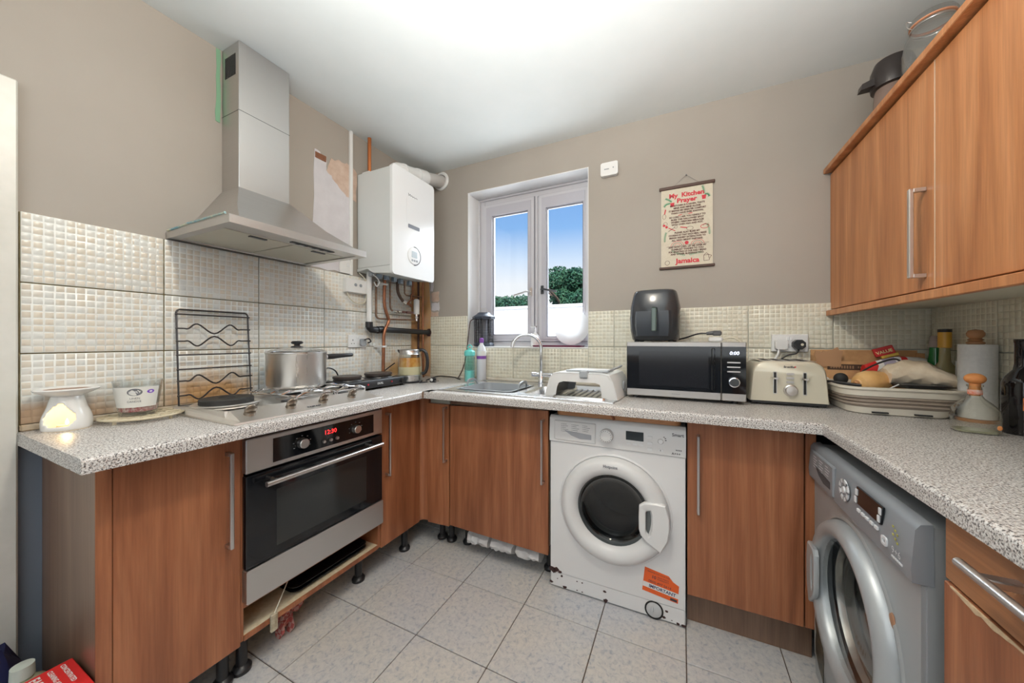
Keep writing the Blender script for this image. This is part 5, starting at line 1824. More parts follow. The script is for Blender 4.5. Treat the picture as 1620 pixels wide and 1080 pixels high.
# kettle plug and lead lying on the worktop
pk = thing('plug', 'black three-pin plug lying on the worktop beside the kettle', 'plug', (0.345, -0.285, WT))
g = G(); g.lathe([(0, 0), (0.019, 0), (0.022, 0.006), (0.020, 0.026), (0.012, 0.032), (0, 0.032)], (0, 0, 0.0), 18)
build(g, 'body', BLACK, pk)
g = G(); g.ell((0.004, -0.020, 0.018), 0.011, 0.004, 0.010); build(g, 'face', WHITEP, pk)
for k in range(2):
    g = G(); g.box(0.02, 0.045, -0.012 + k * 0.016, -0.007 + k * 0.016, 0.008, 0.013, 0.001); build(g, 'pin', NICKEL, pk)
g = G(); g.tube(spline([(0.30, -0.30, WT + 0.012), (0.315, -0.20, WT + 0.03), (0.33, -0.12, WT + 0.022), (0.36, -0.06, WT + 0.010), (0.40, -0.08, WT + 0.005), (0.43, -0.10, WT + 0.005)], 6), 0.004, 7)
tag(build(g, 'cable', BLACK), 'black kettle lead curling over the worktop in the corner', 'cable')
g = G(); g.tube(spline([(0.285, -0.335, WT + 0.015), (0.297, -0.36, WT + 0.004), (0.31, -0.35, WT + 0.004), (0.318, -0.31, WT + 0.004)], 6), 0.0035, 7)
tag(build(g, 'cable', BLACK), 'short loop of black cable at the foot of the kettle', 'cable')

# ================================================================== window side
# bottles
tb = thing('water_bottle', 'aqua plastic water bottle with carrying loop left of the sink', 'bottle', (0.538, -0.140, WT))
g = G(); g.lathe([(0.0, 0.001), (0.032, 0.001), (0.035, 0.006), (0.0355, 0.16), (0.033, 0.172), (0.030, 0.176)], (0, 0, 0), 28)
build(g, 'body', AQUA, tb)
g = G(); g.lathe([(0.0, 0.002), (0.033, 0.002), (0.033, 0.075), (0.0, 0.075)], (0, 0, 0), 24); build(g, 'water', mat('aqua_tint', (0.50, 0.80, 0.78), 0.2), tb)
g = G(); g.lathe([(0.031, 0.172), (0.037, 0.176), (0.036, 0.202), (0.028, 0.212), (0.014, 0.216), (0.012, 0.226), (0.0, 0.228)], (0, 0, 0), 28)
AQ = mat('aqua_cap', (0.14, 0.60, 0.56), 0.35)
cpb = build(g, 'cap', AQ, tb)
g = G(); g.tube([(0.018 * math.cos(t), 0.003, 0.226 + 0.022 * math.sin(t)) for t in [PI * k / 8 for k in range(9)]], 0.004, 8); build(g, 'loop', AQ, cpb)
cb = thing('spray_bottle', 'clear plastic bottle with purple label and cap, behind the aqua bottle', 'bottle', (0.580, -0.055, WT))
g = G(); g.lathe([(0.0, 0.001), (0.030, 0.001), (0.034, 0.008), (0.034, 0.20), (0.026, 0.232), (0.013, 0.252), (0.012, 0.27)], (0, 0, 0), 28)
build(g, 'body', mat('milky_plastic', (0.70, 0.71, 0.76), 0.25), cb)
g = G(); g.lathe([(0.0345, 0.150), (0.0348, 0.160), (0.0345, 0.172)], (0, 0, 0), 28); build(g, 'label_band', PURPLE, cb)
g = G(); g.lathe([(0.0345, 0.172), (0.0346, 0.205)], (0, 0, 0), 28); lb2 = build(g, 'label', WHITEP, cb)
g = G(); g.lathe([(0.013, 0.262), (0.016, 0.264), (0.015, 0.290), (0.008, 0.296), (0.0, 0.297)], (0, 0, 0), 20); build(g, 'cap', PURPLE, cb)
# lantern / insect lamp on the sill
LX, LY, LZ = 0.535, 0.050, WZ0 + 0.0085
ln = thing('insect_lamp', 'dark grey caged electric insect lamp on the left end of the window sill', 'lamp', (LX, LY, LZ))
o8 = lambda r_: [(r_ * math.cos(PI / 8 + PI / 4 * k), r_ * math.sin(PI / 8 + PI / 4 * k)) for k in range(8)]
NAVY = mat('dark_slate_plastic', (0.035, 0.045, 0.065), 0.4)
g = G()
g.loft([[(x, y, 0.0) for x, y in o8(0.074)], [(x, y, 0.012) for x, y in o8(0.076)], [(x, y, 0.028) for x, y in o8(0.066)]])
build(g, 'base', NAVY, ln)
g = G()
g.loft([[(x, y, 0.196) for x, y in o8(0.070)], [(x, y, 0.198) for x, y in o8(0.084)], [(x, y, 0.214) for x, y in o8(0.084)], [(x, y, 0.236) for x, y in o8(0.050)], [(x, y, 0.244) for x, y in o8(0.046)]])
build(g, 'cap', NAVY, ln)
g = G()
for k in range(15):
    z = 0.034 + k * 0.0112
    g.tube([(x, y, z) for x, y in o8(0.068)], 0.0016, 5, closed=True)
for x, y in o8(0.067):
    g.cyl((x, y, 0.024), (x, y, 0.200), 0.0028, n=6)
build(g, 'cage', BLACK, ln)
g = G(); g.cyl((0, 0, 0.028), (0, 0, 0.197), 0.026, n=16); build(g, 'tube', mat('lamp_core', (0.20, 0.21, 0.24), 0.3), ln)
g = G(); g.tube([(0.035 * math.cos(t), 0, 0.242 + 0.035 * math.sin(t)) for t in [PI * k / 10 for k in range(11)]], 0.002, 6); build(g, 'handle', NICKEL, ln)
g = G(); g.tube(spline([(LX - 0.075, LY - 0.02, LZ + 0.20), (0.445, 0.005, 1.33), (0.437, -0.010, 1.20), (0.420, -0.012, 1.08), (0.395, -0.018, 0.99), (0.365, -0.03, WT + 0.006), (0.350, -0.04, WT + 0.004)], 6), 0.0035, 7)
tag(build(g, 'cable', mat('brown_cable', (0.07, 0.035, 0.03), 0.5)), 'dark brown cable hanging from the insect lamp down to the worktop', 'cable')

# sink
sk = thing('sink', 'stainless steel one and a half bowl sink with drainer under the window', 'sink', (1.08, -0.3, WT), world=True)
SZ = WT + 0.0012
g = G()
def pan(x0, x1, y0, y1, dep, r_=0.05):
    o = rrect(x0, x1, y0, y1, r_, 6); 
    def ins(d, z):
        return [(x, y, z) for x, y in rrect(x0 + d, x1 - d, y0 + d, y1 - d, max(r_ - d, 0.01), 6)]
    g.loft([ins(0, SZ + 0.002), ins(0.004, SZ - 0.004), ins(0.010, SZ - dep + 0.02), ins(0.03, SZ - dep), ins(0.06, SZ - dep - 0.002)], cap=False)
    V = ins(0.06, SZ - dep - 0.002); g.add(V, [list(range(len(V)))])
b1 = (0.665, 1.045, -0.505, -0.155)
b2 = (1.085, 1.235, -0.470, -0.185)
dr_ = (1.260, 1.535, -0.520, -0.120)
pan(*b1, 0.155); pan(*b2, 0.10, 0.035); pan(*dr_, 0.010, 0.03)
# deck with openings, as strips
Z0, Z1 = SZ - 0.0008, SZ + 0.002
def strip(x0, x1, y0, y1):
    g.box(x0, x1, y0, y1, Z0, Z1)
X0, X1_, Y0, Y1 = SX0 - 0.004, SX1 + 0.004, SY0 - 0.004, SY1 + 0.004
strip(X0, b1[0], Y0, Y1); strip(b1[1], b2[0], Y0, Y1); strip(b2[1], dr_[0], Y0, Y1); strip(dr_[1], X1_, Y0, Y1)
for b_ in (b1, b2, dr_):
    strip(b_[0], b_[1], Y0, b_[2]); strip(b_[0], b_[1], b_[3], Y1)
    rr = {b1: 0.05, b2: 0.035, dr_: 0.03}[b_]
    for cx, cy, a0 in ((b_[1] - rr, b_[3] - rr, 0), (b_[0] + rr, b_[3] - rr, PI / 2), (b_[0] + rr, b_[2] + rr, PI), (b_[1] - rr, b_[2] + rr, 1.5 * PI)):
        arc = [(cx + rr * math.cos(a0 + PI / 2 * i / 6), cy + rr * math.sin(a0 + PI / 2 * i / 6)) for i in range(7)]
        cor = (cx + rr * (math.cos(a0) + math.cos(a0 + PI / 2)), cy + rr * (math.sin(a0) + math.sin(a0 + PI / 2)))
        g.add([(cor[0], cor[1], Z1)] + [(x, y, Z1) for x, y in arc], [(0, i, i + 1) for i in range(1, 7)])
for a, b in (((X0, Y0), (X1_, Y0)), ((X1_, Y0), (X1_, Y1)), ((X1_, Y1), (X0, Y1)), ((X0, Y1), (X0, Y0))):
    g.cyl((*a, SZ + 0.001), (*b, SZ + 0.001), 0.004, n=8)
build(g, 'basin', steel('sink_steel', (0.72, 0.72, 0.73), 0.24, (6, 400, 400)), sk)
for k in range(8):
    g = G(); x = 1.285 + k * 0.032
    g.box(x, x + 0.010, -0.50, -0.14, SZ - 0.0095, SZ - 0.0045, 0.002)
    build(g, 'drainer_rib', MATS['sink_steel'], sk)
for cx, cy, z in ((0.855, -0.33, SZ - 0.1568), (1.16, -0.33, SZ - 0.1018)):
    g = G(); g.lathe([(0.036, 0), (0.034, 0.002), (0.020, -0.001), (0, -0.001)], (cx, cy, z + 0.001), 24); build(g, 'waste', CHROME, sk)
# washing-up bowl in the sink
wb_ = thing('washing_up_bowl', 'grey plastic washing-up bowl sitting in the main sink bowl', 'bowl', (0.855, -0.33, SZ - 0.15))
g = G()
def wr_(d, z):
    return [(x, y, z) for x, y in rrect(-0.170 + d, 0.170 - d, -0.155 + d, 0.155 - d, 0.045, 6)]
g.loft([wr_(0.035, 0.0), wr_(0.022, 0.01), wr_(0.006, 0.150), wr_(0.0, 0.152), wr_(0.0, 0.156), wr_(0.008, 0.156), wr_(0.026, 0.014)], cap=False)
V = wr_(0.026, 0.014); g.add(V, [list(range(len(V)))])
build(g, 'body', GREYP, wb_)
for s_ in (-1, 1):
    g = G()
    x = s_ * 0.166
    P = [(x, -0.055, 0.154), (x + s_ * 0.006, -0.045, 0.182), (x + s_ * 0.010, 0.0, 0.192), (x + s_ * 0.006, 0.045, 0.182), (x, 0.055, 0.154)]
    P = spline(P, 5)
    rings = [[(p.x - 0.004, p.y, p.z - 0.010), (p.x + 0.004, p.y, p.z - 0.010), (p.x + 0.005, p.y, p.z + 0.006), (p.x - 0.005, p.y, p.z + 0.006)] for p in P]
    g.loft(rings); build(g, 'handle', GREYP, wb_)
gl_ = thing('drinking_glass', 'clear tumbler standing in the washing-up bowl by its right handle', 'glass', (0.955, -0.38, SZ - 0.133))
g = G(); g.lathe([(0, 0), (0.030, 0), (0.031, 0.004), (0.037, 0.128), (0.0355, 0.128), (0.029, 0.008), (0, 0.006)], (0, 0, 0), 28); build(g, 'body', CLEAR, gl_)

# tap
tp = thing('tap', 'chrome swan-neck mixer tap with two lever handles behind the sink', 'tap', (1.048, -0.105, SZ + 0.002))
g = G(); g.lathe([(0, 0), (0.026, 0), (0.026, 0.004), (0.020, 0.008), (0.019, 0.045), (0.015, 0.052), (0.014, 0.085), (0, 0.085)], (0, 0, 0), 28); build(g, 'body', CHROME, tp)
g = G(); g.cyl((-0.030, 0, 0.060), (0.055, 0, 0.060), 0.013, n=18)
build(g, 'crossbar', CHROME, tp)
for x in (-0.030, 0.055):
    g = G(); s_ = -1 if x < 0 else 1
    g.cyl((x, 0, 0.060), (x + s_ * 0.030, 0, 0.060), 0.016, 0.015, n=18)
    g.cyl((x + s_ * 0.022, 0, 0.060), (x + s_ * 0.026, -0.03, 0.066), 0.005, 0.004, n=10)
    build(g, 'handle', CHROME, tp)
g = G()
P = [(0, 0, 0.08), (0, 0, 0.20)] + [(-0.085 + 0.085 * math.cos(t), -0.045 * (1 - math.cos(t)) * 0.8, 0.225 + 0.088 * math.sin(t)) for t in [PI * k / 14 for k in range(13)]]
P += [(P[-1][0] - 0.006, P[-1][1] - 0.002, P[-1][2] - 0.030)]
g.tube(P, 0.0105, 14)
build(g, 'spout', CHROME, tp)

# sill items
g = G()
pc = thing('pump_top', 'small chrome pump dispenser on the sill just behind the tap arch', 'dispenser', (0.930, 0.080, LZ))
g.lathe([(0, 0), (0.030, 0), (0.032, 0.006), (0.030, 0.070), (0.014, 0.088), (0.012, 0.095), (0, 0.095)], (0, 0, 0), 24); build(g, 'bottle', WHITEP, pc)
g = G(); g.cyl((0, 0, 0.095), (0, 0, 0.120), 0.009, n=14); g.cyl((0, 0, 0.120), (0, 0, 0.135), 0.005); g.box(-0.035, 0.012, -0.006, 0.006, 0.133, 0.143, 0.003); build(g, 'pump', CHROME, pc)
g = G()
pt_ = thing('tray', 'dark red shallow tray along the sill at the right side of the window', 'tray', (1.10, 0.06, LZ))
g.loft([[(x, y, 0) for x, y in rrect(-0.16, 0.17, -0.055, 0.05, 0.02)], [(x, y, 0.010) for x, y in rrect(-0.165, 0.175, -0.06, 0.055, 0.02)], [(x, y, 0.010) for x, y in rrect(-0.158, 0.168, -0.053, 0.048, 0.016)], [(x, y, 0.004) for x, y in rrect(-0.155, 0.165, -0.05, 0.045, 0.016)]])
build(g, 'body', mat('dark_red_plastic', (0.16, 0.02, 0.06), 0.4), pt_)
pr = thing('glare_disc', 'added translucent white disc imitating overexposed glare in the right corner of the window', 'lid', (1.192, 0.085, LZ + 0.009))  # made-up disc; imitates the overexposed white in this window corner
M = Matrix.Translation((0, 0.0, 0.118)) @ Matrix.Rotation(math.radians(80), 4, 'X')
g = G(); g.T = M
g.lathe([(0, 0.0), (0.070, 0.0), (0.075, 0.004), (0.115, 0.014), (0.118, 0.017), (0.112, 0.017), (0.072, 0.006), (0, 0.004)], (0, 0, 0), 40)
build(g, 'body', GLARE, pr)

# white arched cover on the drainer
dc = thing('dish_cover', 'white plastic arched cover with grey folding handle standing on the sink drainer', 'cover', (1.405, -0.33, SZ + 0.002), -3)
def arch_ring(y, k, t_=0.0):
    w0, w1, h = 0.185 * k, 0.150 * k, 0.118 - t_ 
    P = [(-w0 + t_, 0.0), (-w0 + t_ + 0.006, 0.03), (-w1 + t_ - 0.012, 0.085), (-w1 + t_ + 0.008, h - 0.006), (-w1 + 0.04, h), (w1 - 0.04, h), (w1 - t_ - 0.008, h - 0.006), (w1 - t_ + 0.012, 0.085), (w0 - t_ - 0.006, 0.03), (w0 - t_, 0.0)]
    return [(x, y, z) for x, z in P]
g = G()
outer = [arch_ring(y, k) for y, k in ((-0.150, 0.98), (-0.142, 1.0), (0.142, 1.0), (0.150, 0.98))]
inner = [arch_ring(y, k, 0.010) for y, k in ((0.146, 0.96), (-0.146, 0.96))]
seq = outer + inner
n = len(outer[0])
V = [p for rg in seq for p in rg]
Fc = []
for j in range(len(seq)):
    j2 = (j + 1) % len(seq)
    for i in range(n - 1):
        Fc.append((j * n + i, j * n + i + 1, j2 * n + i + 1, j2 * n + i))
Fc.append([j * n for j in range(len(seq))]); Fc.append([j * n + n - 1 for j in range(len(seq))][::-1])
g.add(V, Fc)
sh = build(g, 'shell', WHITEP, dc, angle=40)
for y in (-0.148, 0.140):
    g = G()
    o = [(-0.180, 0.0), (-0.168, 0.055), (-0.145, 0.108), (-0.11, 0.116), (0.11, 0.116), (0.145, 0.108), (0.168, 0.055), (0.180, 0.0)]
    i = [(-0.125, 0.0), (-0.118, 0.045), (-0.108, 0.066), (-0.085, 0.074), (0.075, 0.074), (0.098, 0.068), (0.104, 0.045), (0.108, 0.0)]
    n = len(o)
    V = [(x, y, z) for x, z in o] + [(x, y, z) for x, z in i] + [(x, y + 0.008, z) for x, z in o] + [(x, y + 0.008, z) for x, z in i]
    Fc = []
    for k in range(n - 1):
        Fc += [(k, k + 1, n + k + 1, n + k), (2 * n + k, 3 * n + k, 3 * n + k + 1, 2 * n + k + 1), (n + k, n + k + 1, 3 * n + k + 1, 3 * n + k)]
    Fc += [(0, n, 3 * n, 2 * n), (n - 1, 3 * n - 1, 4 * n - 1, 2 * n - 1)]
    g.add(V, Fc)
    build(g, 'end_wall', WHITEP, dc)
g = G(); g.prism(rrect(-0.050, 0.118, -0.10, 0.06, 0.02), 0.1185, 0.126, 'xy'); build(g, 'lid_panel', WHITEP, dc)
g = G(); g.tube(spline([(-0.080, -0.112, 0.124), (0.0, -0.118, 0.128), (0.06, -0.118, 0.127), (0.125, -0.105, 0.128)], 4), 0.0055, 8)
g.box(0.000, 0.040, -0.158, -0.118, 0.095, 0.130, 0.004)
g.tube([(0.125, -0.105, 0.128), (0.150, 0.0, 0.140), (0.155, 0.06, 0.145)], 0.0055, 8)
build(g, 'handle', mat('clip_grey', (0.36, 0.38, 0.40), 0.4), dc)
g = G()
for k in range(13):
    x = -0.11 + k * 0.016
    g.tube([(x, -0.10, 0.096), (x + 0.004, -0.10, 0.070), (x + 0.002, 0.08, 0.065)], 0.0018, 5)
g.tube([(-0.12, -0.10, 0.094), (0.10, -0.10, 0.094)], 0.0022, 6); g.tube([(-0.12, 0.08, 0.065), (0.10, 0.08, 0.065)], 0.0022, 6)
build(g, 'wire_basket', NICKEL, dc)
g = G(); g.ell((0.184, -0.02, 0.055), 0.006, 0.02, 0.022); build(g, 'side_latch', GREYP, dc)
g = G(); g.tube(spline([(1.325, -0.012, 1.135), (1.36, -0.014, 1.05), (1.44, -0.014, 1.005), (1.52, -0.014, 1.00), (1.60, -0.02, 1.03)], 6), 0.0016, 5)
tag(build(g, 'cable', MATS['ivory_cable']), 'thin pale wire sagging across the tiles behind the white cover', 'cable')

# white cloths under the sink cabinet
for k, (x0, x1) in enumerate(((0.77, 0.88), (0.92, 1.03), (1.07, 1.18))):
    rnd = random.Random(k + 11)
    t = thing('folded_cloth', ['crumpled white cloth under the sink cabinet, nearest its left legs', 'crumpled white cloth under the middle of the sink cabinet', 'crumpled white cloth under the sink cabinet, nearest the white machine'][k], 'cloth', ((x0 + x1) / 2, -0.44, 0.06))
    g = G(); rings = []
    for j in range(9):
        u = j / 8
        x = (u - 0.5) * (x1 - x0 + 0.02)
        rings.append([(x + rnd.uniform(-0.004, 0.004), 0.06 * math.cos(a) + rnd.uniform(-0.006, 0.006), 0.035 + 0.037 * math.sin(a) + rnd.uniform(-0.006, 0.006)) for a in [2 * PI * i / 12 for i in range(12)]])
    g.loft(rings); build(g, 'cloth', simple_noise_mat('white_cloth', (0.60, 0.60, 0.60), (0.70, 0.70, 0.70), 30, 0.9, 0.3), t)

# microwave
mw = thing('microwave', 'black and silver microwave oven on the worktop right of the sink', 'microwave', (1.848, -0.345, WT))
MH0, MH1 = 0.014, 0.272
g = G(); g.box(-0.247, 0.247, 0.012, 0.300, MH0, MH1, 0.004); build(g, 'body', mat('microwave_grey', (0.48, 0.47, 0.45), 0.4), mw)
for x, y in ((-0.21, 0.03), (0.21, 0.03), (-0.21, 0.26), (0.21, 0.26)):
    g = G(); g.cyl((x, y, 0), (x, y, MH0), 0.012); build(g, 'foot', BLACK, mw)
g = G(); g.box(-0.248, 0.154, -0.012, 0.012, MH0, MH1, 0.003); md = build(g, 'door', steel('microwave_steel', (0.45, 0.43, 0.41), 0.4, (8, 8, 500)), mw)
g = G(); g.box(-0.246, 0.152, -0.0145, -0.011, 0.047, 0.252, 0.0008); build(g, 'door_glass', BLACKG, md, smooth=False)
g = G(); g.box(-0.190, 0.105, -0.0150, -0.0143, 0.065, 0.228); build(g, 'viewing_window', mat('microwave_window', (0.012, 0.013, 0.016), 0.12), md, smooth=False)
g = G(); g.box(0.116, 0.130, -0.022, -0.014, 0.056, 0.245, 0.003); build(g, 'handle', BLACKG, md)
g = G(); g.box(0.1555, 0.248, -0.012, 0.012, MH0, MH1, 0.003); mp_ = build(g, 'control_panel', MATS['microwave_steel'], mw)
g = G(); g.box(0.1560, 0.247, -0.0145, -0.011, 0.047, 0.252, 0.0008); build(g, 'panel_glass', BLACKG, mp_, smooth=False)
text(mp_, '0:00', 0.021, (0.203, -0.0152, 0.217), LEDWHITE, align='CENTER', bold=0.0, ext=0.0003, skew=0.15, name='clock_digits')
for z in (0.183, 0.163, 0.143):
    g = G(); g.box(0.176, 0.226, -0.017, -0.014, z - 0.003, z + 0.003, 0.001); build(g, 'button', NICKEL, mp_)
g = G(); g.lathe([(0.023, 0), (0.023, 0.010), (0.021, 0.016), (0.017, 0.017), (0.0, 0.016)], (0.202, -0.0145, 0.098), 32, 'y'); kb = build(g, 'knob', CHROME, mp_)
g = G(); g.lathe([(0.0175, 0.0172), (0.0, 0.0176)], (0.202, -0.0145, 0.098), 24, 'y'); build(g, 'knob_face', DGREY, kb)
g = G()
for k in range(9):
    g.box(-0.046 + k * 0.0042, -0.0435 + k * 0.0042, -0.0124, -0.0118, 0.029, 0.0315 + 0.001 * (k % 2))
build(g, 'brand_mark', GREYINK, md, smooth=False)

# air fryer
af = thing('air_fryer', 'dark grey rounded air fryer standing on top of the microwave', 'air fryer', (1.722, -0.195, WT + MH1 + 0.001), -3)
g = G(); rings = []
for z, w_, d_ in ((0.004, 0.100, 0.095), (0.012, 0.110, 0.110), (0.06, 0.119, 0.122), (0.12, 0.122, 0.126), (0.18, 0.117, 0.120), (0.235, 0.106, 0.104), (0.252, 0.101, 0.098), (0.258, 0.094, 0.091), (0.256, 0.070, 0.066)):
    rings.append([(math.copysign(abs(math.cos(a)) ** 0.62, math.cos(a)) * w_, math.copysign(abs(math.sin(a)) ** 0.62, math.sin(a)) * d_, z) for a in [2 * PI * i / 40 for i in range(40)]])
g.loft(rings); afb = build(g, 'body', mat('glossy_charcoal', (0.035, 0.038, 0.043), 0.16), af, angle=50)
for x, y in ((-0.08, -0.08), (0.08, -0.08), (-0.08, 0.08), (0.08, 0.08)):
    g = G(); g.cyl((x, y, -0.001), (x, y, 0.006), 0.012); build(g, 'foot', BLACKM, af)
g = G(); rings = []
for z, w_, y in ((0.028, 0.078, -0.119), (0.08, 0.083, -0.1275), (0.13, 0.082, -0.1285), (0.15, 0.080, -0.1265)):
    rings.append([(-w_, y + 0.012, z), (-w_ * 0.9, y - 0.0015, z), (w_ * 0.9, y - 0.0015, z), (w_, y + 0.012, z)])
g.loft(rings); bk = build(g, 'basket_front', mat('charcoal_matt', (0.03, 0.036, 0.045), 0.35), af)
g = G(); g.loft([[(x + 0.012, y, 0.150) for x, y in ((-0.012, -0.125), (0.012, -0.125), (0.010, -0.160), (-0.010, -0.160))], [(x + 0.012, y, 0.165) for x, y in ((-0.010, -0.125), (0.010, -0.125), (0.008, -0.172), (-0.008, -0.172))]])
g.box(0.001, 0.023, -0.172, -0.158, 0.050, 0.160, 0.004)
build(g, 'handle', mat('green_grey_handle', (0.10, 0.14, 0.13), 0.3), af)
g = G(); g.tube(spline([(1.80, -0.10, WT + MH1 + 0.004), (1.86, -0.13, WT + MH1 + 0.02), (1.92, -0.17, WT + MH1 + 0.040), (1.965, -0.18, WT + MH1 + 0.042)], 6), 0.0038, 7)
cd = thing('power_cord', 'black appliance cord with connector lying on top of the microwave', 'cord', (1.80, -0.10, WT + MH1), world=True)
build(g, 'cable', BLACK, cd)
g = G(); g.cyl((1.955, -0.18, WT + MH1 + 0.041), (1.985, -0.182, WT + MH1 + 0.044), 0.008, 0.011, n=12); g.box(1.98, 2.020, -0.196, -0.168, WT + MH1 + 0.030, WT + MH1 + 0.055, 0.006)
build(g, 'connector', mat('cord_grey', (0.09, 0.09, 0.095), 0.45), cd)
cd = thing('plug', 'white plug and ivory cable lying on the microwave under the black connector', 'plug', (1.99, -0.16, WT + MH1), world=True)
g = G(); g.box(1.965, 2.025, -0.19, -0.14, WT + MH1 + 0.001, WT + MH1 + 0.024, 0.006); build(g, 'body', WHITEP, cd)
g = G(); g.tube(spline([(2.025, -0.165, WT + MH1 + 0.014), (2.07, -0.16, WT + MH1 + 0.020), (2.105, -0.16, WT + MH1 - 0.01), (2.118, -0.17, WT + 0.18), (2.110, -0.18, WT + 0.12), (2.104, -0.19, WT + 0.02)], 6), 0.0042, 8); build(g, 'cable', MATS['ivory_cable'], cd)

# socket right
t, M = faceplate('wall_socket', 'white double wall socket behind the toaster with two plugs in it', (2.250, -0.0095, 1.146), (1, 0, 0), (0, 0, 1), 0.145, 0.086, d=0.022)
plate_part(t, M, 'rocker', WHITEB, lambda g: (g.box(0.060, 0.069, -0.027, -0.022, 0.055, 0.073, 0.001), g.box(0.075, 0.084, -0.027, -0.022, 0.055, 0.073, 0.001)))
pw = thing('plug', 'white plug in the left side of the socket behind the toaster', 'plug', (2.280, -0.033, 1.18))
g = G(); g.prism(rrect(-0.021, 0.027, -0.022, 0.026, 0.012), -0.030, -0.001, 'xz'); build(g, 'body', WHITEP, pw)
g = G(); g.tube(spline([(-0.005, -0.018, -0.018), (-0.010, -0.025, -0.045), (-0.025, -0.025, -0.075), (-0.035, -0.025, -0.10)], 5), 0.005, 8); build(g, 'cable', WHITEP, pw)
pw = thing('plug', 'black plug in the right side of the socket behind the toaster', 'plug', (2.352, -0.033, 1.18))
g = G(); g.prism([(0.026 * math.cos(a), 0.002 + 0.025 * math.sin(a)) for a in [2 * PI * k / 8 + 0.39 for k in range(8)]], -0.034, -0.001, 'xz'); build(g, 'body', BLACK, pw)
g = G(); g.cyl((0.010, -0.034, 0.002), (0.010, -0.0355, 0.002), 0.006); build(g, 'label_dot', CREAM, pw)
g = G(); g.tube(spline([(0.0, -0.020, -0.022), (-0.012, -0.026, -0.040), (-0.045, -0.026, -0.050), (-0.070, -0.026, -0.068)], 5), 0.0038, 8); build(g, 'cable', BLACK, pw)

# toaster
ts = thing('toaster', 'cream four-slice toaster with two levers beside the microwave', 'toaster', (2.254, -0.300, WT))
g = G()
def tprof(w_, h, r_, zb=0.018):
    P = [(-w_, zb), (w_, zb)]
    for i in range(8):
        t = PI / 2 * i / 7
        P.append((w_ - 0.010 - r_ + r_ * math.cos(t) + 0.0, h - r_ + r_ * math.sin(t)))
    for i in range(8):
        t = PI / 2 + PI / 2 * i / 7
        P.append((-w_ + 0.010 + r_ + r_ * math.cos(t), h - r_ + r_ * math.sin(t)))
    return P
a = tprof(0.134, 0.182, 0.052); b = tprof(0.139, 0.190, 0.055)
g.loft([[(x, 0.0, z) for x, z in a], [(x, 0.008, z) for x, z in b], [(x, 0.222, z) for x, z in b], [(x, 0.230, z) for x, z in a]])
tbd = build(g, 'body', CREAM, ts, angle=50)
g = G(); g.box(-0.132, 0.132, 0.004, 0.226, 0.005, 0.020, 0.004); build(g, 'base', BLACK, ts)
for x in (-0.10, 0.10):
    for y in (0.03, 0.20):
        g = G(); g.cyl((x, y, 0), (x, y, 0.006), 0.011); build(g, 'foot', BLACK, ts)
g = G(); g.box(-0.100, 0.100, 0.020, 0.210, 0.1895, 0.1912, 0.0005); build(g, 'top_plate', NICKEL, ts)
for k in range(4):
    x = -0.078 + k * 0.043
    g = G(); g.box(x, x + 0.026, 0.040, 0.190, 0.1905, 0.1918); build(g, 'slot', BLACKM, ts, smooth=False)
for x in (-0.046, 0.056):
    g = G(); g.prism(rrect(x - 0.0055, x + 0.0055, 0.052, 0.144, 0.003), -0.001, 0.004, 'xz'); sl = build(g, 'lever_slot', BLACKM, ts)
    g = G(); g.ring(rrect(x - 0.0068, x + 0.0068, 0.050, 0.146, 0.004), rrect(x - 0.0045, x + 0.0045, 0.053, 0.143, 0.002), -0.0022, 0.001, 'xz'); build(g, 'slot_trim', CHROME, sl)
    g = G(); g.loft([[(x - 0.016, -0.004, 0.117), (x + 0.016, -0.004, 0.117), (x + 0.016, -0.004, 0.123), (x - 0.016, -0.004, 0.123)], [(x - 0.006, -0.026, 0.115), (x + 0.006, -0.026, 0.115), (x + 0.006, -0.026, 0.122), (x - 0.006, -0.026, 0.122)]]); build(g, 'lever', CHROME, ts)
for z in (0.137, 0.120, 0.103):
    g = G(); g.prism(rrect(-0.007, 0.020, z - 0.0045, z + 0.0045, 0.004), -0.004, 0.002, 'xz'); build(g, 'button', NICKEL, ts)
g = G(); g.lathe([(0.025, 0), (0.024, 0.008), (0.020, 0.010), (0.019, 0.020), (0.0, 0.021)], (0.008, 0.0, 0.068), 32, 'y'); build(g, 'dial', NICKEL, ts)
text(ts, 'Breville', 0.0125, (-0.016, -0.0008, 0.163), DARKINK, bold=0.0003, ext=0.0003)
g = G(); g.cyl((0.024, -0.0002, 0.167), (0.024, -0.0010, 0.167), 0.003, n=12); build(g, 'red_dot', REDINK, ts)

# collapsible basin and contents
bs = thing('collapsible_basin', 'cream and taupe collapsible basin right of the toaster, piled with things', 'basin', (2.576, -0.243, WT))
g = G()
def br(d, z, w_=0.168, l_=0.150):
    return [(x, y, z) for x, y in rrect(-w_ - d, w_ + d, -l_ - d, l_ + d, 0.06, 6)]
g.loft([br(-0.030, 0.001), br(-0.026, 0.004), br(-0.020, 0.030), br(-0.028, 0.031), br(-0.036, 0.010)], cap=True)
bb_ = build(g, 'base', BASIN, bs)
g = G(); g.loft([br(-0.0195, 0.028), br(-0.012, 0.038), br(-0.017, 0.045), br(-0.008, 0.052), br(-0.012, 0.058), br(-0.002, 0.066), br(-0.005, 0.074), br(-0.010, 0.074), br(-0.025, 0.028)], cap=False)
build(g, 'folding_side', SILICONE, bs)
g = G(); g.loft([br(-0.004, 0.072), br(0.000, 0.073), br(0.002, 0.092), br(0.008, 0.098), br(0.008, 0.104), br(0.000, 0.106), br(-0.010, 0.103), br(-0.010, 0.074)], cap=False)
build(g, 'rim', BASIN, bs)
for x in (-0.085, 0.03):
    g = G(); g.box(x, x + 0.045, -0.1355, -0.128, 0.008, 0.013); build(g, 'slot', BLACKM, bb_, smooth=False)
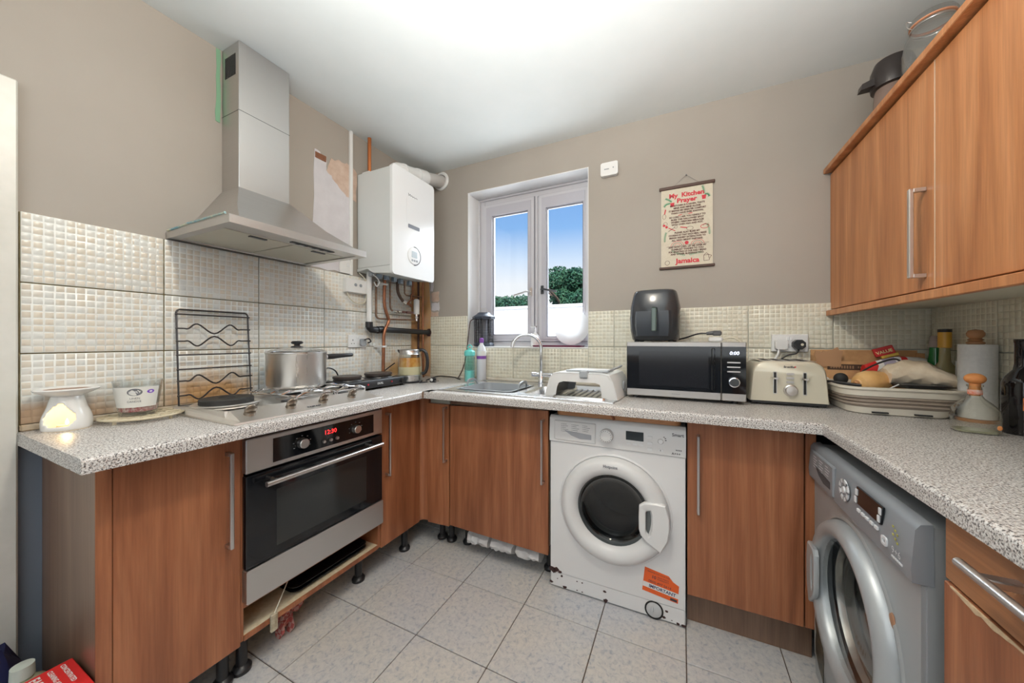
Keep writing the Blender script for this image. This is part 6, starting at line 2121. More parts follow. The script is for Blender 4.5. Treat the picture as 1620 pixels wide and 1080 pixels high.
# cardboard box behind
bx_ = thing('cardboard_box', 'torn open cardboard box against the tiles behind the basin', 'box', (2.585, -0.060, WT))
g = G()
g.box(-0.180, 0.185, -0.020, -0.016, 0.001, 0.185); g.box(-0.180, 0.185, 0.036, 0.040, 0.001, 0.236)
g.box(-0.180, -0.176, -0.016, 0.036, 0.001, 0.21); g.box(0.181, 0.185, -0.016, 0.036, 0.001, 0.225); g.box(-0.176, 0.181, -0.016, 0.036, 0.001, 0.004)
cbb = build(g, 'body', CARD, bx_, smooth=False)
g = G(); g.prism(ragged([(-0.182, 0.160), (-0.090, 0.160), (-0.085, 0.232), (-0.10, 0.246), (-0.15, 0.228), (-0.182, 0.228)], 0.004, 4, 2), -0.026, -0.0215, 'xz')
build(g, 'torn_flap', mat('torn_card', (0.42, 0.23, 0.12), 0.85), bx_, smooth=False)
g = G(); g.box(-0.135, 0.11, -0.0215, -0.0199, 0.147, 0.172); bnd = build(g, 'printed_band', CARDD, cbb, smooth=False)
g = G()
for k in range(9):
    g.box(-0.125 + k * 0.0095, -0.1195 + k * 0.0095, -0.0223, -0.0214, 0.153, 0.166)
for k in range(17):
    g.box(-0.030 + k * 0.0075, -0.0265 + k * 0.0075, -0.0223, -0.0214, 0.156, 0.164)
build(g, 'faded_print', mat('faded_print', (0.30, 0.17, 0.09), 0.8), bnd, smooth=False)
# red value card
vc = thing('price_card', 'small red and yellow box marked VALUE on top of the cardboard box', 'packet', (2.655, -0.060, WT + 0.222), -8)
g = G(); M = Matrix.Rotation(math.radians(-20), 4, 'Y'); g.T = M; g.box(-0.035, 0.030, -0.006, 0.012, -0.006, 0.030, 0.001); build(g, 'body', REDP, vc)
g = G(); g.T = M; g.box(-0.020, 0.036, -0.007, 0.011, -0.018, -0.006, 0.001); build(g, 'yellow_edge', mat('yellow_card', (0.75, 0.50, 0.08), 0.5), vc)
text(vc, 'VALUE', 0.018, tuple(M @ Vector((-0.030, -0.0072, 0.004))), mat('pale_yellow_ink', (0.85, 0.72, 0.35), 0.5), right=M.to_3x3() @ Vector((1, 0, 0)), up=M.to_3x3() @ Vector((0, 0, 1)), bold=0.0005)
# red white packet
pk_ = thing('food_packet', 'red and white plastic food packet lying behind the paper bag', 'packet', (2.640, -0.135, WT + 0.100), 0)
g = G(); rings = []
rnd = random.Random(21)
for j in range(11):
    u = j / 10
    x = -0.085 + 0.185 * u
    h = 0.045 * math.sin(PI * min(max(u, 0.06), 0.94)) ** 0.5 + 0.012
    zc_ = 0.048 + 0.035 * u
    rings.append([(x + rnd.uniform(-0.003, 0.003), 0.026 * math.cos(a), zc_ + h * math.sin(a) * 0.8 + rnd.uniform(-0.002, 0.002)) for a in [2 * PI * i / 12 for i in range(12)]])
for ci, (j0, j1, mt_) in enumerate(((0, 2, REDP), (2, 3, WHITEP), (3, 5, mat('packet_lilac', (0.40, 0.36, 0.48), 0.4)), (5, 6, WHITEP), (6, 7, REDP), (7, 10, mat('packet_film', (0.60, 0.56, 0.52), 0.3)))):
    g = G(); g.loft(rings[j0:j1 + 1], cap=(ci in (0, 5)))
    build(g, 'film', mt_, pk_)
# squash
sq = thing('butternut_squash', 'butternut squash lying in the front left of the basin', 'squash', (2.535, -0.265, WT + 0.112), 0)
g = G()
ax_ = Vector((0.88, 0.47, 0.05)).normalized()
prof = [(0.0, -0.062), (0.012, -0.061), (0.016, -0.056), (0.030, -0.053), (0.043, -0.035), (0.048, -0.010), (0.046, 0.015), (0.040, 0.045), (0.036, 0.09), (0.034, 0.12), (0.020, 0.14), (0.0, 0.142)]
g.T = Matrix.Translation((-0.005, 0, 0)) @ ax_.to_track_quat('Z', 'Y').to_matrix().to_4x4()
g.lathe(prof, (0, 0, 0), 32)
build(g, 'fruit', simple_noise_mat('squash_skin', (0.66, 0.36, 0.13), (0.74, 0.46, 0.20), 12, 0.35), sq)
g = G(); g.T = Matrix.Translation((-0.005, 0, 0)) @ ax_.to_track_quat('Z', 'Y').to_matrix().to_4x4()
g.lathe([(0.013, -0.060), (0.011, -0.066), (0.006, -0.069), (0.0, -0.067)], (0, 0, 0), 14)
build(g, 'stem_end', mat('squash_stem', (0.42, 0.20, 0.08), 0.7), sq)
# paper bag
pb = thing('paper_bag', 'crumpled pale paper bag spread over the squash and basin', 'bag', (2.66, -0.255, WT + 0.108), 0)
g = G(); rings = []
rnd = random.Random(9)
for j in range(17):
    u = j / 16
    x = -0.088 + 0.215 * u
    h = (0.044 * (math.sin(PI * (0.15 + 0.80 * u)) ** 0.6)) * (1.1 - 0.60 * max(0, u - 0.5) * 2)
    yc = 0.02 * math.sin(u * 5)
    rings.append([(x + rnd.uniform(-0.003, 0.003), yc + 0.072 * math.cos(a) * (0.8 + 0.2 * math.sin(3 * u)), h * 0.92 + h * 1.02 * math.sin(a) + 0.004 * math.sin(5 * a + j * 1.3) + rnd.uniform(-0.002, 0.002)) for a in [2 * PI * i / 22 for i in range(22)]])
g.loft(rings)
pbo = build(g, 'paper', simple_noise_mat('pale_paper', (0.70, 0.57, 0.42), (0.80, 0.69, 0.54), 20, 0.6, 0.5), pb, angle=25)
# dark tray under the bag and black kitchen items
dt = thing('dark_tray', 'black shallow tray wedged in the basin under the paper bag', 'tray', (2.665, -0.27, WT + 0.102), 0)
g = G(); g.loft([[(x, y, 0.0) for x, y in rrect(-0.075, 0.045, -0.07, 0.07, 0.02)], [(x, y, 0.014) for x, y in rrect(-0.09, 0.055, -0.085, 0.08, 0.02)]]); build(g, 'body', DGREY, dt)
bk_ = thing('utensil_handle', 'black utensils and lead in the left of the basin beside the squash', 'utensil', (2.45, -0.27, WT + 0.105), 0)
g = G(); g.ell((-0.002, 0.04, 0.015), 0.024, 0.02, 0.024); build(g, 'knob', BLACKM, bk_)
g = G(); g.tube([(-0.075, 0.05, 0.004), (-0.02, -0.01, 0.002), (0.03, -0.05, -0.002)], 0.006, 8); build(g, 'handle', BLACK, bk_)
g = G(); g.tube(spline([(0.028, 0.02, 0.010), (0.07, 0.03, 0.055), (0.12, 0.04, 0.085), (0.165, 0.05, 0.10), (0.185, 0.05, 0.092)], 5), 0.0035, 7); build(g, 'strap', BLACK, bk_)
g = G(); g.cyl((-0.065, 0.06, 0.035), (-0.038, 0.05, 0.012), 0.002, n=6); g.cyl((0.09, -0.10, -0.004), (0.12, -0.09, 0.012), 0.0022, n=6); build(g, 'stick', WHITEP, bk_)

# bottles at the right
gb = thing('green_bottle', 'green glass bottle with clear cap against the right wall tiles', 'bottle', (2.800, -0.085, WT))
k_ = 0.9
g = G(); g.lathe([(0, 0), (0.027, 0), (0.029, 0.006), (0.029, 0.15), (0.026, 0.175), (0.019, 0.215), (0.017, 0.255), (0, 0.255)], (-0.003, 0, 0), 28); build(g, 'body', GREENG, gb)
g = G(); g.lathe([(0.0165, 0.250), (0.021, 0.252), (0.016, 0.298), (0, 0.299)], (-0.003, 0, 0), 20); build(g, 'cap', mat('grey_pink_cap', (0.42, 0.34, 0.32), 0.35), gb)
yb = thing('oil_bottle', 'rounded bottle of pale oil with yellow band and black cap', 'bottle', (2.784, -0.165, WT))
OIL = simple_noise_mat('oil_glass', (0.30, 0.27, 0.13), (0.38, 0.33, 0.17), 8, 0.08)
g = G(); g.lathe([(0, 0), (0.036, 0), (0.040, 0.008), (0.040, 0.13), (0.034, 0.165), (0.016, 0.195), (0.014, 0.25), (0, 0.25)], (0, 0, 0), 32); build(g, 'body', OIL, yb)
g = G(); g.lathe([(0.015, 0.250), (0.0185, 0.252), (0.0185, 0.312), (0, 0.312)], (0, 0, 0), 20); build(g, 'yellow_band', mat('yellow_foil', (0.66, 0.36, 0.04), 0.35), yb)
g = G(); g.lathe([(0.0185, 0.312), (0.019, 0.313), (0.019, 0.324), (0, 0.325)], (0, 0, 0), 20); build(g, 'cap', BLACK, yb)
g = G(); g.tube([(0.0 - 0.02 + 0.018 * math.cos(t), -0.040, 0.120 + 0.016 * math.sin(t)) for t in [2 * PI * k / 14 for k in range(14)]], 0.003, 6, closed=True); build(g, 'ring_handle', MATS['yellow_foil'], yb)
pt = thing('paper_towel_roll', 'white paper towel roll on a holder with turned wooden knob', 'paper towel', (2.775, -0.345, WT))
g = G(); g.lathe([(0, 0.0), (0.050, 0.0), (0.050, 0.010), (0, 0.010)], (0, 0, 0), 28); build(g, 'base', mat('turned_wood', (0.42, 0.21, 0.10), 0.5), pt)
g = G(); g.lathe([(0.012, 0.011), (0.043, 0.011), (0.0435, 0.266), (0.012, 0.266)], (0, 0, 0), 40); build(g, 'roll', simple_noise_mat('towel_paper', (0.70, 0.70, 0.70), (0.76, 0.76, 0.76), 90, 0.9, 0.3), pt)
g = G(); g.lathe([(0.011, 0.262), (0.021, 0.268), (0.021, 0.274), (0.014, 0.277), (0.019, 0.283), (0.013, 0.287), (0.020, 0.296), (0.021, 0.305), (0.016, 0.315), (0.0, 0.319)], (-0.004, 0, 0), 28); build(g, 'knob', MATS['turned_wood'], pt)
rd = thing('small_carton', 'small red topped white carton squeezed in left of the paper towel', 'carton', (2.795, -0.255, WT))
g = G(); g.box(-0.020, 0.020, -0.018, 0.018, 0, 0.205, 0.003); build(g, 'body', WHITEP, rd)
g = G(); g.box(-0.017, 0.017, -0.015, 0.015, 0.206, 0.240, 0.003); build(g, 'cap', REDP, rd)
# clear bottle with cork
cbn = thing('clear_bottle', 'clear squat glass spirit bottle with round cork stopper at the front of the worktop', 'bottle', (2.655, -0.560, WT), -12)
g = G(); rings = []
for z, w_, d_ in ((0.001, 0.044, 0.030), (0.005, 0.047, 0.033), (0.045, 0.049, 0.034), (0.070, 0.046, 0.032), (0.090, 0.034, 0.026), (0.104, 0.019, 0.018), (0.112, 0.0145, 0.0145), (0.138, 0.0135, 0.0135), (0.140, 0.0165, 0.0165), (0.145, 0.0165, 0.0165)):
    e_ = 0.55 if z < 0.08 else 1.0
    rings.append([(math.copysign(abs(math.cos(a)) ** e_, math.cos(a)) * w_, math.copysign(abs(math.sin(a)) ** e_, math.sin(a)) * d_, z) for a in [2 * PI * i / 32 for i in range(32)]])
g.loft(rings, cap=False); V = rings[0]; g.add(V, [list(range(32))])
gb_ = build(g, 'glass', CLEARB, cbn)
g = G(); g.loft([[(x * 0.94, y * 0.92, z + 0.001) for x, y, z in rings[0]], [(x * 0.94, y * 0.92, z + 0.004) for x, y, z in rings[1]]]); build(g, 'thick_base', mat('pale_base_glass', (0.42, 0.42, 0.30), 0.1), cbn)
CORK = simple_noise_mat('orange_cork', (0.62, 0.22, 0.06), (0.70, 0.30, 0.10), 60, 0.6)
g = G(); g.ell((0, 0, 0.163), 0.022, 0.022, 0.017); g.cyl((0, 0, 0.112), (0, 0, 0.150), 0.0115, n=16); build(g, 'cork', CORK, cbn)
g = G(); g.lathe([(0.0148, 0.116), (0.0148, 0.130)], (0, 0, 0), 24); build(g, 'neck_band', simple_noise_mat('neck_label', (0.72, 0.14, 0.05), (0.66, 0.62, 0.56), 60, 0.5), cbn)
g = G(); g.ell((0.036, -0.034, 0.024), 0.005, 0.001, 0.007); build(g, 'emblem', CORK, cbn)
# dark bottles
db = thing('dark_bottle', 'tall dark glass bottle with square shoulders right of the paper towel', 'bottle', (2.768, -0.535, WT))
g = G(); g.lathe([(0, 0), (0.038, 0), (0.041, 0.005), (0.041, 0.150), (0.036, 0.168), (0.020, 0.192), (0.0175, 0.21), (0.0175, 0.272), (0.0185, 0.274), (0.0185, 0.284), (0, 0.285)], (0, 0, 0), 36); build(g, 'body', BLACKGL, db)
db = thing('dark_bottle', 'shorter dark bottle with an orange label at the right edge, in front', 'bottle', (2.742, -0.665, WT))
g = G(); rings = []
for z, w_ in ((0, 0.036), (0.005, 0.040), (0.120, 0.040), (0.130, 0.037), (0.175, 0.020), (0.24, 0.018), (0.245, 0.016)):
    rings.append([(math.copysign(abs(math.cos(a)) ** 0.6, math.cos(a)) * w_, math.copysign(abs(math.sin(a)) ** 0.6, math.sin(a)) * w_, z) for a in [2 * PI * i / 28 for i in range(28)]])
g.loft(rings); dbb = build(g, 'body', BLACKGL, db, angle=50)
g = G(); g.box(-0.0415, -0.0405, -0.020, 0.020, 0.085, 0.120); build(g, 'label', simple_noise_mat('orange_label', (0.65, 0.20, 0.05), (0.30, 0.10, 0.05), 60, 0.5), dbb, smooth=False)

# on the wall cabinet
CT = 2.019
bp_ = thing('lidded_jug', 'tall brownish jug with black spouted lid at the window end of the wall cabinet top', 'jug', (2.625, -0.190, CT))
bp_.scale = (0.84, 0.84, 0.88)
g = G(); g.lathe([(0, 0), (0.070, 0), (0.074, 0.01), (0.068, 0.20), (0.062, 0.255), (0, 0.255)], (0, 0, 0), 36); build(g, 'body', mat('smoky_brown_body', (0.24, 0.17, 0.14), 0.25), bp_)
g = G(); g.lathe([(0.063, 0.240), (0.078, 0.245), (0.082, 0.27), (0.080, 0.325), (0.066, 0.365), (0.03, 0.382), (0, 0.385)], (0, 0, 0), 36); lid_ = build(g, 'lid', mat('dark_brown_plastic', (0.035, 0.028, 0.026), 0.3), bp_)
g = G(); g.loft([[(-0.060, -0.030, 0.262), (-0.060, 0.030, 0.262), (-0.060, 0.030, 0.30), (-0.060, -0.030, 0.30)], [(-0.125, -0.020, 0.255), (-0.125, 0.020, 0.255), (-0.120, 0.020, 0.282), (-0.120, -0.020, 0.282)]]); build(g, 'spout', MATS['dark_brown_plastic'], bp_)
g = G()
for k in range(6):
    a = math.radians(-95 + k * 9)
    g.box(0.081 * math.cos(a) - 0.0025, 0.081 * math.cos(a) + 0.0025, 0.0815 * math.sin(a) - 0.002, 0.0815 * math.sin(a) + 0.002, 0.268, 0.292)
build(g, 'vent', BLACKM, lid_, smooth=False)
jr = thing('glass_jar', 'large clear clip-top glass jar standing on top of the wall cabinet', 'jar', (2.655, -0.368, CT + 0.001))
jr.scale = (0.74, 0.74, 1.02)
g = G(); g.lathe([(0, 0.0), (0.088, 0.0), (0.100, 0.012), (0.104, 0.10), (0.104, 0.22), (0.092, 0.265), (0.072, 0.290), (0.072, 0.305)], (0, 0, 0), 44); build(g, 'body', CLEAR, jr)
g = G(); g.lathe([(0, 0.008), (0.084, 0.008), (0.095, 0.018), (0.099, 0.10), (0.099, 0.22), (0.087, 0.262), (0.068, 0.288)], (0, 0, 0), 44); build(g, 'inner_wall', CLEAR, jr)
g = G(); g.lathe([(0.072, 0.306), (0.078, 0.308), (0.078, 0.313), (0.072, 0.315)], (0, 0, 0), 40); build(g, 'rubber_seal', mat('orange_rubber', (0.55, 0.25, 0.14), 0.5), jr)
g = G(); g.lathe([(0.078, 0.316), (0.080, 0.322), (0.074, 0.332), (0.05, 0.342), (0.0, 0.345)], (0, 0, 0), 40); build(g, 'lid', CLEAR, jr)
g = G(); g.tube([(0.075 * math.cos(t), 0.075 * math.sin(t), 0.299) for t in [2 * PI * k / 30 for k in range(30)]], 0.0018, 6, closed=True)
g.tube(spline([(-0.078, -0.01, 0.30), (-0.095, -0.012, 0.31), (-0.092, 0.0, 0.335), (-0.075, 0.0, 0.330)], 4), 0.0018, 6); g.tube(spline([(0.078, 0.0, 0.30), (0.098, 0.0, 0.30), (0.092, 0.0, 0.27)], 4), 0.002, 6)
build(g, 'wire_clip', NICKEL, jr)
g = G()
P = []
for k in range(40):
    a = math.radians(-150 + k * 2.6)
    P.append((0.1052 * math.cos(a), 0.1052 * math.sin(a), 0.168 + 0.012 * math.sin(k * 1.25) * (0.6 + 0.4 * math.sin(k * 0.5))))
g.tube(P, 0.0016, 5)
build(g, 'embossed_script', CLEAR, jr)
bxt = thing('packet', 'white and blue box on the wall cabinet beyond the glass jar', 'packet', (2.62, -0.72, CT + 0.001))
g = G(); g.box(-0.07, 0.07, -0.16, 0.13, 0, 0.11, 0.003); pb_ = build(g, 'body', WHITEP, bxt)
g = G(); g.box(-0.0712, -0.07, -0.16, 0.00, 0.02, 0.11); build(g, 'blue_print', mat('blue_print', (0.05, 0.35, 0.50), 0.5), pb_, smooth=False)

# ================================================================== on the walls
dt_ = thing('carbon_monoxide_alarm', 'small white detector on the wall above the right of the window', 'detector', (1.402, -0.001, 2.188))
g = G(); g.T = Matrix.Identity(4)
g.prism(rrect(0, 0.102, 0.0, 0.079, 0.012), -0.026, 0.0, 'xz'); dtb = build(g, 'body', WHITEP, dt_)
g = G(); g.box(0.022, 0.050, -0.0275, -0.026, 0.036, 0.041); g.cyl((0.075, -0.026, 0.042), (0.075, -0.0275, 0.042), 0.004, n=10); build(g, 'indicator', GREYP, dtb)

# kitchen prayer scroll
sc = thing('wall_scroll', 'cream fabric wall hanging printed with a red and green kitchen prayer', 'wall hanging', (1.868, -0.004, 1.600))
SW, SH = 0.128, 0.455
g = G(); g.box(-SW, SW, -0.0030, -0.0015, 0.010, SH - 0.006); clo = build(g, 'cloth', simple_noise_mat('cream_cloth', (0.66, 0.60, 0.48), (0.70, 0.64, 0.52), 90, 0.9, 0.1), sc, smooth=False)
for z0, z1 in ((SH - 0.010, SH + 0.008), (0.0, 0.014)):
    g = G(); g.box(-SW - 0.010, SW + 0.010, -0.008, 0.0, z0, z1, 0.003); build(g, 'wooden_rod', mat('dark_brown_wood', (0.07, 0.030, 0.018), 0.5), sc)
g = G(); g.cyl((-0.06, -0.003, SH + 0.008), (0, -0.004, SH + 0.058), 0.0006, n=5); g.cyl((0.06, -0.003, SH + 0.008), (0, -0.004, SH + 0.058), 0.0006, n=5); g.cyl((0, 0.002, SH + 0.058), (0, -0.008, SH + 0.058), 0.003, n=8)
build(g, 'cord_and_nail', GREYINK, sc)
YS = -0.0036
def st_(s, size, x, z, col, align='CENTER', bold=0.0004, sx=1.0):
    return text(clo, s, size, (x, YS, z), col, align=align, bold=bold, sx=sx, ext=0.0001)
st_('My  Kitchen', 0.034, 0.000, 0.396, REDINK, bold=0.0014, sx=1.05)
st_('Prayer', 0.034, 0.002, 0.366, REDINK, bold=0.0014, sx=1.10)
lines = [('MY KITCHEN IS A HAVEN, THAT\'S', 0.347), ('MINE AND MINE ALONE.', 0.333), ('IT BRINGS ME GREATER COMFORT', 0.319), ('THAN I HAVE EVER KNOWN.', 0.305),
         ('SO LORD I ASK YOU KINDLY TO', 0.283), ('BLESS THIS HALLOWED SPOT', 0.269), ('WHERE I PERFORM MIRACLES', 0.255), ('WITH OVEN PAN AND POT.', 0.241),
         ('PLEASE ALSO BLESS MY', 0.196), ('COOKING SO THAT EACH MEAL I MAKE', 0.182), ('BRINGS HIGHEST SATISFACTION TO', 0.168), ('ALL WHO MIGHT PARTAKE.', 0.154),
         ('AND NOW LORD, LET ME OFFER MY', 0.116), ('HUMBLEST THANKS TO YOU', 0.103), ('FOR GRANTING US OUR DAILY BREAD', 0.090), ('AND OTHER BLESSINGS TOO.', 0.077)]
for s_, z in lines:
    sx_ = min(0.98, 0.205 / (len(s_) * 0.0078))
    st_(s_, 0.0125, 0.004, z, BROWNINK, bold=0.0007, sx=sx_)
st_('Jamaica', 0.037, 0.006, 0.030, REDINK, bold=0.0014, sx=1.05)
# little printed pictures
def flat(parent, pts, col, name='picture', y=YS - 0.0001):
    g = G(); g.add([(x, y, z) for x, z in pts], [list(range(len(pts)))]); return build(g, name, col, parent, smooth=False)
def stroke(parent, pts, r_, col, name='picture', y=YS):
    g = G()
    for (x0, z0), (x1, z1) in zip(pts[:-1], pts[1:]):
        d = Vector((x1 - x0, z1 - z0)); n_ = Vector((-d.y, d.x)).normalized() * r_
        g.add([(x0 - n_.x, y, z0 - n_.y), (x1 - n_.x, y, z1 - n_.y), (x1 + n_.x, y, z1 + n_.y), (x0 + n_.x, y, z0 + n_.y)], [(0, 1, 2, 3)])
    return build(g, name, col, parent, smooth=False)
def circ(cx, cz, r_, a0=0, a1=2 * PI, n=16, k=1.0):
    return [(cx + r_ * math.cos(a0 + (a1 - a0) * i / n), cz + k * r_ * math.sin(a0 + (a1 - a0) * i / n)) for i in range(n + 1)]
def frond(x, z, ang, L_, curl):
    g = G(); p = Vector((x, z)); a = ang
    n = 9
    for k in range(n):
        q = p + Vector((math.cos(a), math.sin(a))) * L_ / n
        for s_ in (-1, 1):
            b = a + s_ * 0.9
            t = q + Vector((math.cos(b), math.sin(b))) * 0.010
            w_ = Vector((math.cos(a), math.sin(a))) * 0.0022
            g.add([(q.x - w_.x, YS, q.y - w_.y), (t.x, YS, t.y), (q.x + w_.x, YS, q.y + w_.y)], [(0, 1, 2)])
        p = q; a += curl / n
    build(g, 'frond', GREENINK, clo, smooth=False)
for x, z, a, L_, c_ in ((-0.072, 0.372, 2.2, 0.040, 0.6), (-0.078, 0.365, 2.7, 0.038, 1.6), (0.086, 0.392, 1.5, 0.045, 0.5), (0.088, 0.388, 0.6, 0.030, -2.2), (-0.108, 0.150, 1.7, 0.055, -0.5), (0.112, 0.168, 1.5, 0.06, 0.5), (0.0, 0.070, 2.9, 0.075, -0.4), (0.010, 0.070, 0.3, 0.065, -0.3)):
    frond(x, z, a, L_, c_)
for x, z in ((-0.070, 0.358), (0.086, 0.376)):
    flat(clo, [(x - 0.011, z + 0.012), (x + 0.011, z + 0.012), (x + 0.008, z - 0.010), (x - 0.008, z - 0.010)], REDINK)
flat(clo, circ(0.002, 0.140, 0.010), REDINK)
stroke(clo, [(-0.105, 0.338), (-0.110, 0.312)], 0.003, REDINK); stroke(clo, circ(-0.112, 0.298, 0.009, k=1.5), 0.0008, BROWNINK)
flat(clo, circ(-0.113, 0.248, 0.007), REDINK); flat(clo, circ(-0.100, 0.238, 0.007), REDINK); stroke(clo, circ(-0.106, 0.256, 0.010), 0.0008, BROWNINK)
stroke(clo, [(-0.040, 0.2955), (-0.022, 0.2985)], 0.002, REDINK); stroke(clo, [(-0.022, 0.2985), (0.010, 0.2985)], 0.0008, BROWNINK); stroke(clo, [(0.010, 0.2985), (0.030, 0.3005)], 0.002, REDINK)
stroke(clo, [(-0.090, 0.232), (-0.055, 0.212)], 0.002, REDINK); stroke(clo, [(-0.090, 0.212), (-0.058, 0.232)], 0.0014, BROWNINK); stroke(clo, circ(-0.052, 0.233, 0.007), 0.0008, BROWNINK)
stroke(clo, [(-0.030, 0.230), (0.004, 0.222)], 0.0024, REDINK); stroke(clo, circ(0.018, 0.217, 0.016, k=0.65), 0.0009, BROWNINK)
stroke(clo, circ(0.090, 0.219, 0.020, k=0.55), 0.0014, REDINK); stroke(clo, circ(0.092, 0.222, 0.010, 0, PI), 0.0009, BROWNINK)
stroke(clo, [(-0.100, 0.125), (0.110, 0.131)], 0.0008, BROWNINK)
for cx in (-0.045, 0.055):
    for r_ in (0.032, 0.023, 0.014):
        stroke(clo, circ(cx, 0.127, r_, 0, PI, 12, 0.8), 0.001, REDINK if r_ != 0.023 else BROWNINK)
stroke(clo, circ(-0.096, 0.036, 0.012), 0.0010, BROWNINK)
stroke(clo, [(0.085, 0.062), (0.108, 0.064), (0.112, 0.034), (0.086, 0.032), (0.085, 0.062), (0.097, 0.074), (0.108, 0.064), (0.122, 0.058), (0.112, 0.042)], 0.0011, BROWNINK)

# ================================================================== floor level things
tr = thing('baking_tray', 'black oven trays lying on the shelf under the oven', 'tray', (0.26, -1.06, 0.169))
for k, z in enumerate((0.0, 0.016)):
    g = G()
    w_, l_ = 0.175, 0.175
    f = lambda d, zz: [(x, y, z + zz) for x, y in rrect(-w_ - d, w_ + d - 0.005, -l_ - d, l_ + d, 0.03, 5)]
    g.loft([f(-0.01, 0.0), f(0.0, 0.014), f(0.006, 0.016), f(0.006, 0.018), f(-0.002, 0.018), f(-0.012, 0.004)], cap=False); V = f(-0.012, 0.004); g.add(V, [list(range(len(V)))]); V = f(-0.01, 0.0); g.add(V, [list(range(len(V)))])
    build(g, 'tray', mat('black_enamel', (0.012, 0.012, 0.012), 0.2), tr)
ck = thing('checked_cloth', 'red and white checked cloth knotted on the floor under the oven', 'cloth', (0.33, -1.21, 0.0))
def check_mat():
    m = mat('red_check', (0.5, 0.2, 0.2), 0.9)
    nt, N, L, b = nodes(m)
    c = N.new('ShaderNodeTexChecker'); c.inputs['Scale'].default_value = 60; c.inputs[1].default_value = (0.50, 0.12, 0.11, 1); c.inputs[2].default_value = (0.62, 0.36, 0.32, 1)
    tc = N.new('ShaderNodeTexCoord'); L.new(tc.outputs['Object'], c.inputs[0]); L.new(c.outputs[0], b.inputs['Base Color']); return m
CH = check_mat()
rnd = random.Random(2)
for pts_ in ([(0.04, -0.05, 0.022), (0.02, -0.02, 0.035), (-0.01, 0.03, 0.045), (-0.02, 0.08, 0.05)], [(0.045, -0.01, 0.020), (0.025, 0.0, 0.035), (0.0, 0.0, 0.055), (-0.03, -0.01, 0.05)], [(0.01, -0.03, 0.06), (0.005, 0.02, 0.075), (-0.02, 0.06, 0.085)]):
    P = spline(pts_, 5); rings = []
    for i, p in enumerate(P):
        rr = 0.020 + 0.008 * math.sin(i * 1.1)
        rings.append([(p.x + rr * math.cos(a) * (1 + 0.15 * math.sin(4 * a + i)), p.y + 0.3 * rr * math.sin(a), max(0.001, p.z + rr * math.sin(a))) for a in [2 * PI * k / 12 for k in range(12)]])
    g = G(); g.loft(rings); build(g, 'fold', CH, ck)
cp2 = thing('cable_clip', 'dirty white clip and wire hanging over the front edge of the oven shelf', 'clip', (0.462, -1.345, 0.15), world=True)
p = XP(0.462, 433, 967)
g = G(); g.box(0.457, 0.470, p.y - 0.012, p.y + 0.012, 0.118, 0.183, 0.003); build(g, 'clip', simple_noise_mat('dirty_plastic', (0.52, 0.46, 0.34), (0.30, 0.24, 0.15), 50, 0.6), cp2)
q = XP(0.42, 458, 920)
g = G(); g.cyl((0.464, p.y, 0.180), (q.x, q.y, 0.255), 0.0022, n=6); build(g, 'wire', MELAM, cp2)

# bottom left corner: cloth, clear tub, red box
cbx = thing('cleaning_wipes_box', 'red cardboard cleaning product box standing at the lower left against the end panel', 'box', (0.405, -1.808, 0.0), 0)
g = G(); g.box(-0.083, 0.083, -0.044, 0.044, 0.001, 0.330, 0.002); rb = build(g, 'body', REDP, cbx)
def rtxt(s_, size, x, y, col, bold=0.0003):
    return text(rb, s_, size, (x, y, 0.3302), col, right=(1, 0, 0), up=(0, 1, 0), ext=0.0004, bold=bold)
rtxt('CONCENTRATED', 0.012, -0.070, 0.020, WHITEP)
rtxt('CLEANING AID', 0.012, -0.070, -0.001, WHITEP)
rtxt('EASY', 0.024, -0.072, -0.029, WHITEP, 0.0008)
g = G(); g.box(-0.0832, 0.0832, -0.0375, -0.0362, 0.3298, 0.3306); build(g, 'pale_line', WHITEP, rb, smooth=False)
tub = thing('clear_tub', 'clear bottle with pale green contents standing beside the red box', 'bottle', (0.252, -1.832, 0.0))
g = G(); g.lathe([(0, 0), (0.048, 0), (0.052, 0.01), (0.052, 0.255), (0.040, 0.285), (0.018, 0.30), (0.018, 0.32)], (0, 0, 0), 32); build(g, 'body', mat('greenish_plastic', (0.40, 0.43, 0.30), 0.2), tub)
g = G(); g.lathe([(0.019, 0.305), (0.021, 0.307), (0.020, 0.338), (0, 0.340)], (0, 0, 0), 24); build(g, 'cap', mat('cap_pale', (0.50, 0.55, 0.50), 0.35), tub)
rnd = random.Random(12)
bl = thing('blue_bag', 'dark blue plastic bag bundled in the far lower left corner by the wall', 'bag', (0.122, -1.862, 0.0))
g = G(); rings = []
for j in range(13):
    u = j / 12
    z = 0.002 + 0.34 * u
    w_ = 0.072 * math.sin(PI * (0.28 + 0.66 * u)) ** 0.7
    rings.append([(w_ * math.cos(a) * (1 + 0.12 * math.sin(3 * a + j)) + 0.0 + rnd.uniform(-0.004, 0.004), w_ * 1.05 * math.sin(a) * (1 + 0.10 * math.sin(5 * a + 2 * j)), z + 0.01 * math.sin(4 * a)if 0 < j else z) for a in [2 * PI * k / 20 for k in range(20)]])
g.loft(rings); build(g, 'bag', mat('navy_film', (0.018, 0.022, 0.075), 0.3), bl, angle=25)

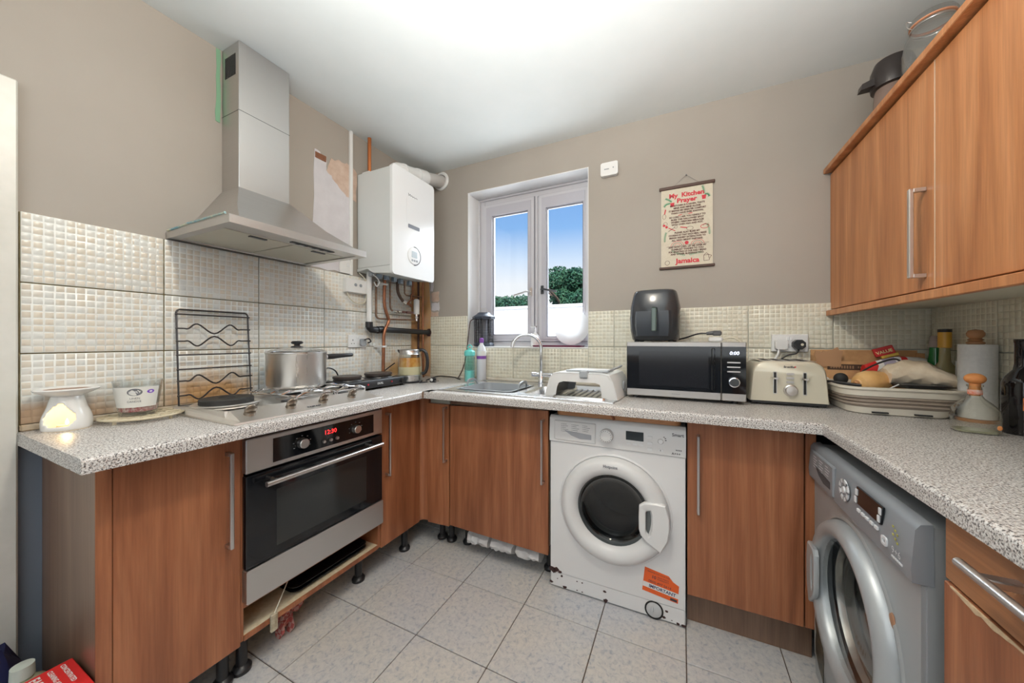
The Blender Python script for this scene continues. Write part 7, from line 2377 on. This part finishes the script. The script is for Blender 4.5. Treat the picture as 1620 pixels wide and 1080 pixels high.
# ================================================================== outside the window
g = G(); g.box(-12, 14, 0.26, 20, -0.4, -0.3)
build(g, 'ground', simple_noise_mat('patio', (0.50, 0.50, 0.48), (0.6, 0.6, 0.58), 2, 0.9), kind='structure', smooth=False)
g = G(); g.box(-9, 9, 6.0, 6.2, -0.3, 2.03); g.box(-9, 9, 5.96, 6.24, 2.03, 2.09)
build(g, 'garden_wall', mat('white_render', (0.88, 0.88, 0.88), 0.8), kind='structure', smooth=False)
LEAF = simple_noise_mat('leaf_green', (0.015, 0.07, 0.045), (0.05, 0.14, 0.07), 6, 0.5)
BARK = mat('bark', (0.10, 0.07, 0.05), 0.9)
def tree(name, label, x, y, zc_, rx, ry, rz, n_, seed, group=None):
    rnd = random.Random(seed)
    t = thing(name, label, 'tree', (x, y, -0.3), group=group)
    g = G(); g.tube([(0, 0, 0), (0.05, 0, 1.2), (-0.05, 0.05, zc_ + 0.1)], 0.10, 8)
    for k in range(7):
        a = rnd.uniform(0, 2 * PI)
        g.tube([(0, 0, zc_ - 0.6), (rx * 0.5 * math.cos(a), ry * 0.5 * math.sin(a), zc_ + 0.1), (rx * 0.85 * math.cos(a), ry * 0.85 * math.sin(a), zc_ + rz * 0.5)], 0.025, 6)
    build(g, 'trunk', BARK, t)
    g = G()
    lobes = [(rnd.uniform(-0.75, 0.75) * rx, rnd.uniform(-0.5, 0.5) * ry, zc_ + 0.3 + rnd.uniform(-0.7, 0.6) * rz, rnd.uniform(0.22, 0.5)) for _ in range(13)]
    for k in range(n_):
        lx, ly, lz, lr = rnd.choice(lobes)
        a, b = rnd.uniform(0, 2 * PI), math.asin(rnd.uniform(-1, 1))
        q = rnd.uniform(0.55, 1.05)
        c_ = Vector((lx + rx * lr * q * math.cos(a) * math.cos(b), ly + ry * lr * q * math.sin(a) * math.cos(b), lz + rz * lr * q * math.sin(b)))
        d1 = Vector((rnd.uniform(-1, 1), rnd.uniform(-1, 1), rnd.uniform(-1, 1))).normalized()
        d2 = d1.orthogonal().normalized()
        L_ = rnd.uniform(0.035, 0.07)
        g.add([c_ - d1 * L_, c_ + d2 * L_ * 0.45, c_ + d1 * L_, c_ - d2 * L_ * 0.45], [(0, 1, 2, 3)])
    build(g, 'foliage', LEAF, t, kind='stuff', smooth=False)
tree('leafy_tree', 'dense green tree beyond the garden wall, seen through the right pane', -1.25, 8.2, 2.72, 1.05, 0.9, 0.85, 15000, 3)
tree('leafy_tree', 'lower sloping shrub beyond the garden wall, seen through the left pane', -3.75, 8.4, 2.20, 1.05, 0.9, 0.75, 10000, 8)
